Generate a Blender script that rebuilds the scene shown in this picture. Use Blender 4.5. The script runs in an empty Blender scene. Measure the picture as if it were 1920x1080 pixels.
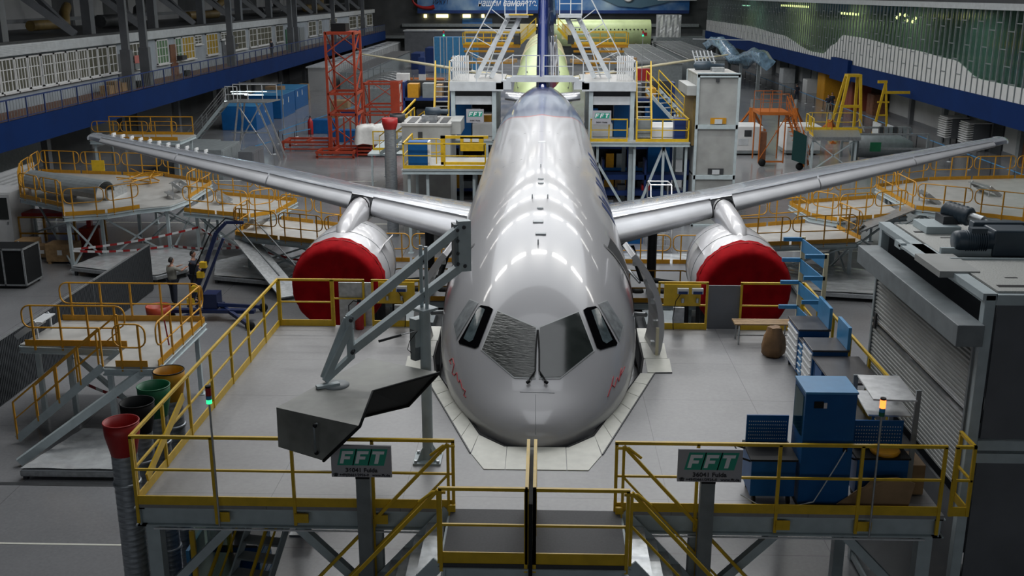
import bpy, bmesh, math, random
from mathutils import Vector, Matrix
from mathutils.bvhtree import BVHTree
random.seed(7)
S = bpy.context.scene
C = S.collection
# ---------------------------------------------------------------- camera
FPX = 1950.0; CAMX = 0.08; CAMH = 11.0
TH = math.atan(554.0 / FPX); PS = math.atan(62.0 / FPX * math.cos(TH))
ct, st_, cp, sp = math.cos(TH), math.sin(TH), math.cos(PS), math.sin(PS)
FW = Vector((-sp * ct, cp * ct, -st_)); RT = Vector((cp, sp, 0)); UP = Vector((-sp * st_, cp * st_, ct))
cam_d = bpy.data.cameras.new('camera'); cam = bpy.data.objects.new('camera', cam_d); C.objects.link(cam)
cam_d.sensor_width = 36.0; cam_d.lens = 36.0 * FPX / 1920.0; cam_d.clip_start = 0.3; cam_d.clip_end = 600
M4 = Matrix(((RT.x, UP.x, -FW.x, CAMX), (RT.y, UP.y, -FW.y, 0), (RT.z, UP.z, -FW.z, CAMH), (0, 0, 0, 1)))
cam.matrix_world = M4
S.camera = cam
# ---------------------------------------------------------------- world, exposure
W = bpy.data.worlds.new('world'); S.world = W; W.use_nodes = True
bg = W.node_tree.nodes['Background']; bg.inputs[0].default_value = (0.55, 0.65, 0.8, 1); bg.inputs[1].default_value = 0.02
S.view_settings.view_transform = 'Standard'; S.view_settings.look = 'None'
S.view_settings.gamma = 1; S.view_settings.use_curve_mapping = False
S.view_settings.exposure = 0.0
# ---------------------------------------------------------------- ceiling lamps (rows of strip lamps under the roof, across the hall)
def lamp(x, y, z, sx, sy, power, col=(1, 0.97, 0.92), rot=(0, 0, 0)):
    l = bpy.data.lights.new('lamp_and_fill', 'AREA'); l.shape = 'RECTANGLE'; l.size = sx; l.size_y = sy
    l.energy = power; l.color = col; l.spread = math.radians(170)
    o = bpy.data.objects.new('lamp_and_fill', l); o.location = (x, y, z); o.rotation_euler = rot; C.objects.link(o)
LAMPK = 0.6
ROWS = [(31.5, 1.5), (46, 1.0), (60, 1.3), (76, 1.2), (94, 1.2), (114, 1.2), (136, 1.2), (165, 1.8), (186, 3.0)]  # last row added to brighten the banner on the far wall
for y_, k_ in ROWS:
    for i in range(9):
        x_ = (i - 4) * 4.1
        kk = k_ * (1.0 if abs(i - 4) < 3 else 0.4)
        lamp(x_, y_, 19.0, 2.9, 0.6, 300 * kk * LAMPK)

# broad fill lights, added: soft panels above the strip lamps and behind the viewer
for y_, k_ in ((40, 1.0), (76, .8), (116, .8), (156, .8)): lamp(0, y_, 21.4, 26, 26, 5000 * k_, (.93, .96, 1))
lamp(0, 17, 21.4, 12, 12, 650, (.93, .96, 1))
lamp(0, -24, 13, 50, 9, 980, (.9, .95, 1), (math.radians(78), 0, 0))

# ---------------------------------------------------------------- materials
def mat(name, col, rough=0.5, metal=0.0, var=0.0, scale=3.0, bump=0.0, spec=None, coat=0.0, stretch=None, rvar=0.0):
    m = bpy.data.materials.new(name); m.use_nodes = True; nt = m.node_tree; b = nt.nodes['Principled BSDF']
    b.inputs['Base Color'].default_value = (*col, 1); b.inputs['Roughness'].default_value = rough; b.inputs['Metallic'].default_value = metal
    if spec is not None: b.inputs['Specular IOR Level'].default_value = spec
    if coat: b.inputs['Coat Weight'].default_value = coat; b.inputs['Coat Roughness'].default_value = 0.06
    if var or bump or rvar:
        tc = nt.nodes.new('ShaderNodeTexCoord'); n = nt.nodes.new('ShaderNodeTexNoise'); n.inputs['Scale'].default_value = scale
        n.inputs['Detail'].default_value = 5
        if stretch:
            mp = nt.nodes.new('ShaderNodeMapping'); mp.inputs['Scale'].default_value = stretch
            nt.links.new(tc.outputs['Object'], mp.inputs[0]); nt.links.new(mp.outputs[0], n.inputs['Vector'])
        else: nt.links.new(tc.outputs['Object'], n.inputs['Vector'])
        if var:
            r = nt.nodes.new('ShaderNodeValToRGB'); e = r.color_ramp.elements
            e[0].position = .3; e[1].position = .7
            e[0].color = (*[c * (1 - var) for c in col], 1); e[1].color = (*[min(1, c * (1 + var)) for c in col], 1)
            nt.links.new(n.outputs['Fac'], r.inputs[0]); nt.links.new(r.outputs[0], b.inputs['Base Color'])
        if rvar:
            mr = nt.nodes.new('ShaderNodeMapRange'); mr.inputs['To Min'].default_value = max(0, rough - rvar); mr.inputs['To Max'].default_value = rough + rvar
            nt.links.new(n.outputs['Fac'], mr.inputs[0]); nt.links.new(mr.outputs[0], b.inputs['Roughness'])
        if bump:
            bp = nt.nodes.new('ShaderNodeBump'); bp.inputs['Strength'].default_value = bump; bp.inputs['Distance'].default_value = .03
            nt.links.new(n.outputs['Fac'], bp.inputs['Height']); nt.links.new(bp.outputs[0], b.inputs['Normal'])
    return m
def emis(name, col, s):
    m = bpy.data.materials.new(name); m.use_nodes = True; nt = m.node_tree; b = nt.nodes['Principled BSDF']
    b.inputs['Base Color'].default_value = (*col, 1); b.inputs['Emission Color'].default_value = (*col, 1); b.inputs['Emission Strength'].default_value = s
    return m
M = {}
M['yel'] = mat('safety_yellow_paint', (.62, .40, .015), .42, var=.12, scale=6)
M['ora_yel'] = mat('dark_yellow_paint', (.50, .24, .01), .45, var=.12, scale=6)
M['steel'] = mat('pale_grey_painted_steel', (.42, .49, .51), .45, var=.1, scale=4)
M['dsteel'] = mat('mid_grey_painted_steel', (.19, .215, .225), .5, var=.15, scale=4)
M['wsteel'] = mat('light_grey_painted_steel', (.52, .55, .57), .45, var=.1, scale=3)
M['galv'] = mat('galvanised_metal', (.42, .44, .45), .35, .7, var=.2, scale=9)
M['alu'] = mat('brushed_aluminium', (.62, .63, .64), .3, .8, var=.15, scale=7)
M['blue'] = mat('blue_cabinet_paint', (.006, .085, .26), .45, var=.1, scale=3, spec=.25)
M['lblue'] = mat('light_blue_paint', (.05, .24, .48), .4, var=.1, scale=3)
M['dblue'] = mat('deep_blue_paint', (.003, .025, .13), .5, var=.12, scale=1.2)
M['beamblue'] = mat('balcony_blue_paint', (.0015, .021, .105), .8, var=.12, scale=.5, spec=.15)
M['red'] = mat('orange_red_paint', (.33, .04, .014), .45, var=.12, scale=4)
M['orange'] = mat('orange_paint', (.42, .115, .014), .45, var=.12, scale=4)
M['dred'] = mat('signal_red_paint', (.33, .012, .012), .45, var=.1)
M['green'] = mat('green_paint', (.01, .13, .055), .45, var=.1)
M['flatblack'] = mat('flat_black_frame', (.004, .004, .005), 1.0, spec=0)
M['black'] = mat('black_rubber', (.010, .011, .012), .6, var=.1, spec=.2)
M['dark'] = mat('dark_metal', (.035, .038, .042), .5, var=.3, scale=2)
M['wht'] = mat('white_paint', (.66, .67, .67), .4, var=.05)
M['cream'] = mat('cream_primer', (.68, .62, .42), .45, var=.06)
M['prim'] = mat('green_primer', (.50, .60, .30), .38, var=.12, scale=.8)
M['wood'] = mat('plywood', (.33, .21, .10), .6, var=.25, scale=6, stretch=(1, 8, 1))
M['card'] = mat('cardboard', (.24, .155, .08), .7, var=.2)
M['dwood'] = mat('brown_door_wood', (.16, .065, .03), .5, var=.25, scale=5)
M['film'] = mat('plastic_film', (.42, .44, .45), .2, var=.15, scale=3, bump=.5, coat=.5)
M['cloth'] = mat('white_cloth', (.66, .66, .64), .8, var=.1, bump=.5)
M['bag'] = mat('brown_paper_bag', (.22, .12, .05), .65, var=.3, bump=.9, scale=4)
M['skin'] = mat('skin', (.42, .22, .15), .55); M['hair'] = mat('dark_hair', (.015, .012, .01), .6)
M['redcloth'] = mat('red_cover_cloth', (.25, .003, .006), .85, var=.22, scale=2.5, bump=.35, spec=.08)
M['concrete'] = mat('scuffed_grey_panel', (.34, .35, .34), .55, .15, var=.16, scale=1.3, rvar=.1)
M['dpanel'] = mat('brushed_dark_panel', (.15, .16, .175), .42, .35, var=.14, scale=1.2, rvar=.1)
M['deckw'] = mat('pale_deck_board', (.36, .36, .345), .4, var=.15, scale=2.5, rvar=.12)
M['ivory'] = mat('ivory_edge_plate', (.62, .62, .55), .4, var=.08, scale=5)
M['hood'] = mat('matt_grey_hood', (.22, .225, .205), .5, var=.3, scale=2.2, rvar=.1)
M['hatch'] = mat('dark_tabletop', (.045, .045, .05), .3, var=.25, scale=4)
M['gateblk'] = mat('ribbed_grey_sheet', (.045, .05, .055), .6, var=.08, spec=.2)
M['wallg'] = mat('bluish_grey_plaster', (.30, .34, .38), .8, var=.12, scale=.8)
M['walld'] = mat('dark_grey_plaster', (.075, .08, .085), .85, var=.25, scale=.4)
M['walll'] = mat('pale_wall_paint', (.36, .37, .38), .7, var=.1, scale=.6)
M['duct'] = mat('spiral_duct_metal', (.34, .37, .40), .38, .6, var=.25, scale=6, stretch=(1, 1, 6))
M['bronze'] = mat('ochre_metal', (.16, .11, .035), .5, var=.2)
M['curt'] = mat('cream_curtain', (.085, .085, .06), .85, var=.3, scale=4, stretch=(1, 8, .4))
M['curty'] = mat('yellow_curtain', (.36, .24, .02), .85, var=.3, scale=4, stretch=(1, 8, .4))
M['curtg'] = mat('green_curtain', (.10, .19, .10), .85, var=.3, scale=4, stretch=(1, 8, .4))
M['wred'] = emis('red_signal_glow', (1, .12, .02), 5); M['wgrn'] = emis('green_signal_glow', (.03, 1, .3), 1.5)
M['tube'] = emis('lit_tube_lamp', (.75, .95, 1), 7); M['ylamp'] = emis('lit_warm_lamp', (1, .85, .35), 5); M['glamp'] = emis('lit_cool_lamp', (.6, 1, .8), 4)
M['fft'] = mat('teal_sign_paint', (.02, .32, .22), .5); M['signg'] = mat('grey_sign_sheet', (.36, .36, .39), .5); M['txt'] = mat('black_lettering', (.02, .02, .025), .5)
M['wtxt'] = mat('pale_grey_lettering', (.78, .80, .83), .5); M['redtxt'] = mat('red_marker', (.45, .03, .04), .5)
def wire_glass(name, tint, alpha):
    m = bpy.data.materials.new(name); m.use_nodes = True; nt = m.node_tree; nt.nodes.clear()
    o = nt.nodes.new('ShaderNodeOutputMaterial'); mx = nt.nodes.new('ShaderNodeMixShader'); t = nt.nodes.new('ShaderNodeBsdfTransparent'); g = nt.nodes.new('ShaderNodeBsdfGlossy')
    t.inputs[0].default_value = (*tint, 1); g.inputs['Roughness'].default_value = .08; g.inputs[0].default_value = (.9, 1, .95, 1)
    mx.inputs[0].default_value = alpha
    nt.links.new(t.outputs[0], mx.inputs[1]); nt.links.new(g.outputs[0], mx.inputs[2]); nt.links.new(mx.outputs[0], o.inputs[0])
    return m
M['glass'] = wire_glass('greenish_pane', (.55, .66, .60), .12)
M['wglass'] = mat('dark_window_glass', (.02, .025, .025), .12, spec=.8)
# floor: grey epoxy, worn and mottled, semi-gloss
def floor_mat(name, base, rough, scale, joint=None):
    m = mat(name, base, rough, var=.12, scale=scale, rvar=.10); nt = m.node_tree; b = nt.nodes['Principled BSDF']
    tc = [n for n in nt.nodes if n.type == 'TEX_COORD'][0]
    ns = nt.nodes.new('ShaderNodeTexNoise'); ns.inputs['Scale'].default_value = 14; nt.links.new(tc.outputs['Object'], ns.inputs['Vector'])
    ramp = [n for n in nt.nodes if n.type == 'VALTORGB'][0]
    mx = nt.nodes.new('ShaderNodeMixRGB'); mx.blend_type = 'MULTIPLY'; mx.inputs[0].default_value = .25
    nt.links.new(ramp.outputs[0], mx.inputs[1]); nt.links.new(ns.outputs['Fac'], mx.inputs[2])
    last = mx.outputs[0]
    if joint:
        br = nt.nodes.new('ShaderNodeTexBrick'); br.inputs['Scale'].default_value = 1; br.offset = 0
        br.inputs['Brick Width'].default_value = joint[0]; br.inputs['Row Height'].default_value = joint[1]; br.inputs['Mortar Size'].default_value = joint[2]
        br.inputs['Color1'].default_value = (1, 1, 1, 1); br.inputs['Color2'].default_value = (.96, .96, .96, 1); br.inputs['Mortar'].default_value = (.55, .55, .55, 1)
        nt.links.new(tc.outputs['Object'], br.inputs['Vector'])
        m2 = nt.nodes.new('ShaderNodeMixRGB'); m2.blend_type = 'MULTIPLY'; m2.inputs[0].default_value = 1
        nt.links.new(last, m2.inputs[1]); nt.links.new(br.outputs[0], m2.inputs[2]); last = m2.outputs[0]
    nt.links.new(last, b.inputs['Base Color'])
    if not joint or joint[0] > 5: b.inputs['Specular IOR Level'].default_value = .9
    return m
M['floor'] = floor_mat('grey_epoxy_floor', (.225, .23, .24), .19, .35, (6, 6, .008))
M['dock'] = floor_mat('grey_dock_deck', (.28, .28, .285), .36, .9, (1.96, 1.96, .006))

# ---------------------------------------------------------------- mesh collector
class MB:
    def __init__(s): s.v = []; s.f = []; s.sm = set()
    def add(s, vs, fs, smooth=False):
        o = len(s.v); s.v += [tuple(v) for v in vs]
        for f in fs:
            if smooth: s.sm.add(len(s.f))
            s.f.append(tuple(i + o for i in f))
        return s
    def box(s, x0, x1, y0, y1, z0, z1):
        vs = [(x, y, z) for z in (z0, z1) for y in (y0, y1) for x in (x0, x1)]
        return s.add(vs, [(0, 2, 3, 1), (4, 5, 7, 6), (0, 1, 5, 4), (2, 6, 7, 3), (0, 4, 6, 2), (1, 3, 7, 5)])
    def rbox(s, c, sx, sy, sz, rz=0, rx=0):   # centred, rotated
        R = Matrix.Rotation(rz, 3, 'Z') @ Matrix.Rotation(rx, 3, 'X'); c = Vector(c)
        vs = [c + R @ Vector((x * sx / 2, y * sy / 2, z * sz / 2)) for z in (-1, 1) for y in (-1, 1) for x in (-1, 1)]
        return s.add(vs, [(0, 2, 3, 1), (4, 5, 7, 6), (0, 1, 5, 4), (2, 6, 7, 3), (0, 4, 6, 2), (1, 3, 7, 5)])
    def bar(s, p, q, w, h=None, up=(0, 0, 1)):
        h = h or w; p, q = Vector(p), Vector(q); d = (q - p).normalized(); u = Vector(up)
        if abs(d.dot(u)) > .98: u = Vector((0, 1, 0))
        a = d.cross(u).normalized() * w / 2; b = a.cross(d).normalized() * h / 2
        vs = [p - a - b, p + a - b, p + a + b, p - a + b, q - a - b, q + a - b, q + a + b, q - a + b]
        return s.add(vs, [(3, 2, 1, 0), (4, 5, 6, 7), (0, 1, 5, 4), (1, 2, 6, 5), (2, 3, 7, 6), (3, 0, 4, 7)])
    def ibeam(s, p, q, w, h, up=(0, 0, 1)):
        p, q = Vector(p), Vector(q); d = (q - p).normalized(); u = Vector(up)
        if abs(d.dot(u)) > .98: u = Vector((0, 1, 0))
        b = (u - d * u.dot(d)).normalized()
        s.bar(p + b * (h / 2 - .01), q + b * (h / 2 - .01), w, .02, up=b); s.bar(p - b * (h / 2 - .01), q - b * (h / 2 - .01), w, .02, up=b)
        return s.bar(p, q, .018, h, up=b)
    def tube(s, p, q, r, n=8, r2=None):
        return s.path([p, q], r, n, r2=r2)
    def path(s, pts, r, n=8, r2=None, closed=False):
        pts = [Vector(p) for p in pts]; N = len(pts); rings = []; pa = None
        for i, p in enumerate(pts):
            if closed: d = (pts[(i + 1) % N] - pts[i - 1]).normalized()
            elif i == 0: d = (pts[1] - p).normalized()
            elif i == N - 1: d = (p - pts[-2]).normalized()
            else: d = ((pts[i + 1] - p).normalized() + (p - pts[i - 1]).normalized()).normalized()
            if pa is None:
                u = Vector((0, 0, 1)) if abs(d.z) < .9 else Vector((1, 0, 0)); a = d.cross(u).normalized()
            else: a = (pa - d * pa.dot(d)).normalized()
            pa = a; b = d.cross(a); rr = r if r2 is None else r + (r2 - r) * i / (N - 1)
            rings.append([p + (a * math.cos(2 * math.pi * k / n) + b * math.sin(2 * math.pi * k / n)) * rr for k in range(n)])
        return s.loft(rings, closed_loop=closed)
    def loft(s, rings, caps=True, closed_loop=False, smooth=True):
        n = len(rings[0]); vs = [v for r in rings for v in r]; fs = []; R = len(rings)
        for i in range(R if closed_loop else R - 1):
            a = i * n; b = ((i + 1) % R) * n
            for k in range(n): fs.append((a + k, a + (k + 1) % n, b + (k + 1) % n, b + k))
        s.add(vs, fs, smooth)
        if caps and not closed_loop:
            s.add(rings[0], [tuple(range(n - 1, -1, -1))]); s.add(rings[-1], [tuple(range(n))])
        return s
    def lathe(s, c, prof, n=24, axis='Z', caps=False):
        c = Vector(c); rings = []
        for r, h in prof:
            ring = []
            for k in range(n):
                a = 2 * math.pi * k / n; x, y = r * math.cos(a), r * math.sin(a)
                ring.append(c + (Vector((x, y, h)) if axis == 'Z' else Vector((x, h, y)) if axis == 'Y' else Vector((h, x, y))))
            rings.append(ring)
        return s.loft(rings, caps=caps)
    def prism(s, poly, z0, z1):
        n = len(poly); ar = sum(poly[i][0] * poly[(i + 1) % n][1] - poly[(i + 1) % n][0] * poly[i][1] for i in range(n))
        if ar < 0: poly = poly[::-1]
        vs = [(p[0], p[1], z0) for p in poly] + [(p[0], p[1], z1) for p in poly]
        return s.add(vs, [tuple(range(n - 1, -1, -1)), tuple(range(n, 2 * n))] + [(i, (i + 1) % n, n + (i + 1) % n, n + i) for i in range(n)])
    def quadslab(s, a, b, c, d, t):   # thin slab from 4 corners, thickness along normal
        a, b, c, d = map(Vector, (a, b, c, d)); n = (b - a).cross(d - a).normalized() * t
        return s.add([a, b, c, d, a + n, b + n, c + n, d + n], [(3, 2, 1, 0), (4, 5, 6, 7), (0, 1, 5, 4), (1, 2, 6, 5), (2, 3, 7, 6), (3, 0, 4, 7)])
    def sphere(s, c, r, n=10, sz=1):
        return s.lathe(c, [(max(.001, r * math.sin(math.pi * i / n)), -r * sz * math.cos(math.pi * i / n)) for i in range(n + 1)], n=max(8, n))
    def build(s, name, m, parent=None, bevel=0):
        me = bpy.data.meshes.new(name); off = Vector((0, 0, 0))
        root = parent
        if root is None:
            xs = [v[0] for v in s.v]; ys = [v[1] for v in s.v]; zs = [v[2] for v in s.v]
            off = Vector(((min(xs) + max(xs)) / 2, (min(ys) + max(ys)) / 2, min(zs)))
        else:
            off = Vector(root['_o']) if '_o' in root else Vector((0, 0, 0))
        me.from_pydata([Vector(v) - off for v in s.v], [], s.f); me.update()
        for i in s.sm: me.polygons[i].use_smooth = True
        me.materials.append(M[m] if isinstance(m, str) else m)
        o = bpy.data.objects.new(name, me); C.objects.link(o)
        if parent is None: o.location = off
        else: o.parent = parent
        o['_o'] = tuple(off)
        if bevel:
            bv = o.modifiers.new('b', 'BEVEL'); bv.width = bevel; bv.segments = 2; bv.limit_method = 'ANGLE'
        return o
def tag(o, label=None, cat=None, group=None, kind=None):
    if label: o['label'] = label
    if cat: o['category'] = cat
    if group: o['group'] = group
    if kind: o['kind'] = kind
    return o
def thing(name, label, cat, loc=(0, 0, 0), group=None):
    o = bpy.data.objects.new(name, None); C.objects.link(o); o.location = loc; o['_o'] = tuple(loc); o.empty_display_size = .2
    return tag(o, label, cat, group)
def dup(root, loc, rz=0, label=None, sc=None):
    r = root.copy(); C.objects.link(r); r.location = loc; r.rotation_euler = (0, 0, rz)
    if sc: r.scale = sc
    if label: r['label'] = label
    for ch in list(root.children):
        c = ch.copy(); C.objects.link(c); c.parent = r
        for g in list(ch.children):
            d = g.copy(); C.objects.link(d); d.parent = c
    return r
def struct(name, mb, m, parent=None):
    o = mb.build(name, m, parent)
    if parent is None: o['kind'] = 'structure'
    return o
def ray(px, py): return FW + RT * ((px - 960) / FPX) + UP * ((540 - py) / FPX)
def on(px, py, z=0.0):      # where a sight line meets a level of height z
    d = ray(px, py); t = (z - CAMH) / d.z; return Vector((CAMX + d.x * t, d.y * t, z))
def at(px, py, Y):          # where it meets the cross plane at distance Y
    d = ray(px, py); t = Y / d.y; return Vector((CAMX + d.x * t, Y, CAMH + d.z * t))
def atx(px, py, X):
    d = ray(px, py); t = (X - CAMX) / d.x; return Vector((X, d.y * t, CAMH + d.z * t))
def text_obj(body, size, origin, xdir, ydir, m, parent, name='lettering', shear=0.0, bold=0.0, width=None, align='CENTER', ext=.003):
    cu = bpy.data.curves.new(name, 'FONT'); cu.body = body; cu.size = size; cu.shear = shear; cu.extrude = ext; cu.offset = bold; cu.align_x = align; cu.align_y = 'CENTER'
    t = bpy.data.objects.new(name, cu); C.objects.link(t); bpy.context.view_layer.update()
    dg = bpy.context.evaluated_depsgraph_get(); me = bpy.data.meshes.new_from_object(t.evaluated_get(dg)); bpy.data.objects.remove(t)
    if width:
        xs = [v.co.x for v in me.vertices]; k = width / (max(xs) - min(xs))
        for v in me.vertices: v.co.x *= k
    xd = Vector(xdir).normalized(); yd = Vector(ydir).normalized(); zd = xd.cross(yd); o_ = Vector(origin)
    off = Vector(parent['_o']) if parent is not None else Vector((0, 0, 0))
    for v in me.vertices: v.co = o_ + xd * v.co.x + yd * v.co.y + zd * v.co.z - off
    me.materials.clear(); me.materials.append(M[m]); o = bpy.data.objects.new(name, me); C.objects.link(o); o['_o'] = tuple(off)
    if parent is not None: o.parent = parent
    return o
# ---------------------------------------------------------------- railings and decks
def arc_rect(p, q, lo, hi, r, n=4):
    """D-shaped closed loop of tube from height lo to hi between p and q (vertical plane)"""
    p, q = Vector(p), Vector(q); d = (q - p); L = d.length; d = d / L; z = Vector((0, 0, 1)); out = []
    for cx, cz, a0 in ((L - r, hi - r, 90), (L - r, lo + r, 0), (r, lo + r, -90), (r, hi - r, 180)):
        for i in range(n + 1):
            a = math.radians(a0 - 90 * i / n); out.append(p + d * (cx + r * math.cos(a)) + z * (cz + r * math.sin(a)))
    return out
def rail(parent, pts, h=1.07, m='yel', w=.045, toe=.14, step=1.5, sub=True, square=True, mid=.52, name='guard_rail', drop=.0, ends=(1, 1), toem=None):
    """straight welded railing along pts: top and mid rails are the part, each post and the toe board its sub-parts"""
    b = MB(); P = [Vector(p) for p in pts]
    for a, c in zip(P, P[1:]):
        for hh, ww in ((h, w), (h * mid, w * .7)):
            z = Vector((0, 0, hh)); e = (c - a).normalized() * w / 2
            if square: b.bar(a + z - e, c + z + e, ww, ww)
            else: b.tube(a + z, c + z, ww / 2, 6)
    g = b.build(name, m, parent)
    tb = MB(); pos = []
    for a, c in zip(P, P[1:]):
        if toe: tb.bar(a + Vector((0, 0, toe / 2)), c + Vector((0, 0, toe / 2)), .02, toe)
        L = (c - a).length; n = max(1, round(L / step))
        for i in range(n + 1):
            q = a + (c - a) * i / n
            if not any((q - k).length < .05 for k in pos): pos.append(q)
    if toe: tb.build('toe_board', toem or m, g)
    if sub:
        for q in pos: MB().bar(q - Vector((0, 0, drop)), q + Vector((0, 0, h)), w, w, up=(0, 1, 0)).build('post', m, g)
    else:
        pb = MB()
        for q in pos: pb.bar(q - Vector((0, 0, drop)), q + Vector((0, 0, h)), w, w, up=(0, 1, 0))
        pb.build('post', m, g)
    return g
def looprail(parent, p, q, h=1.1, m='ora_yel', w=.045, toe=.16, npost=3, lo=.5):
    p, q = Vector(p), Vector(q)
    g = MB().path(arc_rect(p, q, lo, h, .22), w / 2, 6, closed=True).build('guard_rail', m, parent)
    if toe: MB().bar(p + Vector((0, 0, toe / 2)), q + Vector((0, 0, toe / 2)), .02, toe).build('toe_board', m, g)
    for i in range(npost):
        a = p + (q - p) * ((i + .35) / (npost - .3)) ; MB().bar(a + Vector((0, 0, -.12)), a + Vector((0, 0, h)), w, w, up=(0, 1, 0)).build('post', m, g)
    return g
def loops(parent, pts, seg=2.2, **k):
    P = [Vector(p) for p in pts]
    for a, c in zip(P, P[1:]):
        L = (c - a).length; n = max(1, round(L / seg))
        for i in range(n):
            d = (c - a) / n; e = d.normalized() * .05
            looprail(parent, a + d * i + e, a + d * (i + 1) - e, npost=max(2, round(d.length / .8)), **k)
def deck(parent, poly, z, m='deckw', t=.05, fm='steel', fh=.18):
    MB().prism([(p[0], p[1]) for p in poly], z - t, z).build('deck', m, parent)
    b = MB(); n = len(poly)
    for i in range(n):
        a, c = poly[i], poly[(i + 1) % n]
        b.ibeam((a[0], a[1], z - t - fh / 2), (c[0], c[1], z - t - fh / 2), .1, fh)
    b.build('deck_frame', fm, parent)
def leg(parent, x, y, z, w=.12, m='steel', foot=True):
    l = MB().bar((x, y, .02), (x, y, z), w, w, up=(0, 1, 0)).build('leg', m, parent)
    if foot: MB().box(x - w, x + w, y - w, y + w, 0, .03).build('foot_plate', m, l)
def braces(parent, prs, w=.07, m='steel'):
    for a, c in prs: MB().bar(a, c, w, w).build('brace', m, parent)
def stairs(parent, top, bot, width_dir, width, n=None, sm='dsteel', stm='steel', rails=(1, 1), rm='yel', h=1.0, treadd=.26, posts=3):
    """straight flight: treads, two stringers, sloping hand rails. top/bot are points on one edge; width_dir unit vector"""
    t, b_ = Vector(top), Vector(bot); wd = Vector(width_dir).normalized(); H = t.z - b_.z
    n = n or max(2, round(H / .2)); run = Vector((b_.x - t.x, b_.y - t.y, 0)).normalized()
    tr = MB()
    for i in range(1, n):
        c = t + (b_ - t) * i / n + wd * width / 2
        R = math.atan2(run.y, run.x); tr.rbox(c, treadd, width - .04, .035, rz=R if abs(wd.dot(Vector((-run.y, run.x, 0)))) > .5 else R)
    tr.build('treads', sm, parent)
    for s_ in (0, 1):
        o = wd * width * s_
        MB().bar(t + o, b_ + o, .03, .2).build('stringer', stm, parent)
        if rails[s_]:
            g = MB(); z = Vector((0, 0, h)); g.bar(t + o + z, b_ + o + z, .045, .045); g.bar(t + o + z * .55, b_ + o + z * .55, .03, .03)
            g = g.build('hand_rail', rm, parent)
            for i in range(posts):
                c = t + (b_ - t) * (i / max(1, posts - 1)) + o; MB().bar(c, c + z, .04, .04, up=(0, 1, 0)).build('post', rm, g)
# ================================================================ SETTING
struct('floor', MB().box(-46, 46, -30, 200, -.2, 0), 'floor')
struct('ceiling', MB().box(-46, 46, -30, 200, 24, 24.4), 'dark')
for i, yy in enumerate(range(-12, 196, 12)):      # roof girders
    t = struct('trim_%d' % (60 + i), MB().box(-44, 44, yy - .3, yy + .3, 21.6, 22), 'dsteel')
# left side: lower wall under the gallery, gallery slab, blue fascia, gallery rooms
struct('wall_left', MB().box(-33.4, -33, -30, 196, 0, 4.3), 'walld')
struct('trim_1', MB().box(-33, -28.2, -30, 188, 4.2, 4.46), 'dwood')                         # gallery slab
tag(struct('trim_2', MB().box(-28.2, -28.0, -30, 188, 3.0, 4.46), 'beamblue'), 'long deep blue fascia beam under the left gallery railing', kind='structure')
struct('wall_gallery', MB().box(-30.9, -30.5, -30, 190, 4.46, 7.55), 'wallg')
cb = MB()
cb.box(-31.1, -30.1, -30, 190, 7.55, 8.15)
for k in range(6): cb.box(-30.1, -30.07, -30, 190, 7.6 + k * .09, 7.65 + k * .09)
struct('trim_3', cb, 'wsteel')
struct('trim_4', MB().box(-46, -30.4, -30, 190, 8.15, 8.3), 'dark')                         # gallery roof
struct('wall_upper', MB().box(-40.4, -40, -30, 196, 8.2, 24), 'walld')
for k, (a, b_) in enumerate([(52, 62), (64, 70), (77, 86), (90, 96), (102, 116), (124, 140), (148, 170)]):
    struct('wall_panel_%d' % k, MB().box(-40, -39.8, a, b_, 8.3, 13), 'walll')
# right side
struct('wall_right', MB().box(32.1, 32.5, -30, 196, 0, 4.2), 'walll')
struct('trim_5', MB().box(28.8, 32.1, -30, 196, 3.3, 4.5), 'dsteel')
bb = MB().box(28.4, 28.8, -30, 190, 3.1, 4.57); bb.box(28.1, 28.5, 99, 105, 2.9, 4.95)
tag(struct('trim_6', bb, 'beamblue'), 'long deep blue fascia beam below the glazed right gallery', kind='structure')
struct('trim_7', MB().box(28.3, 29.0, -30, 190, 9.95, 10.35), 'wsteel')
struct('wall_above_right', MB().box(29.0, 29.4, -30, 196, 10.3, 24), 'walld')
struct('wall_gallery_room', MB().box(35, 35.3, -30, 190, 4.5, 10.2), 'wallg')
struct('ceiling_gallery', MB().box(29, 35, -30, 190, 10.0, 10.2), 'dsteel')
struct('floor_gallery', MB().box(29, 35, -30, 190, 4.4, 4.52), 'dsteel')
struct('baseboard_right', MB().box(32.04, 32.1, 40, 196, 0, .35), 'dpanel')
# glazed right gallery: panes, mullions, pale lower boards with a wavy upper edge
mu = MB(); y = 40.0; i = 0
while y < 190:
    mu.box(28.5, 28.6, y - .035, y + .035, 4.57, 9.97)
    for zz in ([6.6, 8.7] if i % 3 == 0 else [7.6] if i % 3 == 1 else [5.6, 9.2]): mu.box(28.52, 28.58, y, y + .95, zz - .03, zz + .03)
    y += .95; i += 1
win = struct('window_1', mu, 'dsteel')
struct('pane', MB().box(28.64, 28.66, 40, 190, 4.57, 9.97), 'glass', win)
def wave(yy):
    pts = [(40, 5.55), (62, 5.5), (70, 5.55), (75, 6.5), (84, 6.75), (98, 7.1), (103, 7.1), (106, 6.1), (110, 5.0), (114, 4.95), (130, 6.1), (150, 6.5), (190, 6.4)]
    for (a, za), (b_, zb) in zip(pts, pts[1:]):
        if a <= yy <= b_: u = (yy - a) / (b_ - a); u = u * u * (3 - 2 * u); return za + (zb - za) * u
    return 5
lo = MB(); y = 40
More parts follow.
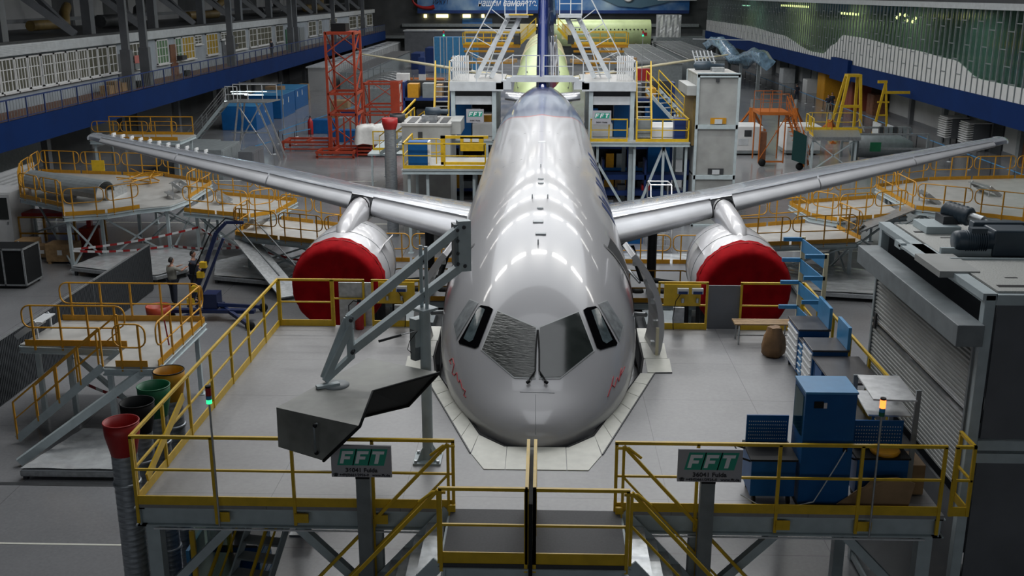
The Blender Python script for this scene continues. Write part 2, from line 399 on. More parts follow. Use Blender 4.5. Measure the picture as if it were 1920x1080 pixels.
while y < 190:
    lo.add([(28.56, y, 4.5), (28.56, y + 1, 4.5), (28.56, y + 1, wave(y + 1)), (28.56, y, wave(y)), (28.62, y, 4.5), (28.62, y + 1, 4.5), (28.62, y + 1, wave(y + 1)), (28.62, y, wave(y))],
           [(0, 1, 2, 3), (7, 6, 5, 4), (3, 2, 6, 7)]); y += 1
struct('panel', lo, 'wht', win)
for (ya, yb, za, zb, m_) in [(63, 72, 7.6, 7.75, 'ylamp'), (64, 66, 6.6, 6.7, 'ylamp'), (140, 156, 8.2, 8.5, 'ylamp'), (118, 124, 7.7, 8.0, 'ylamp'), (180, 186, 7.9, 8.1, 'glamp')]:
    o = MB().box(33.9, 34.2, ya, yb, za + .9, zb + .85).build('gallery_lamp', m_); MB().box(34.02, 34.06, ya + .3, ya + .36, zb + .85, 10.05).build('hanger', 'dark', o); tag(o, {63: 'longer warm strip lamp', 64: 'short lower warm strip lamp', 140: 'bright yellow strip lamp in the most distant lit bay', 118: 'yellow-green strip lamp in the middle bay', 180: 'faint cool strip lamp at the far end'}[ya] + ' seen through the right gallery glazing', 'lamp', 'lit strip lamps inside the right gallery')
for k in range(6):
    o = MB().sphere((33 + .5 * (k % 2), 97 + k * 1.1, 8.5 + .25 * (k % 3)), .16).build('globe_lamp', 'ylamp'); MB().tube((33 + .5 * (k % 2), 97 + k * 1.1, 8.6 + .25 * (k % 3)), (33 + .5 * (k % 2), 97 + k * 1.1, 10.05), .015, 5).build('cord', 'dark', o); tag(o, 'small bright globe lamp shining behind the right gallery glass', 'lamp', 'globe lamps of the right gallery chandelier')
for (yy, p, c_) in [(68, 60, (.6, 1, .85)), (86, 35, (.6, .9, .7)), (102, 45, (.8, .9, .6)), (121, 60, (.9, .9, .5)), (146, 130, (1, .85, .4)), (176, 60, (.7, 1, .7))]:
    lamp(31.8, yy, 9.8, 3, 6, p * 4.5, c_)
# far wall, dark window band and banners
struct('wall_back', MB().box(-46, 46, 196, 196.5, 0, 24), 'walld')
struct('trim_8', MB().box(-26, 28, 195.2, 196, 5.0, 5.5), 'dsteel'); struct('trim_9', MB().box(-30, 30, 193, 196, 3.0, 3.4), 'dsteel')
for k, (a, b_) in enumerate([(795, 800), (818, 840), (868, 882), (903, 908)]):
    p = at(a, 33, 195.8); q = at(b_, 27, 195.8); w_ = struct('window_%d' % (2 + k), MB().box(p.x, q.x, 195.7, 195.9, p.z, q.z), 'ylamp')
def banner(name, label, px0, px1, py0, py1, Y, m_):
    p = at(px0, py1, Y); q = at(px1, py0, Y)
    b = MB().box(p.x, q.x, Y - .05, Y + .05, p.z, q.z + 3).build(name, m_); tag(b, label, 'banner'); return b, p, q
bm_ = mat('sky_print', (.035, .13, .30), .6); nt = bm_.node_tree
tcn = nt.nodes.new('ShaderNodeTexCoord'); nz = nt.nodes.new('ShaderNodeTexNoise'); nz.inputs['Scale'].default_value = .16; nz.inputs['Detail'].default_value = 6
rp = nt.nodes.new('ShaderNodeValToRGB'); rp.color_ramp.elements[0].position = .48; rp.color_ramp.elements[0].color = (.014, .10, .30, 1); rp.color_ramp.elements[1].position = .75; rp.color_ramp.elements[1].color = (.30, .42, .52, 1)
nt.links.new(tcn.outputs['Object'], nz.inputs['Vector']); nt.links.new(nz.outputs['Fac'], rp.inputs[0]); nt.links.new(rp.outputs[0], nt.nodes['Principled BSDF'].inputs['Base Color'])
M['skyprint'] = bm_
ban, p, q = banner('wall_banner', 'huge sky blue banner with cyrillic slogan and airliner across the far wall', 783, 1293, 0, 25, 194.8, 'skyprint')
stripe = MB().box(p.x, q.x, 194.68, 194.74, p.z, p.z + .55).build('stripe', 'dblue', ban)
c = at(951, 6, 194.7); text_obj('нашем самолете.', 1.75, c, (1, 0, 0), (0, 0, 1), 'wtxt', ban, shear=.25, width=10.6)
c = at(826, 4, 194.7); text_obj('ИРКУТ', 1.2, c, (1, 0, 0), (0, 0, 1), 'txt', ban, shear=.25, width=3.0)
c = at(800, -2, 194.6); MB().path([c + Vector((2.6 * math.cos(a), 0, 1.6 * math.sin(a))) for a in [math.radians(170 + 12 * i) for i in range(12)]], .12, 5, r2=.4).build('emblem', 'dred', ban)
pl = MB(); c = at(1170, 2, 194.5)      # printed airliner: a low-relief silhouette on the banner
pl.add([c + Vector(v) for v in [(-8, 0, 2), (-4, 0, .4), (-1, 0, -.9), (3, 0, -1.2), (7, 0, -.4), (10, 0, .6), (12, 0, 3), (-8, 0, 3)]], [(0, 1, 2, 3, 4, 5, 6, 7)])
pl.build('printed_airliner', mat('banner_grey_print', (.06, .13, .19), .6), ban)
MB().lathe(c + Vector((.8, -.1, .8)), [(.7, 0), (1.0, -.1), (.7, -.12)], 20, axis='Y', caps=True).build('printed_engine', 'wtxt', ban)
MB().box(c.x + 6, c.x + 13, 194.4, 194.5, c.z + .1, c.z + .3).build('printed_wing', 'wtxt', ban)
b2, p2, q2 = banner('hall_banner', 'small pale blue banner with a flying airliner below the big slogan', 867, 923, 36, 53, 195.93, 'skyprint')
b2.scale = (1, 1, .38)
# ---- gallery windows and doors on the left, columns, roof clutter
def gwin(n, pa, pb, z0=5.5, z1=7.4, m_='curt', cols=2):
    X = -30.48; ya = atx(pa, 60, X).y; yb = atx(pb, 60, X).y; w = .09
    f = MB(); f.box(X - .02, X + .1, ya, yb, z0, z0 + w); f.box(X - .02, X + .1, ya, yb, z1 - w, z1); f.box(X - .02, X + .1, ya, ya + w, z0, z1); f.box(X - .02, X + .1, yb - w, yb, z0, z1)
    f.box(X - .05, X + .22, ya - .1, yb + .1, z0 - .08, z0)
    for k in range(1, cols + 1):
        yy = ya + (yb - ya) * k / (cols + 1); ww = .05 if k % 2 else .03; f.box(X, X + .07, yy - ww, yy + ww, z0, z1)
    for k in (1, 2): zz = z0 + (z1 - z0) * k / 3; f.box(X, X + .06, ya, yb, zz - .025, zz + .025)
    o = struct('window_%d' % n, f, 'wht')
    MB().box(X + .01, X + .03, ya + w, yb - w, z0 + w, z1 - w).build('pane', m_, o)
    return o
wn = 10
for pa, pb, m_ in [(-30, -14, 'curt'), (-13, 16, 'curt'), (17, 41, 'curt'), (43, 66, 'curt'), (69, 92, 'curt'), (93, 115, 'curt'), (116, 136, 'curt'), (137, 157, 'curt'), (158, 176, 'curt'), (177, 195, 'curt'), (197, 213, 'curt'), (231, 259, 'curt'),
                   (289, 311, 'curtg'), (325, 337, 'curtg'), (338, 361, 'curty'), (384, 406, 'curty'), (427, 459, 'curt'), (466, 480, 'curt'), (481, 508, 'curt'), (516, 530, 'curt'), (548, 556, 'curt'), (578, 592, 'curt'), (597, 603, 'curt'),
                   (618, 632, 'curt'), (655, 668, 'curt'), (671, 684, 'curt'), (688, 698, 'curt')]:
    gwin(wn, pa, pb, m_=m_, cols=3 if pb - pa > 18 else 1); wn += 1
gwin(wn, 362, 376, z0=6.6, m_='curt', cols=1); wn += 1
gwin(wn, 412, 425, z0=6.7, m_='curt', cols=1)
for k, (pa, pb, m_, zt) in enumerate([(214, 234, 'dpanel', 6.75), (315, 328, 'dwood', 6.9), (414, 427, 'dpanel', 6.75), (561, 570, 'dsteel', 6.8), (535, 546, 'green', 6.8), (726, 736, 'bronze', 6.6)]):
    ya = atx(pa, 60, -30.48).y; yb = atx(pb, 60, -30.48).y
    d_ = struct('door_%d' % (k + 1), MB().box(-30.5, -30.42, ya, yb, 4.46, zt), m_)
    MB().box(-30.42, -30.36, ya + .1, ya + .25, 5.4, 5.5).build('handle', 'galv', d_)
    if k in (0, 2): MB().box(-30.415, -30.40, ya + .35 * (yb - ya), ya + .7 * (yb - ya), 6.2, 6.5).build('notice', 'wht', d_)
# balcony railing: one long thing with countable balusters as one surface pattern
def rl(Y0, Y1, X, h, m_, label, name):
    t = thing(name, label, 'railing', (X, Y0, 4.46)); b = MB().bar((X, Y0, 4.46 + h), (X, Y1, 4.46 + h), .07, .07); b.build('top_rail', m_, t)
    MB().bar((X, Y0, 4.56), (X, Y1, 4.56), .04, .04).build('bottom_rail', m_, t)
    for k, Y in enumerate([Y0 + (Y1 - Y0) * i / 65 for i in range(66)]): MB().box(X - .03, X + .03, Y - .03, Y + .03, 4.46, 4.46 + h).build('post', m_, t)
    b = MB(); Y = Y0
    while Y < Y1: b.box(X - .01, X + .01, Y - .01, Y + .01, 4.5, 4.46 + h); Y += .33
    tag(b.build('balusters', 'dsteel', t), kind='stuff')
rl(50, 188, -28.1, 1.1, 'dblue', 'blue balcony railing with thin dark balusters along the left gallery', 'balcony_railing')
# columns in pairs along the left gallery
for k, (yy, w_) in enumerate([(48, .35), (50.4, .35), (72.8, .35), (76.2, .35), (97.5, .35), (121, .35), (123.5, .35), (146, .35), (170, .35)]):
    b = MB().box(-29.1, -28.6, yy - w_ / 2, yy + w_ / 2, 4.46, 24); b.box(-29.2, -28.5, yy - .25, yy + .25, 4.46, 7.2)
    o = struct('trim_%d' % (20 + k), b, 'dpanel')
for k, yy in enumerate(range(54, 186, 12)):        # roof trusses above the gallery
    b = MB().bar((-39.5, yy, 16), (-30.6, yy + 3, 8.4), .45, .45); b.bar((-39.5, yy + 6, 16), (-30.6, yy + 3, 8.4), .3, .3); b.box(-31.2, -30.6, yy + 5.6, yy + 6.3, 8.3, 20); b.bar((-34, yy, 9.2), (-34, yy + 12, 9.2), .25, .25)
    struct('trim_%d' % (30 + k), b, 'dpanel')
for k, (yy, L, r_) in enumerate([(52, 15, .45), (69, 9, .35), (80, 14, .5), (100, 16, .4), (126, 14, .45), (150, 18, .5)]):
    pth = [(-33.5, yy, 8.9), (-33.2, yy + L * .5, 8.9), (-33.6, yy + L * .6, 9.6), (-35, yy + L, 10.0)]
    o = MB().path(pth, r_, 10).build('ventilation_duct', 'bronze' if k % 2 else 'dark'); tag(o, ['ochre bent duct above the first gallery windows', 'dull bent duct', 'x', 'x', 'x', 'x'][0] if 0 else ['grey bent duct nearest the left edge on the gallery roof', 'ochre bent duct above the first gallery door', 'grey bent duct behind the paired gallery columns', 'ochre bent duct above the yellow curtains', 'grey bent duct on the gallery roof above the red tower', 'farthest ochre bent duct on the gallery roof'][k], 'duct', 'ventilation ducts on the left gallery roof')
# gallery clutter
def small(name, lab, cat, X, pa, pb, z0, z1, m_, dx=.5, group=None):
    ya = atx(pa, 60, X).y; yb = atx(pb, 60, X).y; return tag(MB().box(X, X + dx, ya, yb, z0, z1).build(name, m_, bevel=.01), lab, cat, group)
small('air_conditioner', 'grey air conditioner box beside the first gallery door', 'air conditioner', -30.4, 235, 248, 5.55, 5.95, 'dsteel')
small('notice_board', 'pink notice sheet by the first gallery column', 'notice', -30.3, 247, 260, 5.7, 6.5, mat('pink_sheet', (.5, .16, .14), .7), .03)
small('air_conditioner', 'black box under the green-curtained gallery window', 'air conditioner', -30.4, 327, 336, 5.6, 5.95, 'dark')
small('air_conditioner', 'dark box beside the farther dark gallery door', 'air conditioner', -30.4, 428, 436, 5.9, 6.2, 'dark')
for k, (a, b_, z1, m_) in enumerate([(175, 184, 5.0, 'wood'), (186, 197, 5.2, 'card'), (200, 210, 5.0, 'wood'), (215, 226, 5.0, 'dpanel')]):
    small('storage_crate', ['low wooden crate on the balcony at the left end of the crate row', 'tall cardboard crate on the balcony between two wooden ones', 'wooden crate on the balcony next to the grey bin', 'grey bin on the balcony in front of the gallery door'][k], 'crate', -29.6, a, b_, 4.46, z1, m_, .7)
small('waste_bin', 'small black waste bin on the balcony past the first door', 'bin', -29.3, 240, 247, 4.46, 4.9, 'black', .35)
small('waste_bin', 'small black waste bin on the balcony near the brown door', 'bin', -29.3, 336, 343, 4.46, 4.9, 'black', .35)
# things under the left gallery: dark partition panels and doors
for k, (a, b_, z1) in enumerate([(60, 68, 2.6), (75, 80, 2.3), (84, 92, 3), (104, 110, 2.5), (116, 130, 3), (136, 150, 2.8)]):
    struct('door_%d' % (20 + k), MB().box(-33, -32.9, a, b_, 0, z1), ['dsteel', 'walll', 'dpanel'][k % 3])
for k, yy in enumerate(range(40, 190, 12)):
    struct('trim_%d' % (80 + k), MB().box(-31.2, -30.8, yy - .25, yy + .25, 0, 4.2), 'dpanel')
# right side doors, niches and pilasters
for k, yy in enumerate([70.5, 76, 84.3, 92, 99.5, 107, 115, 124, 135, 148, 160]):
    struct('trim_%d' % (100 + k), MB().box(31.75, 32.1, yy - .25, yy + .25, 0, 3.3), 'dpanel' if k % 2 else 'dsteel')
for k, (a, b_, z1, m_) in enumerate([(69, 70.2, 2.2, 'dwood'), (73.5, 75.2, 2.1, 'gateblk'), (80, 82.5, 2.4, 'dark'), (100.5, 104, 2.8, 'dark'), (117, 121, 3.1, 'dark'), (128, 132, 2.4, 'dpanel'), (140, 145, 2.6, 'dark')]):
    struct('door_%d' % (30 + k), MB().box(31.98, 32.1, a, b_, 0, z1), m_)
# floor stripes
for k, (x0, x1, y0, y1, m_) in enumerate([(-12.5, -7.0, 18.96, 19.02, 'ivory'), (-26, -7, 50.0, 50.1, 'ivory'), (-26, -10, 62, 62.08, 'ivory'), (-13.6, -7.0, 21.6, 21.75, 'dark'), (8, 26, 45, 45.1, 'ivory')]):
    struct('trim_%d' % (120 + k), MB().box(x0, x1, y0, y1, 0, .006), m_)
# ================================================================ THE AIRLINER
AIR = thing('airliner', 'white twin-engine airliner standing nose-on in the middle of the hall', 'airplane', (0, 33, 0))
NY = 15.75
ST = [(0, .02, 3.87, 3.83, 3.85), (.05, .25, 4.07, 3.63, 3.85), (.15, .44, 4.18, 3.5, 3.85), (.32, .65, 4.27, 3.36, 3.87), (.6, .88, 4.38, 3.2, 3.9), (1.0, 1.14, 4.54, 3.03, 3.95), (1.5, 1.38, 4.86, 2.9, 4.0), (2.1, 1.6, 5.24, 2.8, 4.06),
      (2.8, 1.78, 5.6, 2.73, 4.14), (3.6, 1.91, 5.93, 2.67, 4.24), (4.6, 1.985, 6.24, 2.63, 4.36), (6, 2.025, 6.5, 2.62, 4.5), (7.5, 2.03, 6.63, 2.62, 4.6), (9, 2.03, 6.68, 2.62, 4.65), (14, 2.03, 6.68, 2.62, 4.65), (20, 2.03, 6.68, 2.62, 4.65),
      (26, 2.03, 6.68, 2.62, 4.65), (30, 1.95, 6.68, 2.8, 4.75), (34, 1.6, 6.66, 3.5, 5.0), (38, .95, 6.5, 4.5, 5.5), (41.5, .3, 6.2, 5.5, 5.85)]
def interp(d):
    for i in range(len(ST) - 1):
        if ST[i][0] <= d <= ST[i + 1][0]:
            p0, p1, p2, p3 = ST[max(0, i - 1)], ST[i], ST[i + 1], ST[min(len(ST) - 1, i + 2)]
            u = (d - p1[0]) / (p2[0] - p1[0]); out = []
            for k in range(1, 5):      # monotone-ish hermite in d
                m1 = (p2[k] - p0[k]) / max(1e-6, p2[0] - p0[0]) * (p2[0] - p1[0]); m2 = (p3[k] - p1[k]) / max(1e-6, p3[0] - p1[0]) * (p2[0] - p1[0])
                if i == 0: m1 = (p2[k] - p1[k]) * 1.6
                out.append((2 * u**3 - 3 * u**2 + 1) * p1[k] + (u**3 - 2 * u**2 + u) * m1 + (-2 * u**3 + 3 * u**2) * p2[k] + (u**3 - u**2) * m2)
            return out
    return list(ST[-1][1:])
def fpt(d, th):      # th: 0 at crown, +pi/2 right side
    hw, zt, zb, zc = interp(d); s_, c_ = math.sin(th), math.cos(th)
    return Vector((hw * s_, NY + d, zc + (zt - zc) * c_ if c_ > 0 else zc + (zc - zb) * c_))
ds = [0, .02, .05, .1, .16, .24, .33, .45, .6, .8, 1.0, 1.25, 1.5, 1.8, 2.1, 2.45, 2.8, 3.2, 3.6, 4.1, 4.6, 5.3, 6, 6.8, 7.5, 9, 11, 14, 17, 20, 23, 26, 28, 30, 32, 34, 36, 38, 40, 41.5]
NR = 80
fu = MB(); fu.loft([[fpt(d, 2 * math.pi * k / NR) for k in range(NR)] for d in ds])
# livery paint: white, slate swoosh aft of a curved red pinstripe, navy at the tail
m = mat('fuselage_paint', (.44, .44, .46), .28, coat=.5); M['fus'] = m; nt = m.node_tree; b = nt.nodes['Principled BSDF']
N = nt.nodes.new; L = nt.links.new
tc = N('ShaderNodeTexCoord'); sx = N('ShaderNodeSeparateXYZ'); L(tc.outputs['Object'], sx.inputs[0])
def mth(op, a, b_=None, c_=None):
    n = N('ShaderNodeMath'); n.operation = op
    for i, v in enumerate((a, b_, c_)):
        if v is None: continue
        if isinstance(v, (int, float)): n.inputs[i].default_value = v
        else: L(v, n.inputs[i])
    return n.outputs[0]
ax = mth('ABSOLUTE', sx.outputs['X']); yb = mth('ADD', sx.outputs['Y'], mth('MULTIPLY', ax, -1.6))
yb = mth('ADD', yb, mth('MULTIPLY', mth('SINE', mth('MULTIPLY', ax, 3.0)), .9))
rmp = N('ShaderNodeValToRGB'); L(mth('MULTIPLY', mth('SUBTRACT', yb, 5.0), 1 / 15), rmp.inputs[0]); e = rmp.color_ramp.elements
e[0].position = 0; e[0].color = (.44, .44, .455, 1); e[1].position = 1; e[1].color = (.006, .015, .09, 1)
for p_, c_ in ((.030, (.44, .44, .455, 1)), (.032, (.5, .12, .1, 1)), (.045, (.5, .12, .1, 1)), (.05, (.20, .24, .31, 1)), (.2, (.08, .11, .19, 1)), (.38, (.22, .26, .34, 1)), (.56, (.20, .24, .32, 1)), (.62, (.01, .02, .10, 1))):
    k = e.new(p_); k.color = c_
L(rmp.outputs[0], b.inputs['Base Color'])
fus = fu.build('fuselage', 'fus', AIR)
BV = BVHTree.FromPolygons([Vector(v) for v in fu.v], [f for f in fu.f])
def proj(px, py):
    h = BV.ray_cast(Vector((CAMX, 0, CAMH)), ray(px, py).normalized()); return (h[0], h[1]) if h[0] else None
def patch(poly, off, name, m_, parent=AIR, sub=4, mirror=None):
    bm = bmesh.new(); vs = [bm.verts.new((x, y, 0)) for x, y in poly]; bm.faces.new(vs)
    bmesh.ops.triangulate(bm, faces=bm.faces[:])
    for _ in range(sub): bmesh.ops.subdivide_edges(bm, edges=bm.edges[:], cuts=1, use_grid_fill=True)
    out = MB(); idx = {}
    for v in bm.verts:
        r = proj(v.co.x, v.co.y)
        if r is None: r = (Vector((0, 0, 0)), Vector((0, 0, 0))); idx[v] = None; continue
        p, n = r
        if n.dot(p - Vector((CAMX, 0, CAMH))) > 0: n = -n
        q = p + n * off
        idx[v] = len(out.v); out.v.append((q.x, q.y, q.z))
    for f in bm.faces:
        ii = [idx[v] for v in f.verts]
        if None in ii: continue
        out.sm.add(len(out.f)); out.f.append(tuple(ii))
    bm.free(); o = out.build(name, m_, parent)
    if mirror:
        o2 = MB(); o2.v = [(-x, y, z) for x, y, z in out.v]; o2.f = [tuple(reversed(f)) for f in out.f]; o2.sm = set(out.sm); o2 = o2.build(name, mirror if isinstance(mirror, str) else m_, parent)
    return o
def gp(L_): return [(760 + .4259 * u, 440 + .4259 * v) for u, v in L_]
def grow(poly, k):
    cx = sum(p[0] for p in poly) / len(poly); cy = sum(p[1] for p in poly) / len(poly); out = []
    for x, y in poly:
        d = math.hypot(x - cx, y - cy); out.append((x + (x - cx) / d * k, y + (y - cy) / d * k))
    return out
M['wframe'] = mat('window_surround', (.5, .52, .52), .45)
M['ws'] = mat('scratched_windshield_film', (.045, .05, .045), .3, var=.6, scale=7, bump=.4, stretch=(1, 1, 9), rvar=.12)
M['ws2'] = mat('windshield_glass', (.03, .037, .035), .14, var=.3, scale=2, spec=.7, rvar=.06)
w1 = gp([(592, 412), (762, 343), (826, 512), (682, 628), (592, 630)])
patch(grow(w1, 3.2), .010, 'windshield_frame', 'wframe', mirror=True)
patch(w1, .018, 'windshield', 'ws2', mirror='ws')
w2 = gp([(782, 333), (800, 322), (836, 316), (848, 324), (932, 478), (928, 488), (858, 508), (842, 500)])
patch(w2, .012, 'side_window_frame', 'flatblack', mirror=True)
patch([(1108, 583), (1120, 578), (1147, 638), (1136, 645), (1129, 641)], .022, 'side_window', mat('grey_tinted_glass', (.09, .12, .13), .15, var=.4, scale=6), mirror=True)
w3 = gp([(850, 308), (888, 293), (956, 402), (940, 467)])
patch(grow(w3, 2), .009, 'rear_window_frame', 'wframe', mirror=True)
patch(w3, .016, 'rear_window', mat('taped_window_film', (.25, .27, .28), .35, var=.3, scale=7), mirror=True)
def stroke(pts, r, name, m_, off=.02, parent=AIR, mirror=False, sub=1):
    P = []
    for (a, b_), (c_, d_) in zip(pts, pts[1:]):
        for k in range(sub): P.append((a + (c_ - a) * k / sub, b_ + (d_ - b_) * k / sub))
    P.append(pts[-1]); W_ = []
    for x, y in P:
        q = proj(x, y)
        if q:
            n = q[1] if q[1].dot(q[0] - Vector((CAMX, 0, CAMH))) < 0 else -q[1]
            W_.append(q[0] + n * off)
    if len(W_) < 2: return
    MB().path(W_, r, 6).build(name, m_, parent)
    if mirror: MB().path([Vector((-v.x, v.y, v.z)) for v in W_], r, 6).build(name, m_, parent)
stroke([(1009, 622), (1011, 660), (1011, 698), (1020, 712), (1024, 722)], .014, 'wiper', 'black', .045, mirror=True, sub=4)
stroke([(1021, 718), (1026, 722)], .03, 'wiper_arm_tip', 'black', .05, mirror=True, sub=2)
stroke([(975, 735), (1003, 736), (1040, 737)], .004, 'panel_seam', 'dsteel', .002, sub=6)
stroke([(1004, 740), (1004, 815)], .004, 'panel_seam', 'dsteel', .002, sub=8)
# hand-written signatures in red marker near the nose
stroke([(846, 683), (843, 676), (849, 672), (852, 684), (848, 700), (852, 704), (857, 699), (858, 712), (861, 717), (863, 712), (867, 728), (873, 733), (870, 741), (874, 745)], .010, 'signature', 'redtxt', .004, sub=4)
stroke([(1139, 744), (1146, 724), (1150, 706), (1147, 722), (1152, 726), (1157, 708), (1160, 715), (1165, 690), (1163, 705), (1171, 688)], .010, 'signature', 'redtxt', .004, sub=4)
# crown fittings
for px, py, k in [(1014, 437, 'h'), (1009, 415, 'p'), (1013, 391, 'd'), (998, 371, 'b'), (1027, 371, 'b'), (1014, 344, 'd'), (1014, 336, 'd'), (1014, 313, 'b'), (1016, 266, 'p'), (1019, 190, 'b'), (1009, 456, 'b')]:
    q = proj(px, py)
    if not q: continue
    c = q[0]
    if k == 'b': MB().box(c.x - .012, c.x + .012, c.y - .06, c.y + .06, c.z - .02, c.z + .09).build('blade_antenna', 'wsteel', AIR)
    elif k == 'd': MB().lathe(c, [(.07, -.02), (.07, .02), (.001, .035)], 16).build('roof_fitting', 'wsteel', AIR)
    else: MB().box(c.x - .11, c.x + .11, c.y - .10, c.y + .10, c.z - .02, c.z + .012).build('roof_hatch', 'wsteel', AIR, bevel=.02)
# ring seams, cabin windows and blue lettering on the flanks
for d in (12.5, 18):
    MB().path([fpt(d, 2 * math.pi * k / 48) * 1.0 + Vector((0, 0, 0)) for k in range(48)], .003, 4, closed=True).build('ring_seam', 'dsteel', AIR)
def flank(d0, d1, z0, z1, side, off, name, m_, nd=3, nz=6):
    def T(d, z): hw, zt, zb, zc = interp(d); c_ = (z - zc) / ((zt - zc) if z > zc else (zc - zb)); c_ = max(-1, min(1, c_)); return math.acos(c_)
    v = []; f = []
    for i in range(nd + 1):
        for j in range(nz + 1):
            d = d0 + (d1 - d0) * i / nd; z = z0 + (z1 - z0) * j / nz; th = T(d, z); p = fpt(d, th); n = Vector((math.sin(th), 0, math.cos(th))); p = p + n * off; v.append((side * p.x, p.y, p.z))
    for i in range(nd):
        for j in range(nz): a = i * (nz + 1) + j; f.append((a, a + 1, a + nz + 2, a + nz + 1) if side > 0 else (a + nz + 1, a + nz + 2, a + 1, a))
    return MB().add(v, f, True).build(name, m_, AIR)
for s_ in (-1, 1):
    for k in range(44):
        d = 8.0 + k * .55
        if 14.2 < d < 15.6: continue
        flank(d, d + .26, 4.95, 5.3, s_, .008, 'cabin_window', 'wglass', 1, 3)
    for d0, z0, z1, dd in ((9.2, 5.5, 6.0, .55), (10.1, 5.45, 6.05, .22), (10.6, 5.45, 5.9, .5), (12.3, 5.5, 6.0, .5), (13.2, 5.5, 5.95, .6), (15.6, 5.5, 6.0, .3), (16.4, 5.5, 6.0, .5), (17.6, 5.5, 6.0, .6)):
        if s_ > 0: flank(d0, d0 + dd, z0, z1, s_, .008, 'livery_letter', 'dblue', 2, 4)
    # forward door: dark doorway, open plug door swung forward, hinge arm
    flank(5.5, 6.4, 3.9, 5.85, s_, .012, 'doorway', 'dark', 3, 12)
    flank(5.42, 5.5, 3.8, 5.92, s_, .02, 'doorway_frame', 'alu', 1, 12); flank(6.4, 6.48, 3.8, 5.92, s_, .02, 'doorway_frame', 'alu', 1, 12)
    arc = [(.30 + 2.28 * math.cos(a), 4.36 + 2.28 * math.sin(a)) for a in [math.radians(-16 + 60 * k / 10) for k in range(11)]]
    arci = [(.30 + 2.16 * math.cos(a), 4.36 + 2.16 * math.sin(a)) for a in [math.radians(-16 + 60 * k / 10) for k in range(11)]]
    r0 = [(s_ * x, 20.35, z) for x, z in arc] + [(s_ * x, 20.35, z) for x, z in reversed(arci)]; r1 = [(x * 1.0 - s_ * .1, 21.45, z) for x, _, z in r0]
    dr = MB().loft([[Vector(p) for p in r0], [Vector(p) for p in r1]], smooth=False).build('door', 'fus', AIR, bevel=.015)
    li = MB(); n = len(arci)
    for i in range(n - 1):
        (xa, za), (xb, zb) = arci[i], arci[i + 1]; li.quadslab((s_ * xa, 20.4, za), (s_ * xa, 21.15, za), (s_ * xb, 21.15, zb), (s_ * xb, 20.4, zb), .02 * s_)
    li.build('door_lining', 'dsteel', dr)
    for i in range(1, 10, 2): MB().rbox((s_ * (arci[i][0] - .04), 20.6, arci[i][1]), .1, .12, .08).build('door_latch', 'galv', dr)
    MB().box(s_ * 2.44 - .03, s_ * 2.44 + .03, 20.3, 20.36, 3.7, 4.4).build('door_edge_seal', 'cream', dr)
    MB().tube((s_ * 1.9, 21.3, 5.35), (s_ * 2.1, 20.9, 5.2), .03).build('hinge_arm', 'galv', dr); MB().tube((s_ * 1.95, 21.3, 4.4), (s_ * 2.25, 20.9, 4.5), .05).build('hinge_arm', 'galv', dr)
# ---- wings
def wing_le(x): return 31.1 + (x - 2.5) * (.70 if x < 6.4 else 0) + (0 if x < 6.4 else 2.73 + (x - 6.4) * .585)
def wing_te(x): return 36.55 + (x - 2.5) * .24 if x < 6 else 37.39 + (x - 6) * (.50 if x < 10 else .50) - max(0, x - 10) * .16
def wing_z(x): return 3.72 + .108 * (x - 2)
FOIL = [(1, 0), (.9, .018), (.75, .04), (.6, .058), (.45, .07), (.3, .072), (.18, .062), (.1, .048), (.05, .034), (.02, .02), (.005, .009), (0, 0), (.006, -.012), (.02, -.022), (.06, -.034), (.15, -.046), (.3, -.054), (.5, -.045), (.7, -.025), (.85, -.01)]
def section(x, s_, f0=0, f1=1, grow_=0, dz=0, dy=0):
    le, te = wing_le(x), wing_te(x); c_ = te - le; tk = (1.25 if x < 6.4 else 1.15) * (1 if x < 14 else .95); out = []
    for u, t in FOIL:
        uu = min(max(u, f0), f1)
        out.append(Vector((s_ * x, le + uu * c_ + dy, wing_z(x) + t * c_ * tk * (1 + grow_) + dz)))
    return out
M['wing'] = mat('wing_grey_paint', (.27, .29, .32), .2, var=.10, scale=1.4, coat=.6, rvar=.06, stretch=(1, 2.5, 1))
M['slat'] = mat('slat_metal', (.38, .39, .41), .36, .3, var=.08, scale=1.2)
XS = [1.2, 2.5, 4.5, 6.4, 8.5, 11, 13.5, 16, 17.3, 17.95]
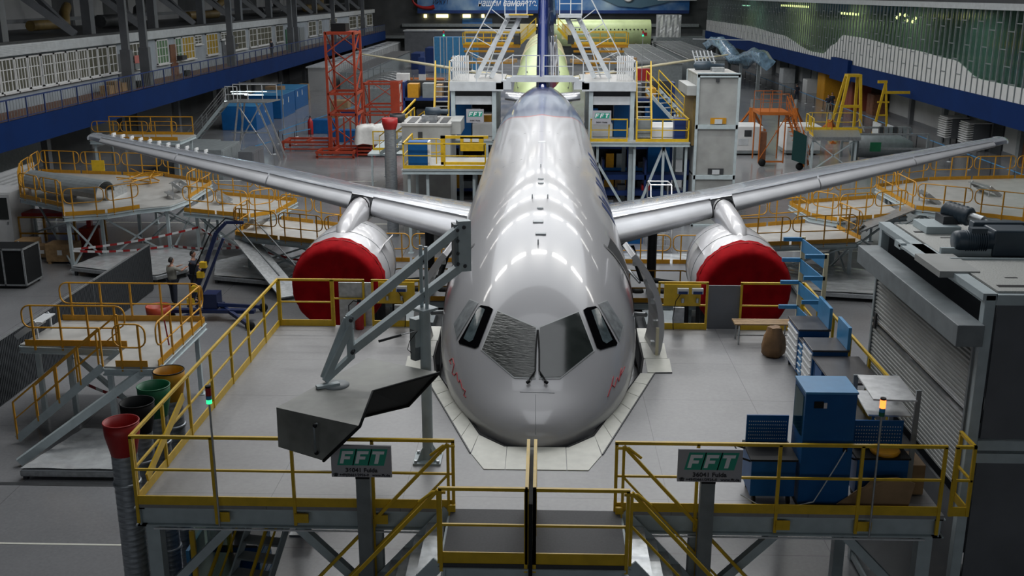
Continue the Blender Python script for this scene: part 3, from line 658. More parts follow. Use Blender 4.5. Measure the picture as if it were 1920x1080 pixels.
for s_ in (1, -1):
    rs = [section(x, s_) for x in XS]
    if s_ < 0: rs = [r[::-1] for r in rs]
    # main box starts behind the slat
    rs2 = []
    for x in XS:
        r = section(x, s_)
        le = wing_le(x); c_ = wing_te(x) - le; cut = .12
        rs2.append([Vector((v.x, max(v.y, le + cut * c_), v.z)) for v in (r if s_ > 0 else r[::-1])])
    wg = MB().loft(rs2).build('wing', 'wing', AIR)
    for xa, xb in ((1.9, 5.55), (6.35, 9.6), (9.65, 13.6), (13.65, 17.3)):
        rr = []
        for x in (xa, (xa + xb) / 2, xb):
            le = wing_le(x); c_ = wing_te(x) - le; r = section(x, s_, 0, 1, .06)
            r = [Vector((v.x, min(v.y, le + .15 * c_) - .05, v.z + .012)) for v in r]; rr.append(r if s_ > 0 else r[::-1])
        MB().loft(rr, smooth=True).build('slat', 'slat', wg)
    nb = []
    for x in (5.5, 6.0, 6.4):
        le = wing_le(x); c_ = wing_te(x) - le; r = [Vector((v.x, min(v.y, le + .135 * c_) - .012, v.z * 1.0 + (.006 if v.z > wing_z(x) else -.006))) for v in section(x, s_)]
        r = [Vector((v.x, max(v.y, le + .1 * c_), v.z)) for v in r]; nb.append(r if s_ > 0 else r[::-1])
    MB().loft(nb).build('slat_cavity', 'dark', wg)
    # tip cap and small tip fence
    t = section(17.95, s_); c_ = sum(t, Vector()) / len(t)
    MB().loft([t if s_ > 0 else t[::-1], [c_ + (v - c_) * Vector((1, .75, .5)).x + Vector((s_ * .12, .25, 0)) for v in (t if s_ > 0 else t[::-1])]]).build('wing_tip', 'wing', wg)
    for xa, xb, w_ in ((3.5, 9, .76), (10, 16, .74)):   # control-surface seams
        P = []
        for k in range(9):
            x = xa + (xb - xa) * k / 8; le = wing_le(x); c_ = wing_te(x) - le; P.append(Vector((s_ * x, le + w_ * c_, wing_z(x) + .043 * c_)))
        MB().path(P, .008, 4).build('surface_seam', 'dsteel', wg)
    if s_ < 0:
        for k in range(11):    # little static wicks and clips along the outer trailing edge
            x = 13.2 + k * .42; MB().box(-x - .03, -x + .03, wing_te(x) - .2, wing_te(x) + .12, wing_z(x) + .02, wing_z(x) + .13).build('edge_clip', 'wht', wg)
    # nacelle
    EX, EZ, EY = s_ * 5.9, 2.76, 28.75
    nac = MB().lathe((EX, EY, EZ), [(1.02, .25), (1.1, .04), (1.17, 0), (1.24, .1), (1.31, .5), (1.37, 1.2), (1.385, 2.0), (1.33, 3.0), (1.2, 3.9), (1.05, 4.4), (1.0, 4.4)], 48, axis='Y').build('engine_nacelle', 'fus', AIR)
    MB().lathe((EX, EY, EZ), [(.95, 4.2), (.75, 5.0), (.5, 5.5)], 24, axis='Y').build('exhaust_nozzle', 'dark', nac)
    for yy in (1.45, 3.0):
        r_ = 1.385 if yy < 2 else 1.335
        MB().path([(EX + r_ * math.cos(a), EY + yy, EZ + r_ * math.sin(a)) for a in [2 * math.pi * k / 40 for k in range(40)]], .007, 4, closed=True).build('cowl_seam', 'dsteel', nac)
    a = math.radians(38); cx_ = EX - s_ * 1.36 * math.cos(a); cz_ = EZ + 1.36 * math.sin(a)
    MB().add([(cx_, EY + 1.0, cz_ - .05), (cx_, EY + 2.2, cz_ - .05), (cx_ - s_ * .3, EY + 2.2, cz_ + .28), (cx_ - s_ * .12, EY + 1.6, cz_ + .14), (cx_ + .02, EY + 1.0, cz_ - .07), (cx_ + .02, EY + 2.2, cz_ - .07), (cx_ - s_ * .3 + .02, EY + 2.2, cz_ + .26), (cx_ - s_ * .12 + .02, EY + 1.6, cz_ + .12)],
             [(0, 1, 2, 3), (7, 6, 5, 4), (0, 3, 7, 4), (3, 2, 6, 7), (2, 1, 5, 6), (1, 0, 4, 5)]).build('strake', 'fus', nac)
    # pylon fairing: half-buried teardrop rising from cowl to wing
    rr = []
    for y_, z_, rx, rz in [(29.9, 4.02, .03, .03), (30.1, 4.10, .18, .14), (30.5, 4.16, .26, .22), (31.2, 4.2, .29, .3), (32.2, 4.22, .3, .36), (33.0, 4.24, .3, .36), (33.5, 4.22, .28, .32), (36, 3.9, .15, .2)]:
        rr.append([Vector((EX - s_ * .0 + rx * math.cos(2 * math.pi * k / 20), y_, z_ + rz * math.sin(2 * math.pi * k / 20) - (.0 if math.sin(2 * math.pi * k / 20) > 0 else .25))) for k in range(20)])
    MB().loft(rr).build('pylon', 'fus', AIR)
    MB().path([(EX + .33 * math.cos(a), 33.0, 4.3 + .36 * math.sin(a)) for a in [math.pi * k / 8 for k in range(9)]], .02, 6).build('pylon_seal', 'black', AIR)
    # main landing gear leg and wheels below the wing root
    gl = MB().tube((s_ * 3.8, 34.6, .6), (s_ * 3.8, 34.6, 3.9), .16, 12).build('landing_gear_leg', 'dark', AIR)
    for dx in (-.45, .45): MB().lathe((s_ * 3.8 + dx, 34.6, .6), [(.25, -.2), (.55, -.2), (.6, -.1), (.6, .1), (.55, .2), (.25, .2)], 24, axis='X', caps=True).build('wheel', 'black', gl)
    MB().bar((s_ * 3.8, 34.6, 1.6), (s_ * 2.2, 33.6, 3.6), .12).build('drag_brace', 'dark', gl)
    # tailplane
    tp = [(.8, 52.2, 56.2), (1.9, 53.0, 56.4)]; rs = []
    for x, le, te in tp:
        c_ = te - le; r = [Vector((s_ * x, le + u * c_, 5.75 + .06 * x + t * c_ * .9)) for u, t in FOIL]; rs.append(r if s_ > 0 else r[::-1])
    MB().loft(rs).build('tailplane', 'wing', AIR)
# belly fairing
rr = []
for y_, w_, zt, zb in [(29.0, 1.0, 3.6, 2.7), (30.5, 2.0, 4.0, 2.45), (33, 2.3, 4.2, 2.3), (37, 2.3, 4.2, 2.3), (40, 1.9, 4.0, 2.5), (42, 1.0, 3.5, 2.7)]:
    rr.append([Vector((w_ * math.cos(2 * math.pi * k / 24), y_, (zt + zb) / 2 + (zt - zb) / 2 * math.sin(2 * math.pi * k / 24))) for k in range(24)])
MB().loft(rr).build('belly_fairing', 'fus', AIR)
# nose gear
ng = MB().tube((0, 21, .4), (0, 21, 3.0), .1, 10).build('landing_gear_leg', 'wsteel', AIR)
for dx in (-.25, .25): MB().lathe((dx, 21, .4), [(.15, -.12), (.35, -.12), (.39, 0), (.35, .12), (.15, .12)], 20, axis='X', caps=True).build('wheel', 'black', ng)
# fin
M['fin'] = mat('navy_fin_paint', (.006, .02, .13), .22, coat=.8)
def finsec(z, le, te, th):
    c_ = te - le; return [Vector((th * x + (.16 * max(0, u - .25) * c_ if u > .25 else 0), le + u * c_, z)) for u, x in [(0, 0), (.01, .35), (.04, .65), (.12, .9), (.3, 1), (.6, .75), (1, .05), (1, -.05), (.6, -.75), (.3, -1), (.12, -.9), (.04, -.65), (.01, -.35)]]
fin = MB().loft([finsec(6.3, 50.6, 58.2, .36), finsec(8, 51.8, 58.4, .33), finsec(12.6, 55.6, 59.4, .24)]).build('tail_fin', 'fin', AIR)
text_obj('МС-21', 1.3, (.72, 56.6, 9.6), (0, .35, -1), (0, 1, .35), 'wtxt', fin, shear=0)
sw = MB()
for k in range(3): sw.path([(.42 + .12 * k, 53.6 + .5 * k + .4 * math.sin(t_ * .5), 6.9 + .33 * t_) for t_ in range(7)], .03, 5)
sw.path([(.62 + .12 * math.cos(a), 55.4 + .75 * math.cos(a), 7.9 + .6 * math.sin(a)) for a in [2 * math.pi * k / 16 for k in range(16)]], .05, 5, closed=True)
sw.build('swirl_marking', 'wtxt', fin)
# ---- red cloth engine covers (separate things tied over the inlets)
for s_ in (-1, 1):
    EX, EZ, EY = s_ * 5.9, 2.76, 28.75
    rings = []
    prof = [(.02, -.11), (.3, -.115), (.6, -.10), (.85, -.09), (1.03, -.10), (1.14, -.085), (1.22, -.03), (1.275, .08), (1.33, .3), (1.365, .52), (1.375, .60)]
    for ri, (r_, h_) in enumerate(prof):
        ring = []
        for k in range(72):
            a = 2 * math.pi * k / 72; rip = (.012 * math.sin(17 * a + ri) + .01 * math.sin(31 * a)) * (1 if r_ > 1 else .3)
            sag = .10 * math.exp(-((r_ - .55) / .35) ** 2)
            ring.append(Vector((EX + (r_ + rip) * math.cos(a), EY + h_ + sag + rip * .6 + (.05 * math.sin(5 * a) if ri == len(prof) - 1 else 0), EZ + (r_ + rip) * math.sin(a))))
        rings.append(ring)
    cv = thing('engine_cover', 'red cloth cover tied over the ' + ('left' if s_ < 0 else 'right') + ' engine inlet, ' + ('behind the lift arm' if s_ < 0 else 'beside the blue shelf rack'), 'engine cover', (EX, EY, EZ - 1.3))
    MB().loft(rings).build('cloth', 'redcloth', cv)
    MB().path([(EX + 1.355 * math.cos(a), EY + .42, EZ + 1.355 * math.sin(a)) for a in [2 * math.pi * k / 48 for k in range(48)]], .012, 6, closed=True).build('drawstring', 'dred', cv)
# ================================================================ NOSE DOCK (deck around the airliner's nose)
DZ = 3.8
DOCK = thing('nose_dock', 'grey nose dock platform with yellow guard rails wrapped around the airliner nose', 'work platform', (0, 17.9, 0))
opn = [(.5, 15.75), (.95, 16.25), (2.02, 19.27), (2.14, 20.14), (2.16, 21.7), (2.2, 22.15)]
b = MB()
for s_ in (-1, 1):
    poly = [(0, 13.6), (s_ * 5.85, 13.6), (s_ * 5.85, 22.15)] + [(s_ * x, y) for x, y in reversed(opn)] + [(0, 15.75)]
    b.prism(poly, DZ - .06, DZ)
b.build('deck', 'dock', DOCK)
M['antislip'] = mat('dark_anti_slip_sheet', (.045, .046, .05), .7, var=.15, scale=30)
MB().box(-1.22, 1.22, 12.1, 13.6, DZ - .06, DZ).build('landing_deck', 'antislip', DOCK)
f = MB()
for a, c in [((-5.85, 13.68), (5.85, 13.68)), ((-5.8, 13.6), (-5.8, 22.1)), ((5.8, 13.6), (5.8, 22.1)), ((-5.85, 22.1), (-2.3, 22.1)), ((2.3, 22.1), (5.85, 22.1)), ((-1.2, 12.15), (1.2, 12.15)), ((-1.18, 12.1), (-1.18, 13.6)), ((1.18, 12.1), (1.18, 13.6)), ((-5.8, 17.5), (-2.2, 17.5)), ((5.8, 17.5), (2.2, 17.5))]:
    f.ibeam((a[0], a[1], DZ - .21), (c[0], c[1], DZ - .21), .16, .3)
f.build('deck_frame', 'steel', DOCK)
for x, y in [(-5.65, 13.75), (-2.35, 13.75), (2.35, 13.75), (5.65, 13.75), (-5.65, 21.9), (-2.6, 21.9), (2.6, 21.9), (5.65, 21.9), (-5.65, 17.6), (5.65, 17.6)]: leg(DOCK, x, y, DZ - .36, .2)
braces(DOCK, [((-5.55, 13.75, 2.3), (-4.5, 13.75, DZ - .4)), ((-2.45, 13.75, 2.3), (-3.5, 13.75, DZ - .4)), ((-2.25, 13.75, 2.3), (-1.2, 13.75, DZ - .4)), ((2.25, 13.75, 2.3), (1.2, 13.75, DZ - .4)), ((2.45, 13.75, 2.3), (3.5, 13.75, DZ - .4)), ((5.55, 13.75, 2.3), (4.5, 13.75, DZ - .4))], .13)
MB().box(-5.6, 5.6, 13.56, 13.58, DZ - .385, DZ - .365).build('cable_trim', 'alu', DOCK)
# ivory edge plates round the opening
fl = [[(-.82, 14.9), (-.49, 14.9), (-.49, 15.74), (-.53, 15.74), (-.98, 16.2), (-1.05, 15.45)], [(-.48, 14.9), (-.01, 14.9), (-.01, 15.74), (-.48, 15.74)], [(.0, 14.9), (.48, 14.9), (.48, 15.74), (.0, 15.74)], [(.49, 14.9), (.82, 14.9), (1.05, 15.45), (.98, 16.2), (.53, 15.74), (.49, 15.74)]]
for p in fl: MB().prism(p, DZ, DZ + .012).build('edge_plate', 'ivory', DOCK)
for s_ in (-1, 1):
    n = 6
    for i in range(n):
        u0, u1 = i / n, (i + .97) / n
        inn = lambda u: (.98 + (2.02 - .98) * u, 16.22 + (19.27 - 16.22) * u); ou = lambda u: (1.07 + (2.30 - 1.07) * u, 15.48 + (19.28 - 15.48) * u)
        q = [inn(u0), inn(u1), ou(u1), ou(u0)]
        MB().prism([(s_ * x, y) for x, y in q], DZ, DZ + .012).build('edge_plate', 'ivory', DOCK)
    for (ya, yb) in ((19.3, 20.12), (20.14, 21.1), (21.12, 22.1)):
        MB().prism([(s_ * 2.16, ya), (s_ * 2.18, yb), (s_ * 2.68, yb), (s_ * 2.64, ya)], DZ, DZ + .012).build('edge_plate', 'ivory', DOCK)
    MB().path([(s_ * x, y, DZ - .02) for x, y in [(0, 15.74)] + opn], .035, 6).build('edge_seal', 'black', DOCK)
    b = MB()
    for (a, c) in zip([(1.07, 15.48), (2.30, 19.28)], [(2.30, 19.28), (2.64, 19.3)]): b.bar((s_ * a[0], a[1], DZ + .01), (s_ * c[0], c[1], DZ + .01), .02, .02)
    b.build('plate_hinge', 'dark', DOCK)
# railings
rail(DOCK, [(-5.82, 13.6, DZ), (-1.18, 13.6, DZ)], step=1.16, drop=.3); rail(DOCK, [(1.15, 13.6, DZ), (5.76, 13.6, DZ)], step=1.16, drop=.3)
for x in (-4.66, -3.5, -2.34, 2.3, 3.46, 4.62): MB().box(x, x + .2, 13.55, 13.58, DZ - .24, DZ - .1).build('rail_bracket', 'yel', DOCK)
rail(DOCK, [(-5.82, 13.66, DZ), (-5.82, 22.1, DZ)], step=1.2, drop=.2)
rail(DOCK, [(5.82, 16.2, DZ), (5.82, 22.1, DZ)], step=1.2)
rail(DOCK, [(5.92, 13.6, DZ), (6.16, 13.6, DZ), (6.16, 14.1, DZ)], step=.5)
rail(DOCK, [(-5.78, 22.1, DZ), (-4.62, 22.1, DZ)], step=1.1); rail(DOCK, [(4.45, 22.1, DZ), (5.78, 22.1, DZ)], step=1.1)
rail(DOCK, [(-4.58, 22.1, DZ), (-3.9, 22.1, DZ)], step=.7, toe=0, mid=.6)
for s_ in (-1, 1):   # gate sheet and socket panel behind
    MB().box(s_ * 4.1 - .36, s_ * 4.1 + .36, 22.14, 22.18, DZ, DZ + 1.0).build('gate_sheet', 'dpanel' if s_ > 0 else 'galv', DOCK)
    rail(DOCK, [(s_ * 3.7, 22.1, DZ), (s_ * 2.65, 22.1, DZ)], step=1.05)
    g = MB().box(min(s_ * 3.55, s_ * 2.75), max(s_ * 3.55, s_ * 2.75), 22.02, 22.08, DZ + .58, DZ + 1.05).build('socket_panel', 'yel', DOCK)
    for k in (0, 1):
        x = s_ * 3.25 + k * .32 - .1; MB().box(x - .12, x + .12, 21.93, 22.02, DZ + .86, DZ + .98).build('socket_box', 'wht', g); MB().box(x - .1, x + .1, 21.915, 21.93, DZ + .86, DZ + .92).build('socket_cover', 'dblue', g)
        MB().tube((x, 21.95, DZ + .76), (x, 21.95, DZ + .66), .035, 8).build('air_coupling', 'galv', g)
    MB().path([(s_ * 3.1, 21.95, DZ + .86), (s_ * 3.0, 21.93, DZ + .7), (s_ * 2.95, 21.95, DZ + .3), (s_ * 2.98, 22.0, DZ + .02)], .01, 5).build('cable', 'black', g)
    MB().box(s_ * 3.1 - .12, s_ * 3.1 + .12, 22.1, 22.14, DZ + .12, DZ + .5).build('perforated_strip', 'galv', DOCK)
# front landing with its rails
rail(DOCK, [(-1.22, 12.12, DZ), (-.11, 12.12, DZ)], step=1.1, toe=.16, drop=.12); rail(DOCK, [(.0, 12.12, DZ), (1.2, 12.12, DZ)], step=1.2, toe=.16, drop=.12)
rail(DOCK, [(-.1, 12.12, DZ), (-.1, 13.62, DZ)], step=.75, toe=.16); rail(DOCK, [(.0, 12.12, DZ), (.0, 13.62, DZ)], step=.75, toe=.16)
MB().box(-.075, -.025, 12.05, 13.7, DZ - .3, DZ + .9).build('centre_post_plate', 'black', DOCK)
for s_ in (-1, 1):
    MB().box(s_ * 1.2 - .05, s_ * 1.2 + .05, 13.5, 13.56, DZ - .2, DZ + .1).build('rail_bracket', 'yel', DOCK)
    ST_ = thing('staircase', 'steel staircase with yellow hand rails going down ' + ('left' if s_ < 0 else 'right') + ' from the front landing', 'stairs', (s_ * 2.6, 12.9, 0))
    stairs(ST_, (s_ * 1.25, 12.15, DZ - .02), (s_ * 4.55, 12.15, .1), (0, 1, 0), 1.42, n=18, sm='galv', posts=4, h=1.05, rails=(1, 1))
    for yy in (12.15, 13.57): MB().path([(s_ * 1.15, yy, DZ + 1.0), (s_ * 1.32, yy, DZ + 1.0), (s_ * 1.5, yy, DZ + .85)], .022, 6).build('rail_bend', 'yel', ST_)
# FFT sign boards on grey posts
def fft(x0, x1, Y, z0, z1, label, post=True, small=False, pz=0.0, name='company_sign'):
    xm = (x0 + x1) / 2; w = x1 - x0; h = z1 - z0
    t = thing(name, label, 'sign', (xm, Y, pz))
    bd = MB().box(x0, x1, Y - .02, Y + .02, z0, z1).build('board', 'signg', t)
    k = w / .85
    for i in range(3):
        cx = xm + (i - 1) * .215 * k + .02 * k; zz = z0 + h * .64; hh = .125 * k; sh = .03 * k; hw = .115 * k
        P = [(cx - hw - sh, zz - hh), (cx + hw - sh, zz - hh), (cx + hw + sh, zz + hh), (cx - hw + sh, zz + hh)]
        MB().add([(x, Y - .024, z) for x, z in P] + [(x, Y - .02, z) for x, z in P], [(0, 1, 2, 3), (0, 4, 5, 1), (1, 5, 6, 2), (2, 6, 7, 3), (3, 7, 4, 0)]).build('logo_field', 'fft', bd)
        c = lambda u, v: (cx + u * k + v * k * .22, zz + v * k)
        L_ = {0: [(-.085, -.095), (-.035, -.095), (-.035, -.03), (.045, -.03), (.045, .015), (-.035, .015), (-.035, .05), (.075, .05), (.075, .095), (-.085, .095)], 2: [(-.03, -.095), (.025, -.095), (.025, .05), (.08, .05), (.08, .095), (-.085, .095), (-.085, .05), (-.03, .05)]}
        pts = [c(*q) for q in L_[0 if i < 2 else 2]]
        n = len(pts); MB().add([(x, Y - .030, z) for x, z in pts], [tuple(range(n))]).build('logo_letter', 'wtxt', bd)
    if not small:
        text_obj('36041 Fulda', .085 * k, (xm, Y - .026, z0 + h * .22), (1, 0, 0), (0, 0, 1), 'txt', bd, bold=.002, width=.45 * k)
        text_obj('\u260e +49(0)661/2926-0   www.fft.de', .05 * k, (xm, Y - .026, z0 + h * .07), (1, 0, 0), (0, 0, 1), 'txt', bd, bold=.001, width=.8 * k)
    else: text_obj('36041 Fulda', .085 * k, (xm, Y - .026, z0 + h * .15), (1, 0, 0), (0, 0, 1), 'txt', bd, bold=.002, width=.5 * k)
    if post:
        MB().bar((xm, Y + .1, pz), (xm, Y + .1, z0 + .02), .2, .12, up=(0, 1, 0)).build('post', 'dsteel', t); MB().box(xm - .1, xm + .1, Y + .02, Y + .16, z0 - .05, z0 + .02).build('post_cap', 'black', t)
    return t
fft(-2.87, -2.02, 13.32, 4.43, 4.91, 'grey company sign with teal letters left of the staircase landing')
fft(1.98, 2.87, 13.32, 4.43, 4.92, 'grey company sign with teal letters right of the staircase landing')
# ---------------------------------------------------------------- lift arm with grey hood
BAL = thing('lift_arm', 'grey parallelogram lift arm on a column holding a big grey hood over the dock railing', 'lifting arm', (-1.73, 15.23, DZ))
b = MB().tube((-1.73, 15.23, DZ), (-1.73, 15.23, 6.3), .085, 20); col = b.build('column', 'steel', BAL)
MB().box(-1.95, -1.51, 15.01, 15.45, DZ, DZ + .03).build('base_plate', 'steel', col)
for a in range(4):
    d = Vector((math.cos(a * math.pi / 2 + .78), math.sin(a * math.pi / 2 + .78), 0)); c = Vector((-1.73, 15.23, DZ + .03))
    MB().quadslab(c + d * .08, c + d * .22, c + d * .1 + Vector((0, 0, .2)), c + d * .08 + Vector((0, 0, .2)), .012).build('gusset', 'steel', col)
    MB().lathe(c + d * .25, [(.025, 0), (.025, .04)], 6, caps=True).build('bolt', 'galv', col)
u = Vector((-.68, -.73, 0)); nrm = Vector((-.73, .68, 0)); H_ = Vector((-1.73, 15.23, 0))
MB().rbox(H_ + Vector((0, 0, 6.33)), .3, .3, .04, rz=.8).build('head_plate', 'steel', col)
MB().rbox(H_ - u * .02 + Vector((-.12, .02, 5.95)), .22, .16, .45, rz=.8).build('brake_housing', 'steel', col)
MB().rbox(H_ + Vector((-.16, .0, 5.75)), .1, .12, .5, rz=.8).build('brake_housing', 'dsteel', col)
for k in (-.06, .06): MB().bar(H_ + nrm * k + Vector((0, 0, 6.33)), H_ + nrm * k + Vector((0, 0, 7.32)), .05, .05, up=(0, 1, 0)).build('pivot_strut', 'steel', BAL)
T1, T2 = at(866, 424, 15.75), at(868, 496, 15.75); E1, E2 = at(655, 597, 14.45), at(658, 657, 14.45)
MB().bar(T1, E1, .10, .13).build('upper_arm', 'steel', BAL); MB().bar(T2, E2, .10, .13).build('lower_arm', 'steel', BAL)
tw = MB().rbox((T1 + T2) / 2 + Vector((.02, 0, 0)), .2, .16, .8, rz=.3).build('counterweight', 'steel', BAL)
MB().rbox((T1 + T2) / 2 + Vector((-.12, 0, .02)), .06, .2, .66, rz=.3).build('side_cheek', 'dsteel', tw)
for z_ in (-.27, -.1, .1, .27): MB().lathe((T1 + T2) / 2 + Vector((-.06, -.12, z_)), [(.025, -.04), (.025, .02)], 8, axis='Y', caps=True).build('bolt', 'dark', tw)
for P_ in (E1, E2, T1, T2, (T1 + E1) / 2 + Vector((.22, .22, .12)), (T2 + E2) / 2 + Vector((.22, .22, .12))): MB().lathe(P_ + Vector((.04, -.05, 0)), [(.03, -.06), (.03, .04)], 8, axis='Y', caps=True).build('pivot_bolt', 'dark', BAL)
MB().bar(E2 - Vector((0, 0, .12)), E1 + Vector((0, 0, .05)), .1, .1, up=(0, 1, 0)).build('end_link', 'steel', BAL)
Q = at(607, 713, 14.2)
MB().bar(E1 + Vector((-.04, 0, 0)), Q + Vector((-.03, .12, 0)), .05, .09).build('hanger_bar', 'steel', BAL); MB().bar(E1 + Vector((.02, -.02, -.12)), Q + Vector((.03, -.03, 0)), .05, .09).build('hanger_bar', 'steel', BAL)
MB().bar(E2 + Vector((0, 0, -.09)), Q + Vector((.02, -.02, 0)), .08, .08).build('hanger_foot', 'steel', BAL)
HT = 5.45
hp = [on(518, 764, HT), on(690, 671, HT), on(824, 699, HT), on(699, 734, HT), on(675, 799, HT)]
hb = [on(522, 838, HT - .6), Vector((hp[1].x, hp[1].y, HT - .6)), on(766, 761, HT - .6), on(683, 781, HT - .6), on(607, 864, HT - .6)]
hoodp = MB(); n = 5
vs = [tuple(v) for v in hp] + [tuple(v) for v in hb]
hoodp.add(vs, [(4, 3, 2, 1, 0), (0, 1, 6, 5), (1, 2, 7, 6), (4, 0, 5, 9)])
cc = sum(hp, Vector()) / 5; vs2 = [tuple(cc + (v - cc) * .985 - Vector((0, 0, .012))) for v in hp] + [tuple(Vector((cc.x, cc.y, 0)) + (Vector((v.x, v.y, 0)) - Vector((cc.x, cc.y, 0))) * .985 + Vector((0, 0, v.z))) for v in hb]
hoodp.add(vs2, [(0, 1, 2, 3, 4), (5, 6, 1, 0), (6, 7, 2, 1), (9, 5, 0, 4)])
hood = hoodp.build('hood', 'hood', BAL)
MB().path([hp[2], hp[3], hp[4], hb[4], hb[3], hb[2], hp[2]], .022, 8).build('rubber_edge', 'black', hood)
ofs = Vector((-.015, .02, -.012)); lv = [v + ofs for v in (hp[3], hp[2], hb[2], hb[3], hp[4], hb[4])]
MB().add([tuple(v) for v in lv], [(0, 1, 2, 3), (0, 3, 5, 4)]).build('hood_mouth_shade', 'black', hood)  # black sheet across the mouth stands in for the shade inside the hood
hm = Vector((Q.x + .05, Q.y, HT))
MB().lathe(hm + Vector((.12, .02, 0)), [(.2, 0), (.2, .015), (.001, .02)], 20).build('swivel_plate', 'dsteel', BAL); MB().rbox(hm + Vector((.02, -.06, .03)), .34, .1, .04, rz=.5).build('swivel_clamp', 'steel', BAL)
fa = hp[0] + (hp[4] - hp[0]) * .52 + Vector((-.02, -.04, 0))
MB().path([fa + Vector((0, 0, -.08)), fa + Vector((-.03, -.06, -.1)), fa + Vector((-.03, -.06, -.48)), fa + Vector((0, 0, -.5))], .018, 8).build('handle', 'dsteel', hood)
for z_ in (-.09, -.49): MB().sphere(fa + Vector((-.02, -.05, z_)), .032, 8).build('handle_grip', 'black', hood)
gs = MB().tube(at(710, 640, 14.8), at(752, 628, 14.95), .022, 8).build('gas_spring', 'dark', BAL)
MB().tube(at(752, 628, 14.95), at(783, 620, 15.1), .008, 6).build('spring_rod', 'galv', gs)
MB().path([at(783, 620, 15.1), at(768, 640, 15.0), at(764, 655, 15.0), at(772, 662, 15.0)], .006, 5).build('cable', 'black', BAL)
# ---------------------------------------------------------------- coloured extraction ducts beside the dock
for k, (cx, cy, zt, m_, lab) in enumerate([(-6.55, 15.0, 4.5, 'dred', 'red'), (-6.62, 15.85, 4.48, 'black', 'black'), (-6.6, 16.55, 4.5, 'green', 'green'), (-6.6, 17.3, 4.5, 'ora_yel', 'yellow')]):
    t = thing('waste_chute', 'tall grey metal waste chute with %s funnel top beside the dock railing' % lab, 'waste chute', (cx, cy, 0), 'waste chutes with coloured funnels')
    MB().lathe((cx, cy, 0), [(.2, 3.95), (.27, 4.3), (.275, zt), (.255, zt), (.24, 4.25), (.17, 3.9)], 32).build('funnel', m_, t)
    MB().path([(cx + .272 * math.cos(a), cy + .272 * math.sin(a), zt) for a in [2 * math.pi * i / 32 for i in range(32)]], .012, 6, closed=True).build('rim', m_ if m_ != 'ora_yel' else 'black', t)
    b = MB(); prof = []
    for i in range(41): prof += [(.2, i * .1), (.204, i * .1 + .012), (.2, i * .1 + .024)]
    pp = b.lathe((cx, cy, 0), prof, 24).build('pipe', 'duct', t)
    for z_ in (1.4, 3.45): MB().lathe((cx, cy, z_), [(.2, -.03), (.225, -.02), (.225, .02), (.2, .03)], 24).build('pipe_clamp', 'duct', pp)
# signal towers on thin poles
def signal(x, y, z0, z1, lit, label):
    t = thing('signal_tower', label, 'signal light', (x, y, z0)); MB().tube((x, y, z0), (x, y, z1), .016, 8).build('pole', 'galv', t)
    segs = [('wgrn' if lit == 'g' else 'green', .06), ('lblue', .06), ('wred' if lit == 'r' else 'dred', .12), ('black', .03)]
    z = z1
    for m_, h in segs: MB().lathe((x, y, z), [(.04, 0), (.04, h - .004)], 14, caps=True).build('lens' if m_ != 'black' else 'cap', m_, t); z += h
p = at(378, 676, 13.5); signal(p.x + .05, 13.52, 3.5, 5.43, 'g', 'thin signal pole with lit green lens on the left front railing')
p = at(1640, 700, 13.5); signal(4.78, 13.5, 3.5, 5.37, 'r', 'thin signal pole with lit orange red lens beside the roller shutter')
MB().bar((-5.78, 13.95, DZ + .25), (-5.78, 15.7, DZ + .85), .03, .14).build('kick_board', 'yel', DOCK)
# ---------------------------------------------------------------- furniture on the dock
def caster(parent, x, y, z, r=.06):
    MB().lathe((x, y, z + r), [(.3 * r, -.02), (r, -.02), (r, .02), (.3 * r, .02)], 14, axis='X', caps=True).build('caster', 'black', parent)
def drawer_unit(x0, x1, y0, y1, z0, z1, label, n=6, face='-x', panel=None, grp=None, dm='wht', rails_=True):
    t = thing('drawer_cabinet', label, 'cabinet', ((x0 + x1) / 2, (y0 + y1) / 2, z0), grp)
    MB().box(x0, x1, y0, y1, z0 + .12, z1 - .04).build('body', 'blue', t, .008)
    MB().box(x0 - .02, x1 + .02, y0 - .02, y1 + .02, z1 - .04, z1).build('worktop', 'hatch', t, .008)
    for i in range(n):
        za = z0 + .16 + (z1 - z0 - .24) * i / n; zb = za + (z1 - z0 - .24) / n - .015
        if face == '-x': d = MB().box(x0 - .015, x0, y0 + .03, y1 - .03, za, zb).build('drawer', dm, t, .004); MB().box(x0 - .035, x0 - .015, y0 + .05, y1 - .05, zb - .03, zb - .012).build('handle', 'wht', d)
        else: d = MB().box(x0 + .03, x1 - .03, y0 - .015, y0, za, zb).build('drawer', dm, t, .004)
    for x in (x0 + .06, x1 - .06):
        for y in (y0 + .06, y1 - .06): caster(t, x, y, z0)
    if panel: MB().box(x1 - .03, x1 + .03, y0, y1, z1, z1 + panel).build('back_panel', 'lblue', t, .006)
    return t
drawer_unit(5.0, 5.58, 19.1, 19.95, DZ, 4.8, 'blue drawer cabinet with white drawer fronts beside the brown bag', panel=.42)
drawer_unit(4.97, 5.6, 17.9, 18.6, DZ, 4.8, 'blue drawer cabinet with white drawer fronts between the dark table and the farther cabinet', panel=.42)
drawer_unit(5.0, 5.6, 18.7, 19.02, DZ, 4.66, 'narrow blue drawer cabinet squeezed between the two white-fronted cabinets', n=5, dm='lblue')
t = thing('work_table', 'dark-topped work table beside the roller shutter', 'table', (5.4, 17.2, DZ)); MB().box(4.95, 5.78, 16.5, 17.85, 4.66, 4.7).build('tabletop', 'hatch', t)
for x, y in ((5.0, 16.6), (5.0, 17.75), (5.72, 16.6), (5.72, 17.75)): MB().box(x - .02, x + .02, y - .02, y + .02, DZ, 4.66).build('leg', 'blue', t)
MB().box(4.98, 5.0, 17.3, 17.8, DZ + .1, 4.6).build('side_panel', 'blue', t)
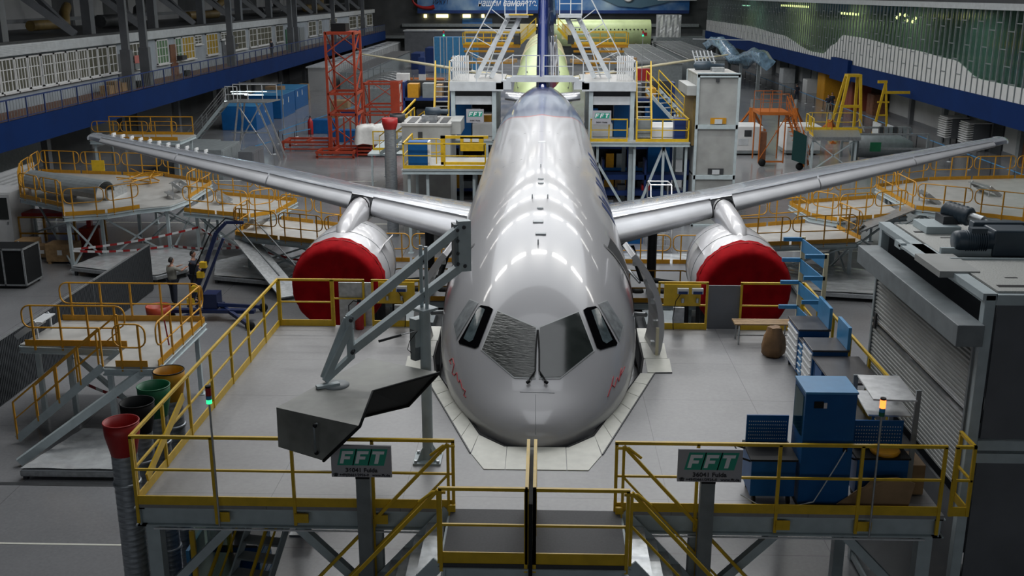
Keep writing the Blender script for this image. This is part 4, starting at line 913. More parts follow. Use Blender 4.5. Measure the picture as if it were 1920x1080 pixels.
t = thing('tool_cabinet', 'tall plain blue cabinet with a small black label near the front railing', 'cabinet', (4.17, 14.1, DZ))
MB().box(3.8, 4.52, 13.78, 14.42, DZ + .06, 5.57).build('body', 'blue', t, .01); MB().box(3.79, 4.53, 13.77, 14.43, 5.57, 5.6).build('top_panel', 'lblue', t)
d = MB().box(3.785, 3.8, 13.86, 14.34, 4.9, 5.5).build('glass_window', 'glass', t); MB().box(3.92, 4.05, 13.765, 13.78, 5.36, 5.46).build('label_plate', 'black', t); MB().box(4.055, 4.10, 13.765, 13.78, 5.36, 5.44).build('small_sticker', 'wht', t)
MB().box(4.38, 4.44, 13.765, 13.78, 4.7, 4.78).build('socket', 'black', t); MB().box(3.8, 4.52, 13.79, 14.4, DZ, DZ + .06).build('plinth', 'black', t)
MB().path([(4.41, 13.74, 4.74), (4.28, 13.7, 4.5), (4.1, 13.68, 4.15), (4.0, 13.68, 3.95), (3.7, 13.68, 3.87), (3.2, 13.68, 3.9), (2.95, 13.68, 4.05)], .009, 5).build('cable', 'wsteel', t)
def cart(x0, x1, y0, y1, label, front=True):
    t = thing('tool_cart', label, 'cart', ((x0 + x1) / 2, (y0 + y1) / 2, DZ))
    MB().box(x0, x1, y0, y1, DZ + .14, 4.5).build('body', 'blue', t, .01); MB().box(x0 - .02, x1 + .02, y0 - .02, y1 + .02, 4.5, 4.53).build('worktop', 'black', t)
    pb = MB().box(x0 + .02, x1, y1 - .03, y1, 4.53, 4.95).build('perforated_panel', 'blue', t)
    h = MB()
    for i in range(18):
        for j in range(6): cx = x0 + .06 + (x1 - x0 - .1) * i / 17; cz = 4.58 + .055 * j; h.box(cx - .007, cx + .007, y1 - .034, y1 - .03, cz - .007, cz + .007)
    tag(h.build('perforation', 'wsteel', pb), kind='stuff')
    for x in (x0 + .07, x1 - .07):
        for y in (y0 + .07, y1 - .07): caster(t, x, y, DZ, .07)
    MB().path([(x0, y0 + .1, 4.45), (x0 - .14, y0 + .1, 4.5), (x0 - .16, y1 - .1, 4.5), (x0, y1 - .1, 4.45)], .015, 6).build('push_handle', 'black', t)
cart(3.12, 3.76, 13.85, 14.5, 'low blue tool cart with perforated back panel left of the tall blue cabinet')
cart(4.66, 5.4, 13.95, 14.35, 'low blue tool cart with perforated back panel right of the tall blue cabinet')
MB_ = MB().lathe((5.1, 14.14, 4.53), [(.2, 0), (.22, .04), (.2, .06)], 20, caps=True); tag(MB_.build('cable_reel', 'ora_yel'), 'yellow cable reel lying on the right blue tool cart', 'cable reel')
t = thing('metal_shelf', 'galvanised two-tier shelf with slotted post beside the signal pole', 'shelf', (5.35, 15.5, DZ))
for z_, x_, y_ in ((5.35, 5.2, 14.62), (4.95, 5.28, 15.0)): MB().rbox((x_, y_, z_), .62, 1.0, .025, rz=-.06).build('shelf_board', 'alu', t)
for x, y, zp in ((5.5, 14.15, 5.5), (4.95, 15.3, 5.3), (5.55, 15.3, 5.3)): MB().box(x - .035, x + .035, y - .02, y + .02, DZ, zp).build('slotted_post', 'dsteel', t)
b = MB(); b.add([(4.35, 13.72, DZ), (5.35, 13.72, DZ), (5.45, 13.78, DZ + .42), (5.2, 13.8, DZ + .5), (4.85, 13.8, DZ + .47), (4.75, 13.79, DZ + .36), (4.62, 13.77, DZ + .3), (4.5, 13.76, DZ + .2), (4.35, 13.74, DZ + .1)] + [(4.35, 13.7, DZ), (5.35, 13.7, DZ), (5.45, 13.76, DZ + .42), (5.2, 13.78, DZ + .5), (4.85, 13.78, DZ + .47), (4.75, 13.77, DZ + .36), (4.62, 13.75, DZ + .3), (4.5, 13.74, DZ + .2), (4.35, 13.72, DZ + .1)], [tuple(range(9)), tuple(range(17, 8, -1))] + [(i, (i + 1) % 9, 9 + (i + 1) % 9, 9 + i) for i in range(9)]); tag(b.build('cardboard_sheet', 'card'), 'torn brown cardboard sheet leaning on the blue carts behind the front railing', 'cardboard')
b = MB().box(5.46, 5.75, 14.2, 14.7, DZ + .021, DZ + .5); tag(b.build('storage_box', 'card', bevel=.01), 'brown cardboard box at the right end of the dock', 'box')
t = thing('bench', 'slatted wooden bench on grey legs in front of the red right engine cover', 'bench', (4.75, 21.3, DZ))
for k in range(4): MB().box(4.15, 5.4, 21.08 + k * .1, 21.16 + k * .1, DZ + .43, DZ + .46).build('seat_slat', 'wood', t)
for x in (4.25, 5.3): MB().path([(x, 21.08, DZ), (x, 21.1, DZ + .43), (x, 21.44, DZ + .43), (x, 21.48, DZ)], .02, 6).build('leg', 'galv', t)
MB().tube((4.25, 21.27, DZ + .15), (5.3, 21.27, DZ + .15), .015, 6).build('stretcher', 'galv', t)
rings = []
for i, (r_, h) in enumerate([(.16, 0), (.22, .05), (.24, .2), (.21, .4), (.14, .55), (.12, .62)]):
    rings.append([Vector((4.83 + (r_ + .03 * math.sin(5 * a + i) + .015 * math.sin(11 * a)) * math.cos(a), 20.4 + (r_ + .03 * math.sin(4 * a + 2 * i)) * math.sin(a), DZ + h)) for a in [2 * math.pi * k / 24 for k in range(24)]])
tag(MB().loft(rings).build('paper_bag', 'bag'), 'crumpled brown paper bag leaning at the end of the drawer cabinets', 'bag')
# cantilever rack with blue arms
t = thing('cantilever_rack', 'blue cantilever rack with pale slotted uprights and sloping panels behind the bench', 'rack', (5.65, 21.2, DZ))
A_ = Vector((5.62, 21.75, 0)); B_ = Vector((5.72, 20.25, 0))
for P_, zt in ((A_, 6.0), (B_, 6.0)): MB().box(P_.x - .04, P_.x + .04, P_.y - .03, P_.y + .03, DZ, zt).build('upright', 'cream', t)
for z_ in (5.95, 5.5, 5.0, 4.45):
    MB().box(A_.x - .42, A_.x, A_.y - .03, A_.y + .03, z_ - .04, z_ + .04).build('arm', 'lblue', t); MB().box(B_.x - .42, B_.x, B_.y - .03, B_.y + .03, z_ - .04, z_ + .04).build('arm', 'lblue', t)
    MB().quadslab(A_ + Vector((-.02, 0, z_ - .25)), B_ + Vector((-.02, 0, z_ - .25)), B_ + Vector((-.02, 0, z_ + .02)), A_ + Vector((-.02, 0, z_ + .02)), .02).build('side_panel', 'lblue', t)
# fire extinguisher at the gate sheet
def extinguisher(x, y, z, label, s=1.0):
    t = thing('fire_extinguisher', label, 'fire extinguisher', (x, y, z))
    MB().lathe((x, y, z), [(.001, 0), (.085 * s, .0), (.09 * s, .03), (.09 * s, .42 * s), (.06 * s, .5 * s), (.03 * s, .53 * s), (.03 * s, .56 * s)], 18, caps=True).build('cylinder_body', 'dred', t)
    MB().path([(x, y, z + .56 * s), (x - .1 * s, y - .02, z + .6 * s), (x - .2 * s, y - .02, z + .5 * s), (x - .2 * s, y, z + .2 * s)], .012, 6).build('hose', 'black', t)
    MB().box(x - .03, x + .05, y - .015, y + .015, z + .56 * s, z + .62 * s).build('valve', 'black', t)
extinguisher(-3.98, 21.9, DZ, 'red fire extinguisher standing before the grey gate sheet on the dock', 1.1)
# ---------------------------------------------------------------- roller shutter container beside the dock
CT = thing('shutter_container', 'tall grey machine container with half-open roller shutter beside the dock', 'container', (7.8, 16.5, 0))
X0, X1, Y0, Y1, ZT = 6.3, 9.6, 14.2, 18.85, 6.92
for x, y in ((X0, Y0), (X0, Y1), (X1, Y0), (X1, Y1)): MB().box(x - .0, x + .15, y - .0, y + .15, 0, ZT).build('corner_post', 'steel', CT, .01)
for z_ in (ZT - .15, 4.55, 4.35, 0.05):
    b = MB(); b.box(X0 + .15, X1, Y0, Y0 + .1, z_, z_ + .15); b.box(X0 + .02, X0 + .12, Y0 + .15, Y1, z_, z_ + .15) if z_ > 5 or z_ < 1 else None; b.build('frame_rail', 'steel', CT)
MB().box(X0 + .2, X1, Y0 + .04, Y0 + .08, 4.72, ZT - .15).build('front_panel', 'dpanel', CT); MB().box(X0 + .2, X1, Y0 + .04, Y0 + .08, .2, 4.35).build('front_panel', 'dpanel', CT)
MB().box(X0 + .15, X1, Y1 + .02, Y1 + .06, .2, ZT - .15).build('rear_panel', 'dpanel', CT)
MB().box(X0 + .06, X0 + .1, Y0 + .15, Y1, 0.2, 3.6).build('lower_panel', 'dpanel', CT)
for z0_, z1_, nm in ((3.85, 5.02, 'shutter_curtain'), (5.14, 6.2, 'shutter_curtain')):
    b = MB(); z_ = z0_
    while z_ < z1_ - .03:
        b.add([(X0 + .03, Y0 + .2, z_), (X0 + .03, Y1 - .05, z_), (X0 - .012, Y1 - .05, z_ + .02), (X0 - .012, Y0 + .2, z_ + .02), (X0 - .012, Y0 + .2, z_ + .055), (X0 - .012, Y1 - .05, z_ + .055), (X0 + .03, Y0 + .2, z_ + .072), (X0 + .03, Y1 - .05, z_ + .072)], [(0, 3, 2, 1), (3, 4, 5, 2), (4, 6, 7, 5)]); z_ += .073
    b.build(nm, 'concrete', CT)
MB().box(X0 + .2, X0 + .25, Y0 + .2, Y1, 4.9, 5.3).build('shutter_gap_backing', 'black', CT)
MB().box(X0 - .03, X0 + .03, Y0 + .2, Y1 - .05, 5.0, 5.05).build('shutter_edge', 'alu', CT); MB().box(X0 - .03, X0 + .03, Y0 + .2, Y1 - .05, 5.12, 5.16).build('shutter_edge', 'alu', CT)
for y in (Y0 + .14, Y1 - .05): MB().box(X0 - .03, X0 + .05, y, y + .06, DZ - .1, 6.3).build('guide_channel', 'dsteel', CT)
b = MB().box(X0 - .38, X0, Y0 - .1, Y1 + .1, 6.18, 6.5); b.build('shutter_housing', 'dsteel', CT, .01)
# roof: chequer plates, channel, bracket shelf
M['chq'] = mat('chequer_plate', (.42, .43, .41), .5, .1, var=.2, scale=40, bump=.3)
for xa, xb, ya, yb in ((6.5, 9.6, 16.6, 18.7), (6.5, 9.6, 14.3, 16.1)): MB().box(xa, xb, ya, yb, ZT, ZT + .03).build('roof_plate', 'chq', CT)
MB().box(6.5, 9.6, 16.12, 16.5, ZT - .05, ZT - .02).build('roof_channel', 'dark', CT); MB().box(6.5, 9.6, 16.5, 16.58, ZT - .02, ZT + .12).build('roof_beam', 'steel', CT); MB().box(6.5, 9.6, 16.08, 16.12, ZT - .02, ZT + .06).build('roof_beam', 'steel', CT)
b = MB(); b.bar((X0 + .06, Y0, ZT - .03), (X0 + .06, Y1 + .1, ZT - .03), .2, .1); b.build('roof_edge_beam', 'steel', CT)
MB().box(X0 - .25, X0 + .35, 15.3, 16.4, ZT - .05, ZT + .05).build('bracket_shelf', 'concrete', CT); MB().box(X0 - .25, X0 + .2, 16.4, 17.2, ZT - .02, ZT + .02).build('bracket_arm', 'steel', CT); MB().box(X0 - .25, X0 - .15, 17.1, 17.4, ZT - .06, ZT + .05).build('bracket_arm', 'steel', CT)
for k in range(4):
    for (yy) in (15.0, 17.6): MB().box(6.9 + k * .6, 7.08 + k * .6, yy + .1 * k, yy + .05 + .1 * k, ZT + .03, ZT + .034).build('roof_slot', 'black', CT)
for yy in (14.5, 18.0): MB().box(6.6, 7.7, yy, yy + .12, ZT + .03, ZT + .034).build('roof_slot', 'black', CT)
MB().box(X0 - .06, X0 - .03, Y1 - .3, Y1 - .2, 5.0, 5.3).build('switch_box', 'dark', CT)
# gear motors on the container roof
GM = thing('gear_motor', 'dark blue-grey gear motor with shafts on the container roof', 'motor', (8.2, 17.0, ZT + .12))
M['motor'] = mat('blue_grey_motor_paint', (.035, .055, .075), .4, var=.15)
MB().box(7.3, 7.95, 16.45, 16.95, ZT - .02, ZT + .42).build('gearbox', 'motor', GM, .03); MB().box(7.15, 8.0, 16.95, 17.15, ZT + .03, ZT + .45).build('bearing_block', 'motor', GM, .02)
b = MB().lathe((7.0, 16.6, ZT + .22), [(.02, -.28), (.15, -.28), (.17, -.22), (.17, .05), (.15, .1), (.15, .32)], 24, axis='X', caps=True); mo = b.build('motor_body', 'motor', GM)
f_ = MB()
for k in range(10): f_.lathe((6.88 + .035 * k, 16.6, ZT + .22), [(.15, 0), (.18, .004), (.18, .016), (.15, .02)], 20, axis='X')
f_.build('cooling_fins', 'motor', mo); MB().box(6.95, 7.2, 16.5, 16.66, ZT + .36, ZT + .44).build('terminal_box', 'motor', mo)
MB().tube((7.95, 16.6, ZT + .2), (8.12, 16.5, ZT + .17), .1, 16).build('coupling', 'galv', GM); MB().tube((8.1, 16.5, ZT + .17), (9.0, 16.1, ZT + .05), .045, 12).build('output_shaft', 'galv', GM)
d_ = Vector((.5, -.86, -.08)).normalized()
GM2 = thing('drive_shaft', 'black bellows and steel drive shaft above the gear motor', 'drive shaft', (7.3, 18.2, ZT + .03))
P_ = Vector((7.25, 18.45, ZT + .36)); b = MB(); rings = []
for k in range(13):
    c = P_ + d_ * k * .045; r_ = .17 if k % 2 else .135; a1 = d_.cross(Vector((0, 0, 1))).normalized(); b1 = a1.cross(d_); rings.append([c + (a1 * math.cos(2 * math.pi * i / 18) + b1 * math.sin(2 * math.pi * i / 18)) * r_ for i in range(18)])
b.loft(rings).build('bellows', 'motor', GM2)
MB().tube(P_ + d_ * .54, P_ + d_ * .8, .09, 16).build('coupling', 'galv', GM2); MB().tube(P_ + d_ * .8, P_ + d_ * 1.45, .045, 12).build('shaft', 'galv', GM2)
MB().box(6.75, 7.35, 17.9, 18.6, ZT + .03, ZT + .16).build('mount_tray', 'steel', GM2, .01); MB().box(7.1, 7.4, 18.1, 18.5, ZT + .16, ZT + .3).build('mount_block', 'dark', GM2)
# ---------------------------------------------------------------- things under the dock
for (x0, x1, y0, y1, lab, pan) in [(-6.0, -5.15, 17.0, 17.9, 'dark blue drawer cart on casters standing on the floor below the front railing', .9), (-6.0, -5.4, 15.9, 16.7, 'second blue drawer cart with upright panel below the left end of the dock', .5)]:
    t = thing('tool_cart', lab, 'cart', ((x0 + x1) / 2, (y0 + y1) / 2, 0))
    MB().box(x0, x1, y0, y1, .12, 1.15).build('body', 'blue', t, .01); MB().box(x0 - .02, x1 + .02, y0 - .02, y1 + .02, 1.15, 1.2).build('worktop', 'hatch', t); MB().box(x0 - .06, x0, y0, y1, 1.2, 1.2 + pan).build('back_panel', 'lblue', t)
    for k in range(6): MB().box(x1, x1 + .02, y0 + .05, y1 - .05, .18 + k * .155, .31 + k * .155).build('drawer', 'lblue', t)
    for x in (x0 + .06, x1 - .06):
        for y in (y0 + .07, y1 - .07): caster(t, x, y, 0)
t = thing('glass_screen', 'greenish glazed screen standing behind the left front column of the dock', 'screen', (-5.9, 15.5, 0))
MB().box(-5.6, -5.56, 15.0, 16.8, .1, 2.6).build('pane', 'glass', t)
for y in (15.0, 16.8): MB().box(-5.62, -5.54, y - .03, y + .03, 0, 2.6).build('post', 'yel', t)
t = thing('staircase', 'narrow yellow-railed stairs under the left end of the dock', 'stairs', (-4.4, 15, 0)); stairs(t, (-5.0, 17.0, 2.3), (-5.5, 14.4, .2), (1, -.15, 0), .7, n=11, posts=2, sm='dsteel')
t = thing('bench', 'short slatted bench on a central steel foot seen under the dock', 'bench', (-5.0, 19.0, 0))
for k in range(3): MB().box(-5.15 + k * .14, -5.04 + k * .14, 19.3, 20.3, .45, .48).build('seat_slat', 'wood', t)
MB().box(-4.98, -4.92, 19.5, 19.56, .04, .45).build('leg', 'galv', t); MB().box(-5.2, -4.7, 19.45, 19.6, 0, .04).build('foot', 'galv', t)
t = thing('trolley', 'blue flat trolley carrying brown cardboard under the right side of the dock', 'cart', (3.2, 15.5, 0))
MB().box(2.9, 3.8, 15.2, 16.2, .3, .36).build('platform', 'blue', t); MB().box(3.0, 3.7, 15.3, 16.1, .36, .8).build('load_box', 'card', t)
for x in (3.0, 3.7):
    for y in (15.3, 16.1): caster(t, x, y, 0, .15)
# ================================================================ WING DOCKS
def V2(p): return (p.x, p.y)
def platform(name, label, pxs, z, legs, rails_, brs=(), zleg=None, m='ora_yel', lw=.12, cat='work platform', pts=None, dm='deckw', **k):
    P = pts or [V2(on(a, b_, z)) for a, b_ in pxs]
    cx = sum(p[0] for p in P) / len(P); cy = sum(p[1] for p in P) / len(P)
    t = thing(name, label, cat, (cx, cy, 0)); deck(t, P, z, m=dm)
    for x, y in legs: leg(t, x, y, z - .2, lw)
    for seq in rails_: loops(t, [(P[i][0], P[i][1], z) if isinstance(i, int) else (*i, z) for i in seq], m=m, **k)
    for a, c in brs: braces(t, [(a, c)], .08)
    return t, P
def xbr(t, a, c, z0, z1, w=.07):
    braces(t, [((a[0], a[1], z0), (c[0], c[1], z1)), ((c[0], c[1], z0), (a[0], a[1], z1))], w)
def step_unit(x, y, z, label, rz=0, m='galv', n=2, w=.9):
    t = thing('step_stool', label, 'steps', (x, y, z))
    for i in range(n):
        MB().rbox((x + i * .28 * math.cos(rz), y + i * .28 * math.sin(rz), z + .22 * (n - i)), .3, w, .03, rz=rz).build('tread', m, t)
    for s_ in (-1, 1):
        o = Vector((-math.sin(rz), math.cos(rz), 0)) * s_ * w / 2; c = Vector((x, y, z))
        MB().bar(c + o + Vector((0, 0, .22 * n)), c + o + Vector((n * .3 * math.cos(rz), n * .3 * math.sin(rz), .02)), .03, .16).build('side_plate', m, t); MB().bar(c + o + Vector((0, 0, .22 * n)), c + o + Vector((0, 0, .01)), .04, .04, up=(0, 1, 0)).build('leg', m, t)
    return t
# left outer platform
PA = [(-24.3, 47.4), (-25.2, 51.2), (-18.6, 50.2), (-15.6, 48.2), (-15.5, 44.5), (-15.8, 43.0), (-16.8, 42.4), (-17.8, 41.3), (-19.3, 40.7), (-20.2, 42.6), (-23.0, 44.6)]
LA, _ = platform('wing_dock', 'high wing dock with dark yellow loop railings beside the ribbed partition at far left', None, 2.3, [(-19.25, 40.9), (-17.8, 44.6), (-18.35, 42.0), (-23.9, 47.4), (-16.0, 43.2), (-15.9, 47.8), (-24.6, 50.8), (-19, 49.8)],
    [(9, 10, 0, 1), (1, 2, 3), (9, 8, 7, 6), (4, 3)], pts=PA)
for a, c in (((-19.25, 40.9), (-18.35, 42.0)), ((-18.35, 42), (-16, 43.2)), ((-19.25, 40.9), (-23.9, 47.4)), ((-17.8, 44.6), (-15.9, 47.8)), ((-16, 43.2), (-15.9, 47.8))): xbr(LA, a, c, .1, 2.0)
t = thing('railing_pile', 'heap of dismantled yellow railing tubes lying on the high left wing dock', 'railing parts', (-19, 48.2, 2.3)); random.seed(3)
for k in range(16):
    a = random.uniform(0, 3.1); c = Vector((-18.9 + random.uniform(-.6, .6), 48.0 + random.uniform(-.6, .6), 2.33 + k * .035)); d_ = Vector((math.cos(a), math.sin(a), 0)) * random.uniform(.5, 1.1); MB().tube(c - d_, c + d_, .028, 6).build('tube', 'ora_yel', t)
t = thing('shell_panel', 'large curved grey shell panel lying on a frame on the high left wing dock', 'panel', (-20.3, 44.5, 2.3))
rings = [[Vector((-23.0 + .55 * i * 1.0, 45.8 - .32 * i + 1.6 * math.cos(a) * .6, 2.75 + .55 * math.sin(a) + (.0))) for a in [math.pi * (k / 12) for k in range(13)] + [math.pi * (k / 12) for k in range(12, -1, -1)]] for i in range(9)]
for r_ in rings:
    for k in range(13, 26): r_[k] = r_[k] - Vector((0, 0, .05))
MB().loft(rings, smooth=False).build('shell', 'dsteel', t)
for x in (-22.6, -20.6, -18.9): MB().box(x, x + .12, 43.9 if x > -20 else 44.6, 46, 2.3, 2.75).build('cradle', 'galv', t)
o = MB().box(-20.95, -20.35, 47.5, 47.53, 3.0, 3.5).build('warning_sign', 'yel'); tag(o, 'small yellow notice hanging on the railing of the high left wing dock', 'notice')
step_unit(-16.6, 46.2, 2.3, 'grey steps on the high left wing dock beside the wing edge', rz=0)
step_unit(-16.3, 44.6, 2.3, 'low grey step at the inner corner of the high left wing dock', rz=.6, n=1)
# left middle platform
PB = [(-15.4, 43.5), (-15.3, 47.4), (-11.0, 45.8), (-11.3, 43.2), (-12.2, 42.3)]
LB, _ = platform('wing_dock', 'middle wing dock left of the aircraft between the high dock and the engine', None, 1.95, [(-14.85, 43.55), (-12.2, 42.6), (-15.1, 47.1), (-11.3, 45.4)], [(0, 4), (4, 3, 2), (1, 2)], pts=PB)
xbr(LB, (-14.85, 43.55), (-12.2, 42.6), .1, 1.8); xbr(LB, (-14.85, 43.55), (-15.1, 47.1), .1, 1.8); xbr(LB, (-12.2, 42.6), (-11.3, 45.4), .1, 1.8)
PC = [(-12.2, 40.1), (-12.1, 42.1), (-11.1, 43.1), (-7.9, 41.6), (-7.6, 39.0), (-8.3, 38.6)]
LC, _ = platform('wing_dock', 'inner wing dock left of the aircraft above the plastic-wrapped pallets', None, 1.7, [(-11.75, 40.35), (-11.9, 41.9), (-8.4, 38.9), (-7.9, 41.4)], [(0, 5), (1, 0), (5, 4), (2, 3)], pts=PC)
xbr(LC, (-11.75, 40.35), (-8.4, 38.9), .1, 1.5); xbr(LC, (-11.75, 40.35), (-11.9, 41.9), .1, 1.5); xbr(LC, (-11.9, 41.9), (-7.9, 41.4), .1, 1.5)
PD = [(-7.3, 33.2), (-7.3, 38.4), (-2.6, 38.4), (-2.6, 33.2)]
LD, _ = platform('wing_dock', 'low platform with dark yellow railings under the left wing root', None, 1.1, [(-7.1, 33.4), (-7.1, 38.2), (-2.8, 38.2), (-2.8, 33.4), (-5, 33.4)], [(0, 3), (0, 1), (3, 2), (1, 2)], pts=PD, seg=2.4, dm='dpanel')
step_unit(-14.4, 45.2, 1.95, 'grey steps standing on the middle left wing dock', rz=.3)
step_unit(-11.4, 41.3, 1.7, 'grey steps at the corner of the inner left wing dock', rz=2.6)
# slanted ladder ramp between platforms
t = thing('ramp', 'sloping galvanised walkway leaning on the inner left wing dock', 'ramp', (-10, 38, 0)); MB().quadslab((-12.2, 39.9, 1.5), (-9.6, 36.6, .1), (-8.9, 37.1, .1), (-11.5, 40.4, 1.5), .06).build('walkway', 'galv', t)
for o_ in (0, .8): MB().bar((-12.2 + o_ * .9, 39.9 + o_ * .6, 2.3), (-9.6 + o_ * .9, 36.6 + o_ * .6, 1.0), .04).build('hand_rail', 'dsteel', t)
# right side mirrors
for src, lab, dx in ((LA, 'high wing dock with dark yellow loop railings at the far right', 0), (LB, 'middle wing dock right of the aircraft behind the shutter container', 0), (LC, 'inner wing dock right of the aircraft next to the right engine', 0), (LD, 'low platform with dark yellow railings under the right wing root', 0)):
    pass
QA = [(-x, y) for x, y in PA]; QB = [(-x, y) for x, y in PB]; QC = [(-x, y) for x, y in PC]; QD = [(-x, y) for x, y in PD]
QA = [(15.6, 43.2), (15.5, 48.2), (18.6, 50.2), (25.2, 51.2), (24.3, 47.4), (23, 44.6), (20.2, 42.6), (19.3, 40.7)]
RA, _ = platform('wing_dock', 'high wing dock with dark yellow loop railings at the far right', None, 2.3, [(19.25, 41.0), (16, 43.4), (15.9, 47.8), (23.9, 47.4), (24.6, 50.8), (19, 49.8)], [(0, 7, 6, 5, 4), (1, 2, 3), (0, 1)], pts=QA)
for a, c in (((19.25, 41), (16, 43.4)), ((16, 43.4), (15.9, 47.8)), ((19.25, 41), (23.9, 47.4))): xbr(RA, a, c, .1, 2.0)
RB, _ = platform('wing_dock', 'middle wing dock right of the aircraft behind the shutter container', None, 1.95, [(14.85, 43.55), (12.2, 42.6), (15.1, 47.1), (11.3, 45.4)], [(0, 4), (4, 3, 2), (1, 2)], pts=QB)
xbr(RB, (14.85, 43.55), (12.2, 42.6), .1, 1.8)
QC = [(6.9, 38.6), (7.6, 41.8), (11.1, 43.1), (12.1, 42.1), (12.5, 40.0), (12.2, 39.6)]
RC, _ = platform('wing_dock', 'inner wing dock right of the aircraft next to the right engine', None, 1.7, [(12.1, 39.9), (11.9, 41.9), (7.2, 38.9), (7.9, 41.4)], [(0, 5), (4, 3), (1, 2), (0, 1)], pts=QC)
xbr(RC, (12.1, 39.9), (7.2, 38.9), .1, 1.5); xbr(RC, (12.1, 39.9), (11.9, 41.9), .1, 1.5)
RD, _ = platform('wing_dock', 'low platform with dark yellow railings under the right wing root', None, 1.1, [(7.1, 33.4), (7.1, 38.2), (2.8, 38.2), (2.8, 33.4), (5, 33.4)], [(0, 3), (0, 1), (3, 2), (1, 2)], pts=QD, seg=2.4, dm='dpanel')
step_unit(16.4, 44.6, 2.3, 'grey steps on the high right wing dock near the container', rz=0)
step_unit(19.6, 46.6, 2.3, 'wide two-tier grey steps on the high right wing dock', rz=.2, w=1.4)
step_unit(12.5, 41.6, 1.7, 'tilted galvanised steps at the end of the inner right wing dock', rz=-.6)
step_unit(22.2, 46.5, 2.3, 'small grey steps near the edge of the picture on the high right wing dock', rz=.2)
t = thing('ramp', 'short galvanised gangway bridging to the high right wing dock', 'ramp', (14.0, 41.5, 0)); MB().quadslab((12.6, 41.0, 1.75), (12.8, 42.2, 1.75), (15.7, 44.2, 2.32), (15.7, 43.2, 2.32), .06).build('walkway', 'galv', t)
# wrapped pallets below the docks
def slab(name, label, cat, P, z0, z1, m_, base='galv'):
    t = thing(name, label, cat, (sum(p[0] for p in P) / len(P), sum(p[1] for p in P) / len(P), 0))
    bm = bmesh.new(); vs = [bm.verts.new((x, y, z1)) for x, y in P]; bm.faces.new(vs); bmesh.ops.triangulate(bm, faces=bm.faces[:])
    for _ in range(4): bmesh.ops.subdivide_edges(bm, edges=bm.edges[:], cuts=1, use_grid_fill=True)
    o = MB(); ix = {}
    for v in bm.verts: ix[v] = len(o.v); o.v.append((v.co.x, v.co.y, z1 + .015 * math.sin(v.co.x * 5 + v.co.y * 4) * math.sin(v.co.y * 6)))
    for f in bm.faces: o.f.append(tuple(ix[v] for v in f.verts))
    bm.free(); o.build('plastic_wrap', m_, t); MB().prism(P, z1 - .08, z1 - .05).build('pallet_top', 'wsteel', t)
    b = MB()
    for i in range(len(P)): b.bar((P[i][0], P[i][1], z1 - .14), (P[(i + 1) % len(P)][0], P[(i + 1) % len(P)][1], z1 - .14), .06, .12)
    b.build('pallet_frame', base, t)
    for p in P: c = Vector((sum(q[0] for q in P) / len(P), sum(q[1] for q in P) / len(P), 0)); q = Vector((*p, 0)) * .95 + c * .05; MB().box(q.x - .05, q.x + .05, q.y - .05, q.y + .05, 0, z1 - .1).build('leg', 'dark', t)
    return t
slab('wrapped_pallet', 'long low trolley covered in shiny clear film beneath the high left wing dock', 'pallet', [(-18.9, 40.0), (-18.0, 44.2), (-14.5, 42.6), (-14.2, 39.9), (-15.0, 38.7)], 0, .4, 'film')
slab('wrapped_pallet', 'low trolley covered in shiny clear film under the inner left wing dock', 'pallet', [(-12.8, 39.0), (-13.4, 41.2), (-12.2, 43), (-9.4, 40.4), (-10.0, 38.2)], 0, .35, 'film')
slab('wrapped_pallet', 'low trolley covered in shiny clear film under the inner right wing dock', 'pallet', [(9.6, 37.6), (9.8, 42), (13.6, 40.4), (13.3, 36.9)], 0, .35, 'film')
slab('wrapped_pallet', 'pale wrapped pallet beneath the low platform of the right wing root', 'pallet', [(3.2, 39.5), (3.2, 43), (7.3, 43), (7.3, 39.5)], 0, .35, 'film')
# ================================================================ LEFT STAIR PLATFORM
PS = [(-13.65, 25.5), (-13.5, 27.6), (-9.4, 27.6), (-9.4, 23.9), (-10.75, 23.9), (-10.75, 25.3)]
LS, _ = platform('stair_platform', 'free-standing pale deck with dark yellow loop railings and a stair at the left', None, 2.1, [(-13.3, 25.7), (-12.4, 25.6), (-13.3, 27.4), (-9.6, 27.4), (-9.6, 24.1), (-10.7, 24.1)], [((-13.5, 25.4), (-10.7, 25.4)), (1, 2), (2, 3), ((-10.5, 23.9), (-9.6, 23.9))], pts=PS, seg=3.0)
LS['category'] = 'work platform'
stairs(LS, (-10.8, 23.95, 2.08), (-13.2, 23.95, .1), (0, 1, 0), 1.1, n=9, rm='ora_yel', sm='galv', posts=5)
MB().bar((-9.8, 24, 1.95), (-12.5, 22.6, .1), .12, .2).build('brace_beam', 'steel', LS); MB().bar((-12.3, 25.7, 1.7), (-9.6, 24.3, .2), .1).build('brace_beam', 'steel', LS)
step_unit(-13.4, 26.4, 2.1, 'pale steps on the upper left corner of the stair platform', rz=math.pi, m='wsteel', n=2, w=.8)
MB().path([(-9.4, 24.6 + .02 * k, 3.1 - .09 * k) for k in range(9)], .02, 5).build('safety_chain', 'dred', LS)
slab('wrapped_pallet', 'crumpled clear plastic film over a pallet beneath the yellow stair platform', 'pallet', [(-12.1, 21.9), (-11.6, 24.2), (-9.0, 24.2), (-9.3, 21.9)], 0, .3, 'film')
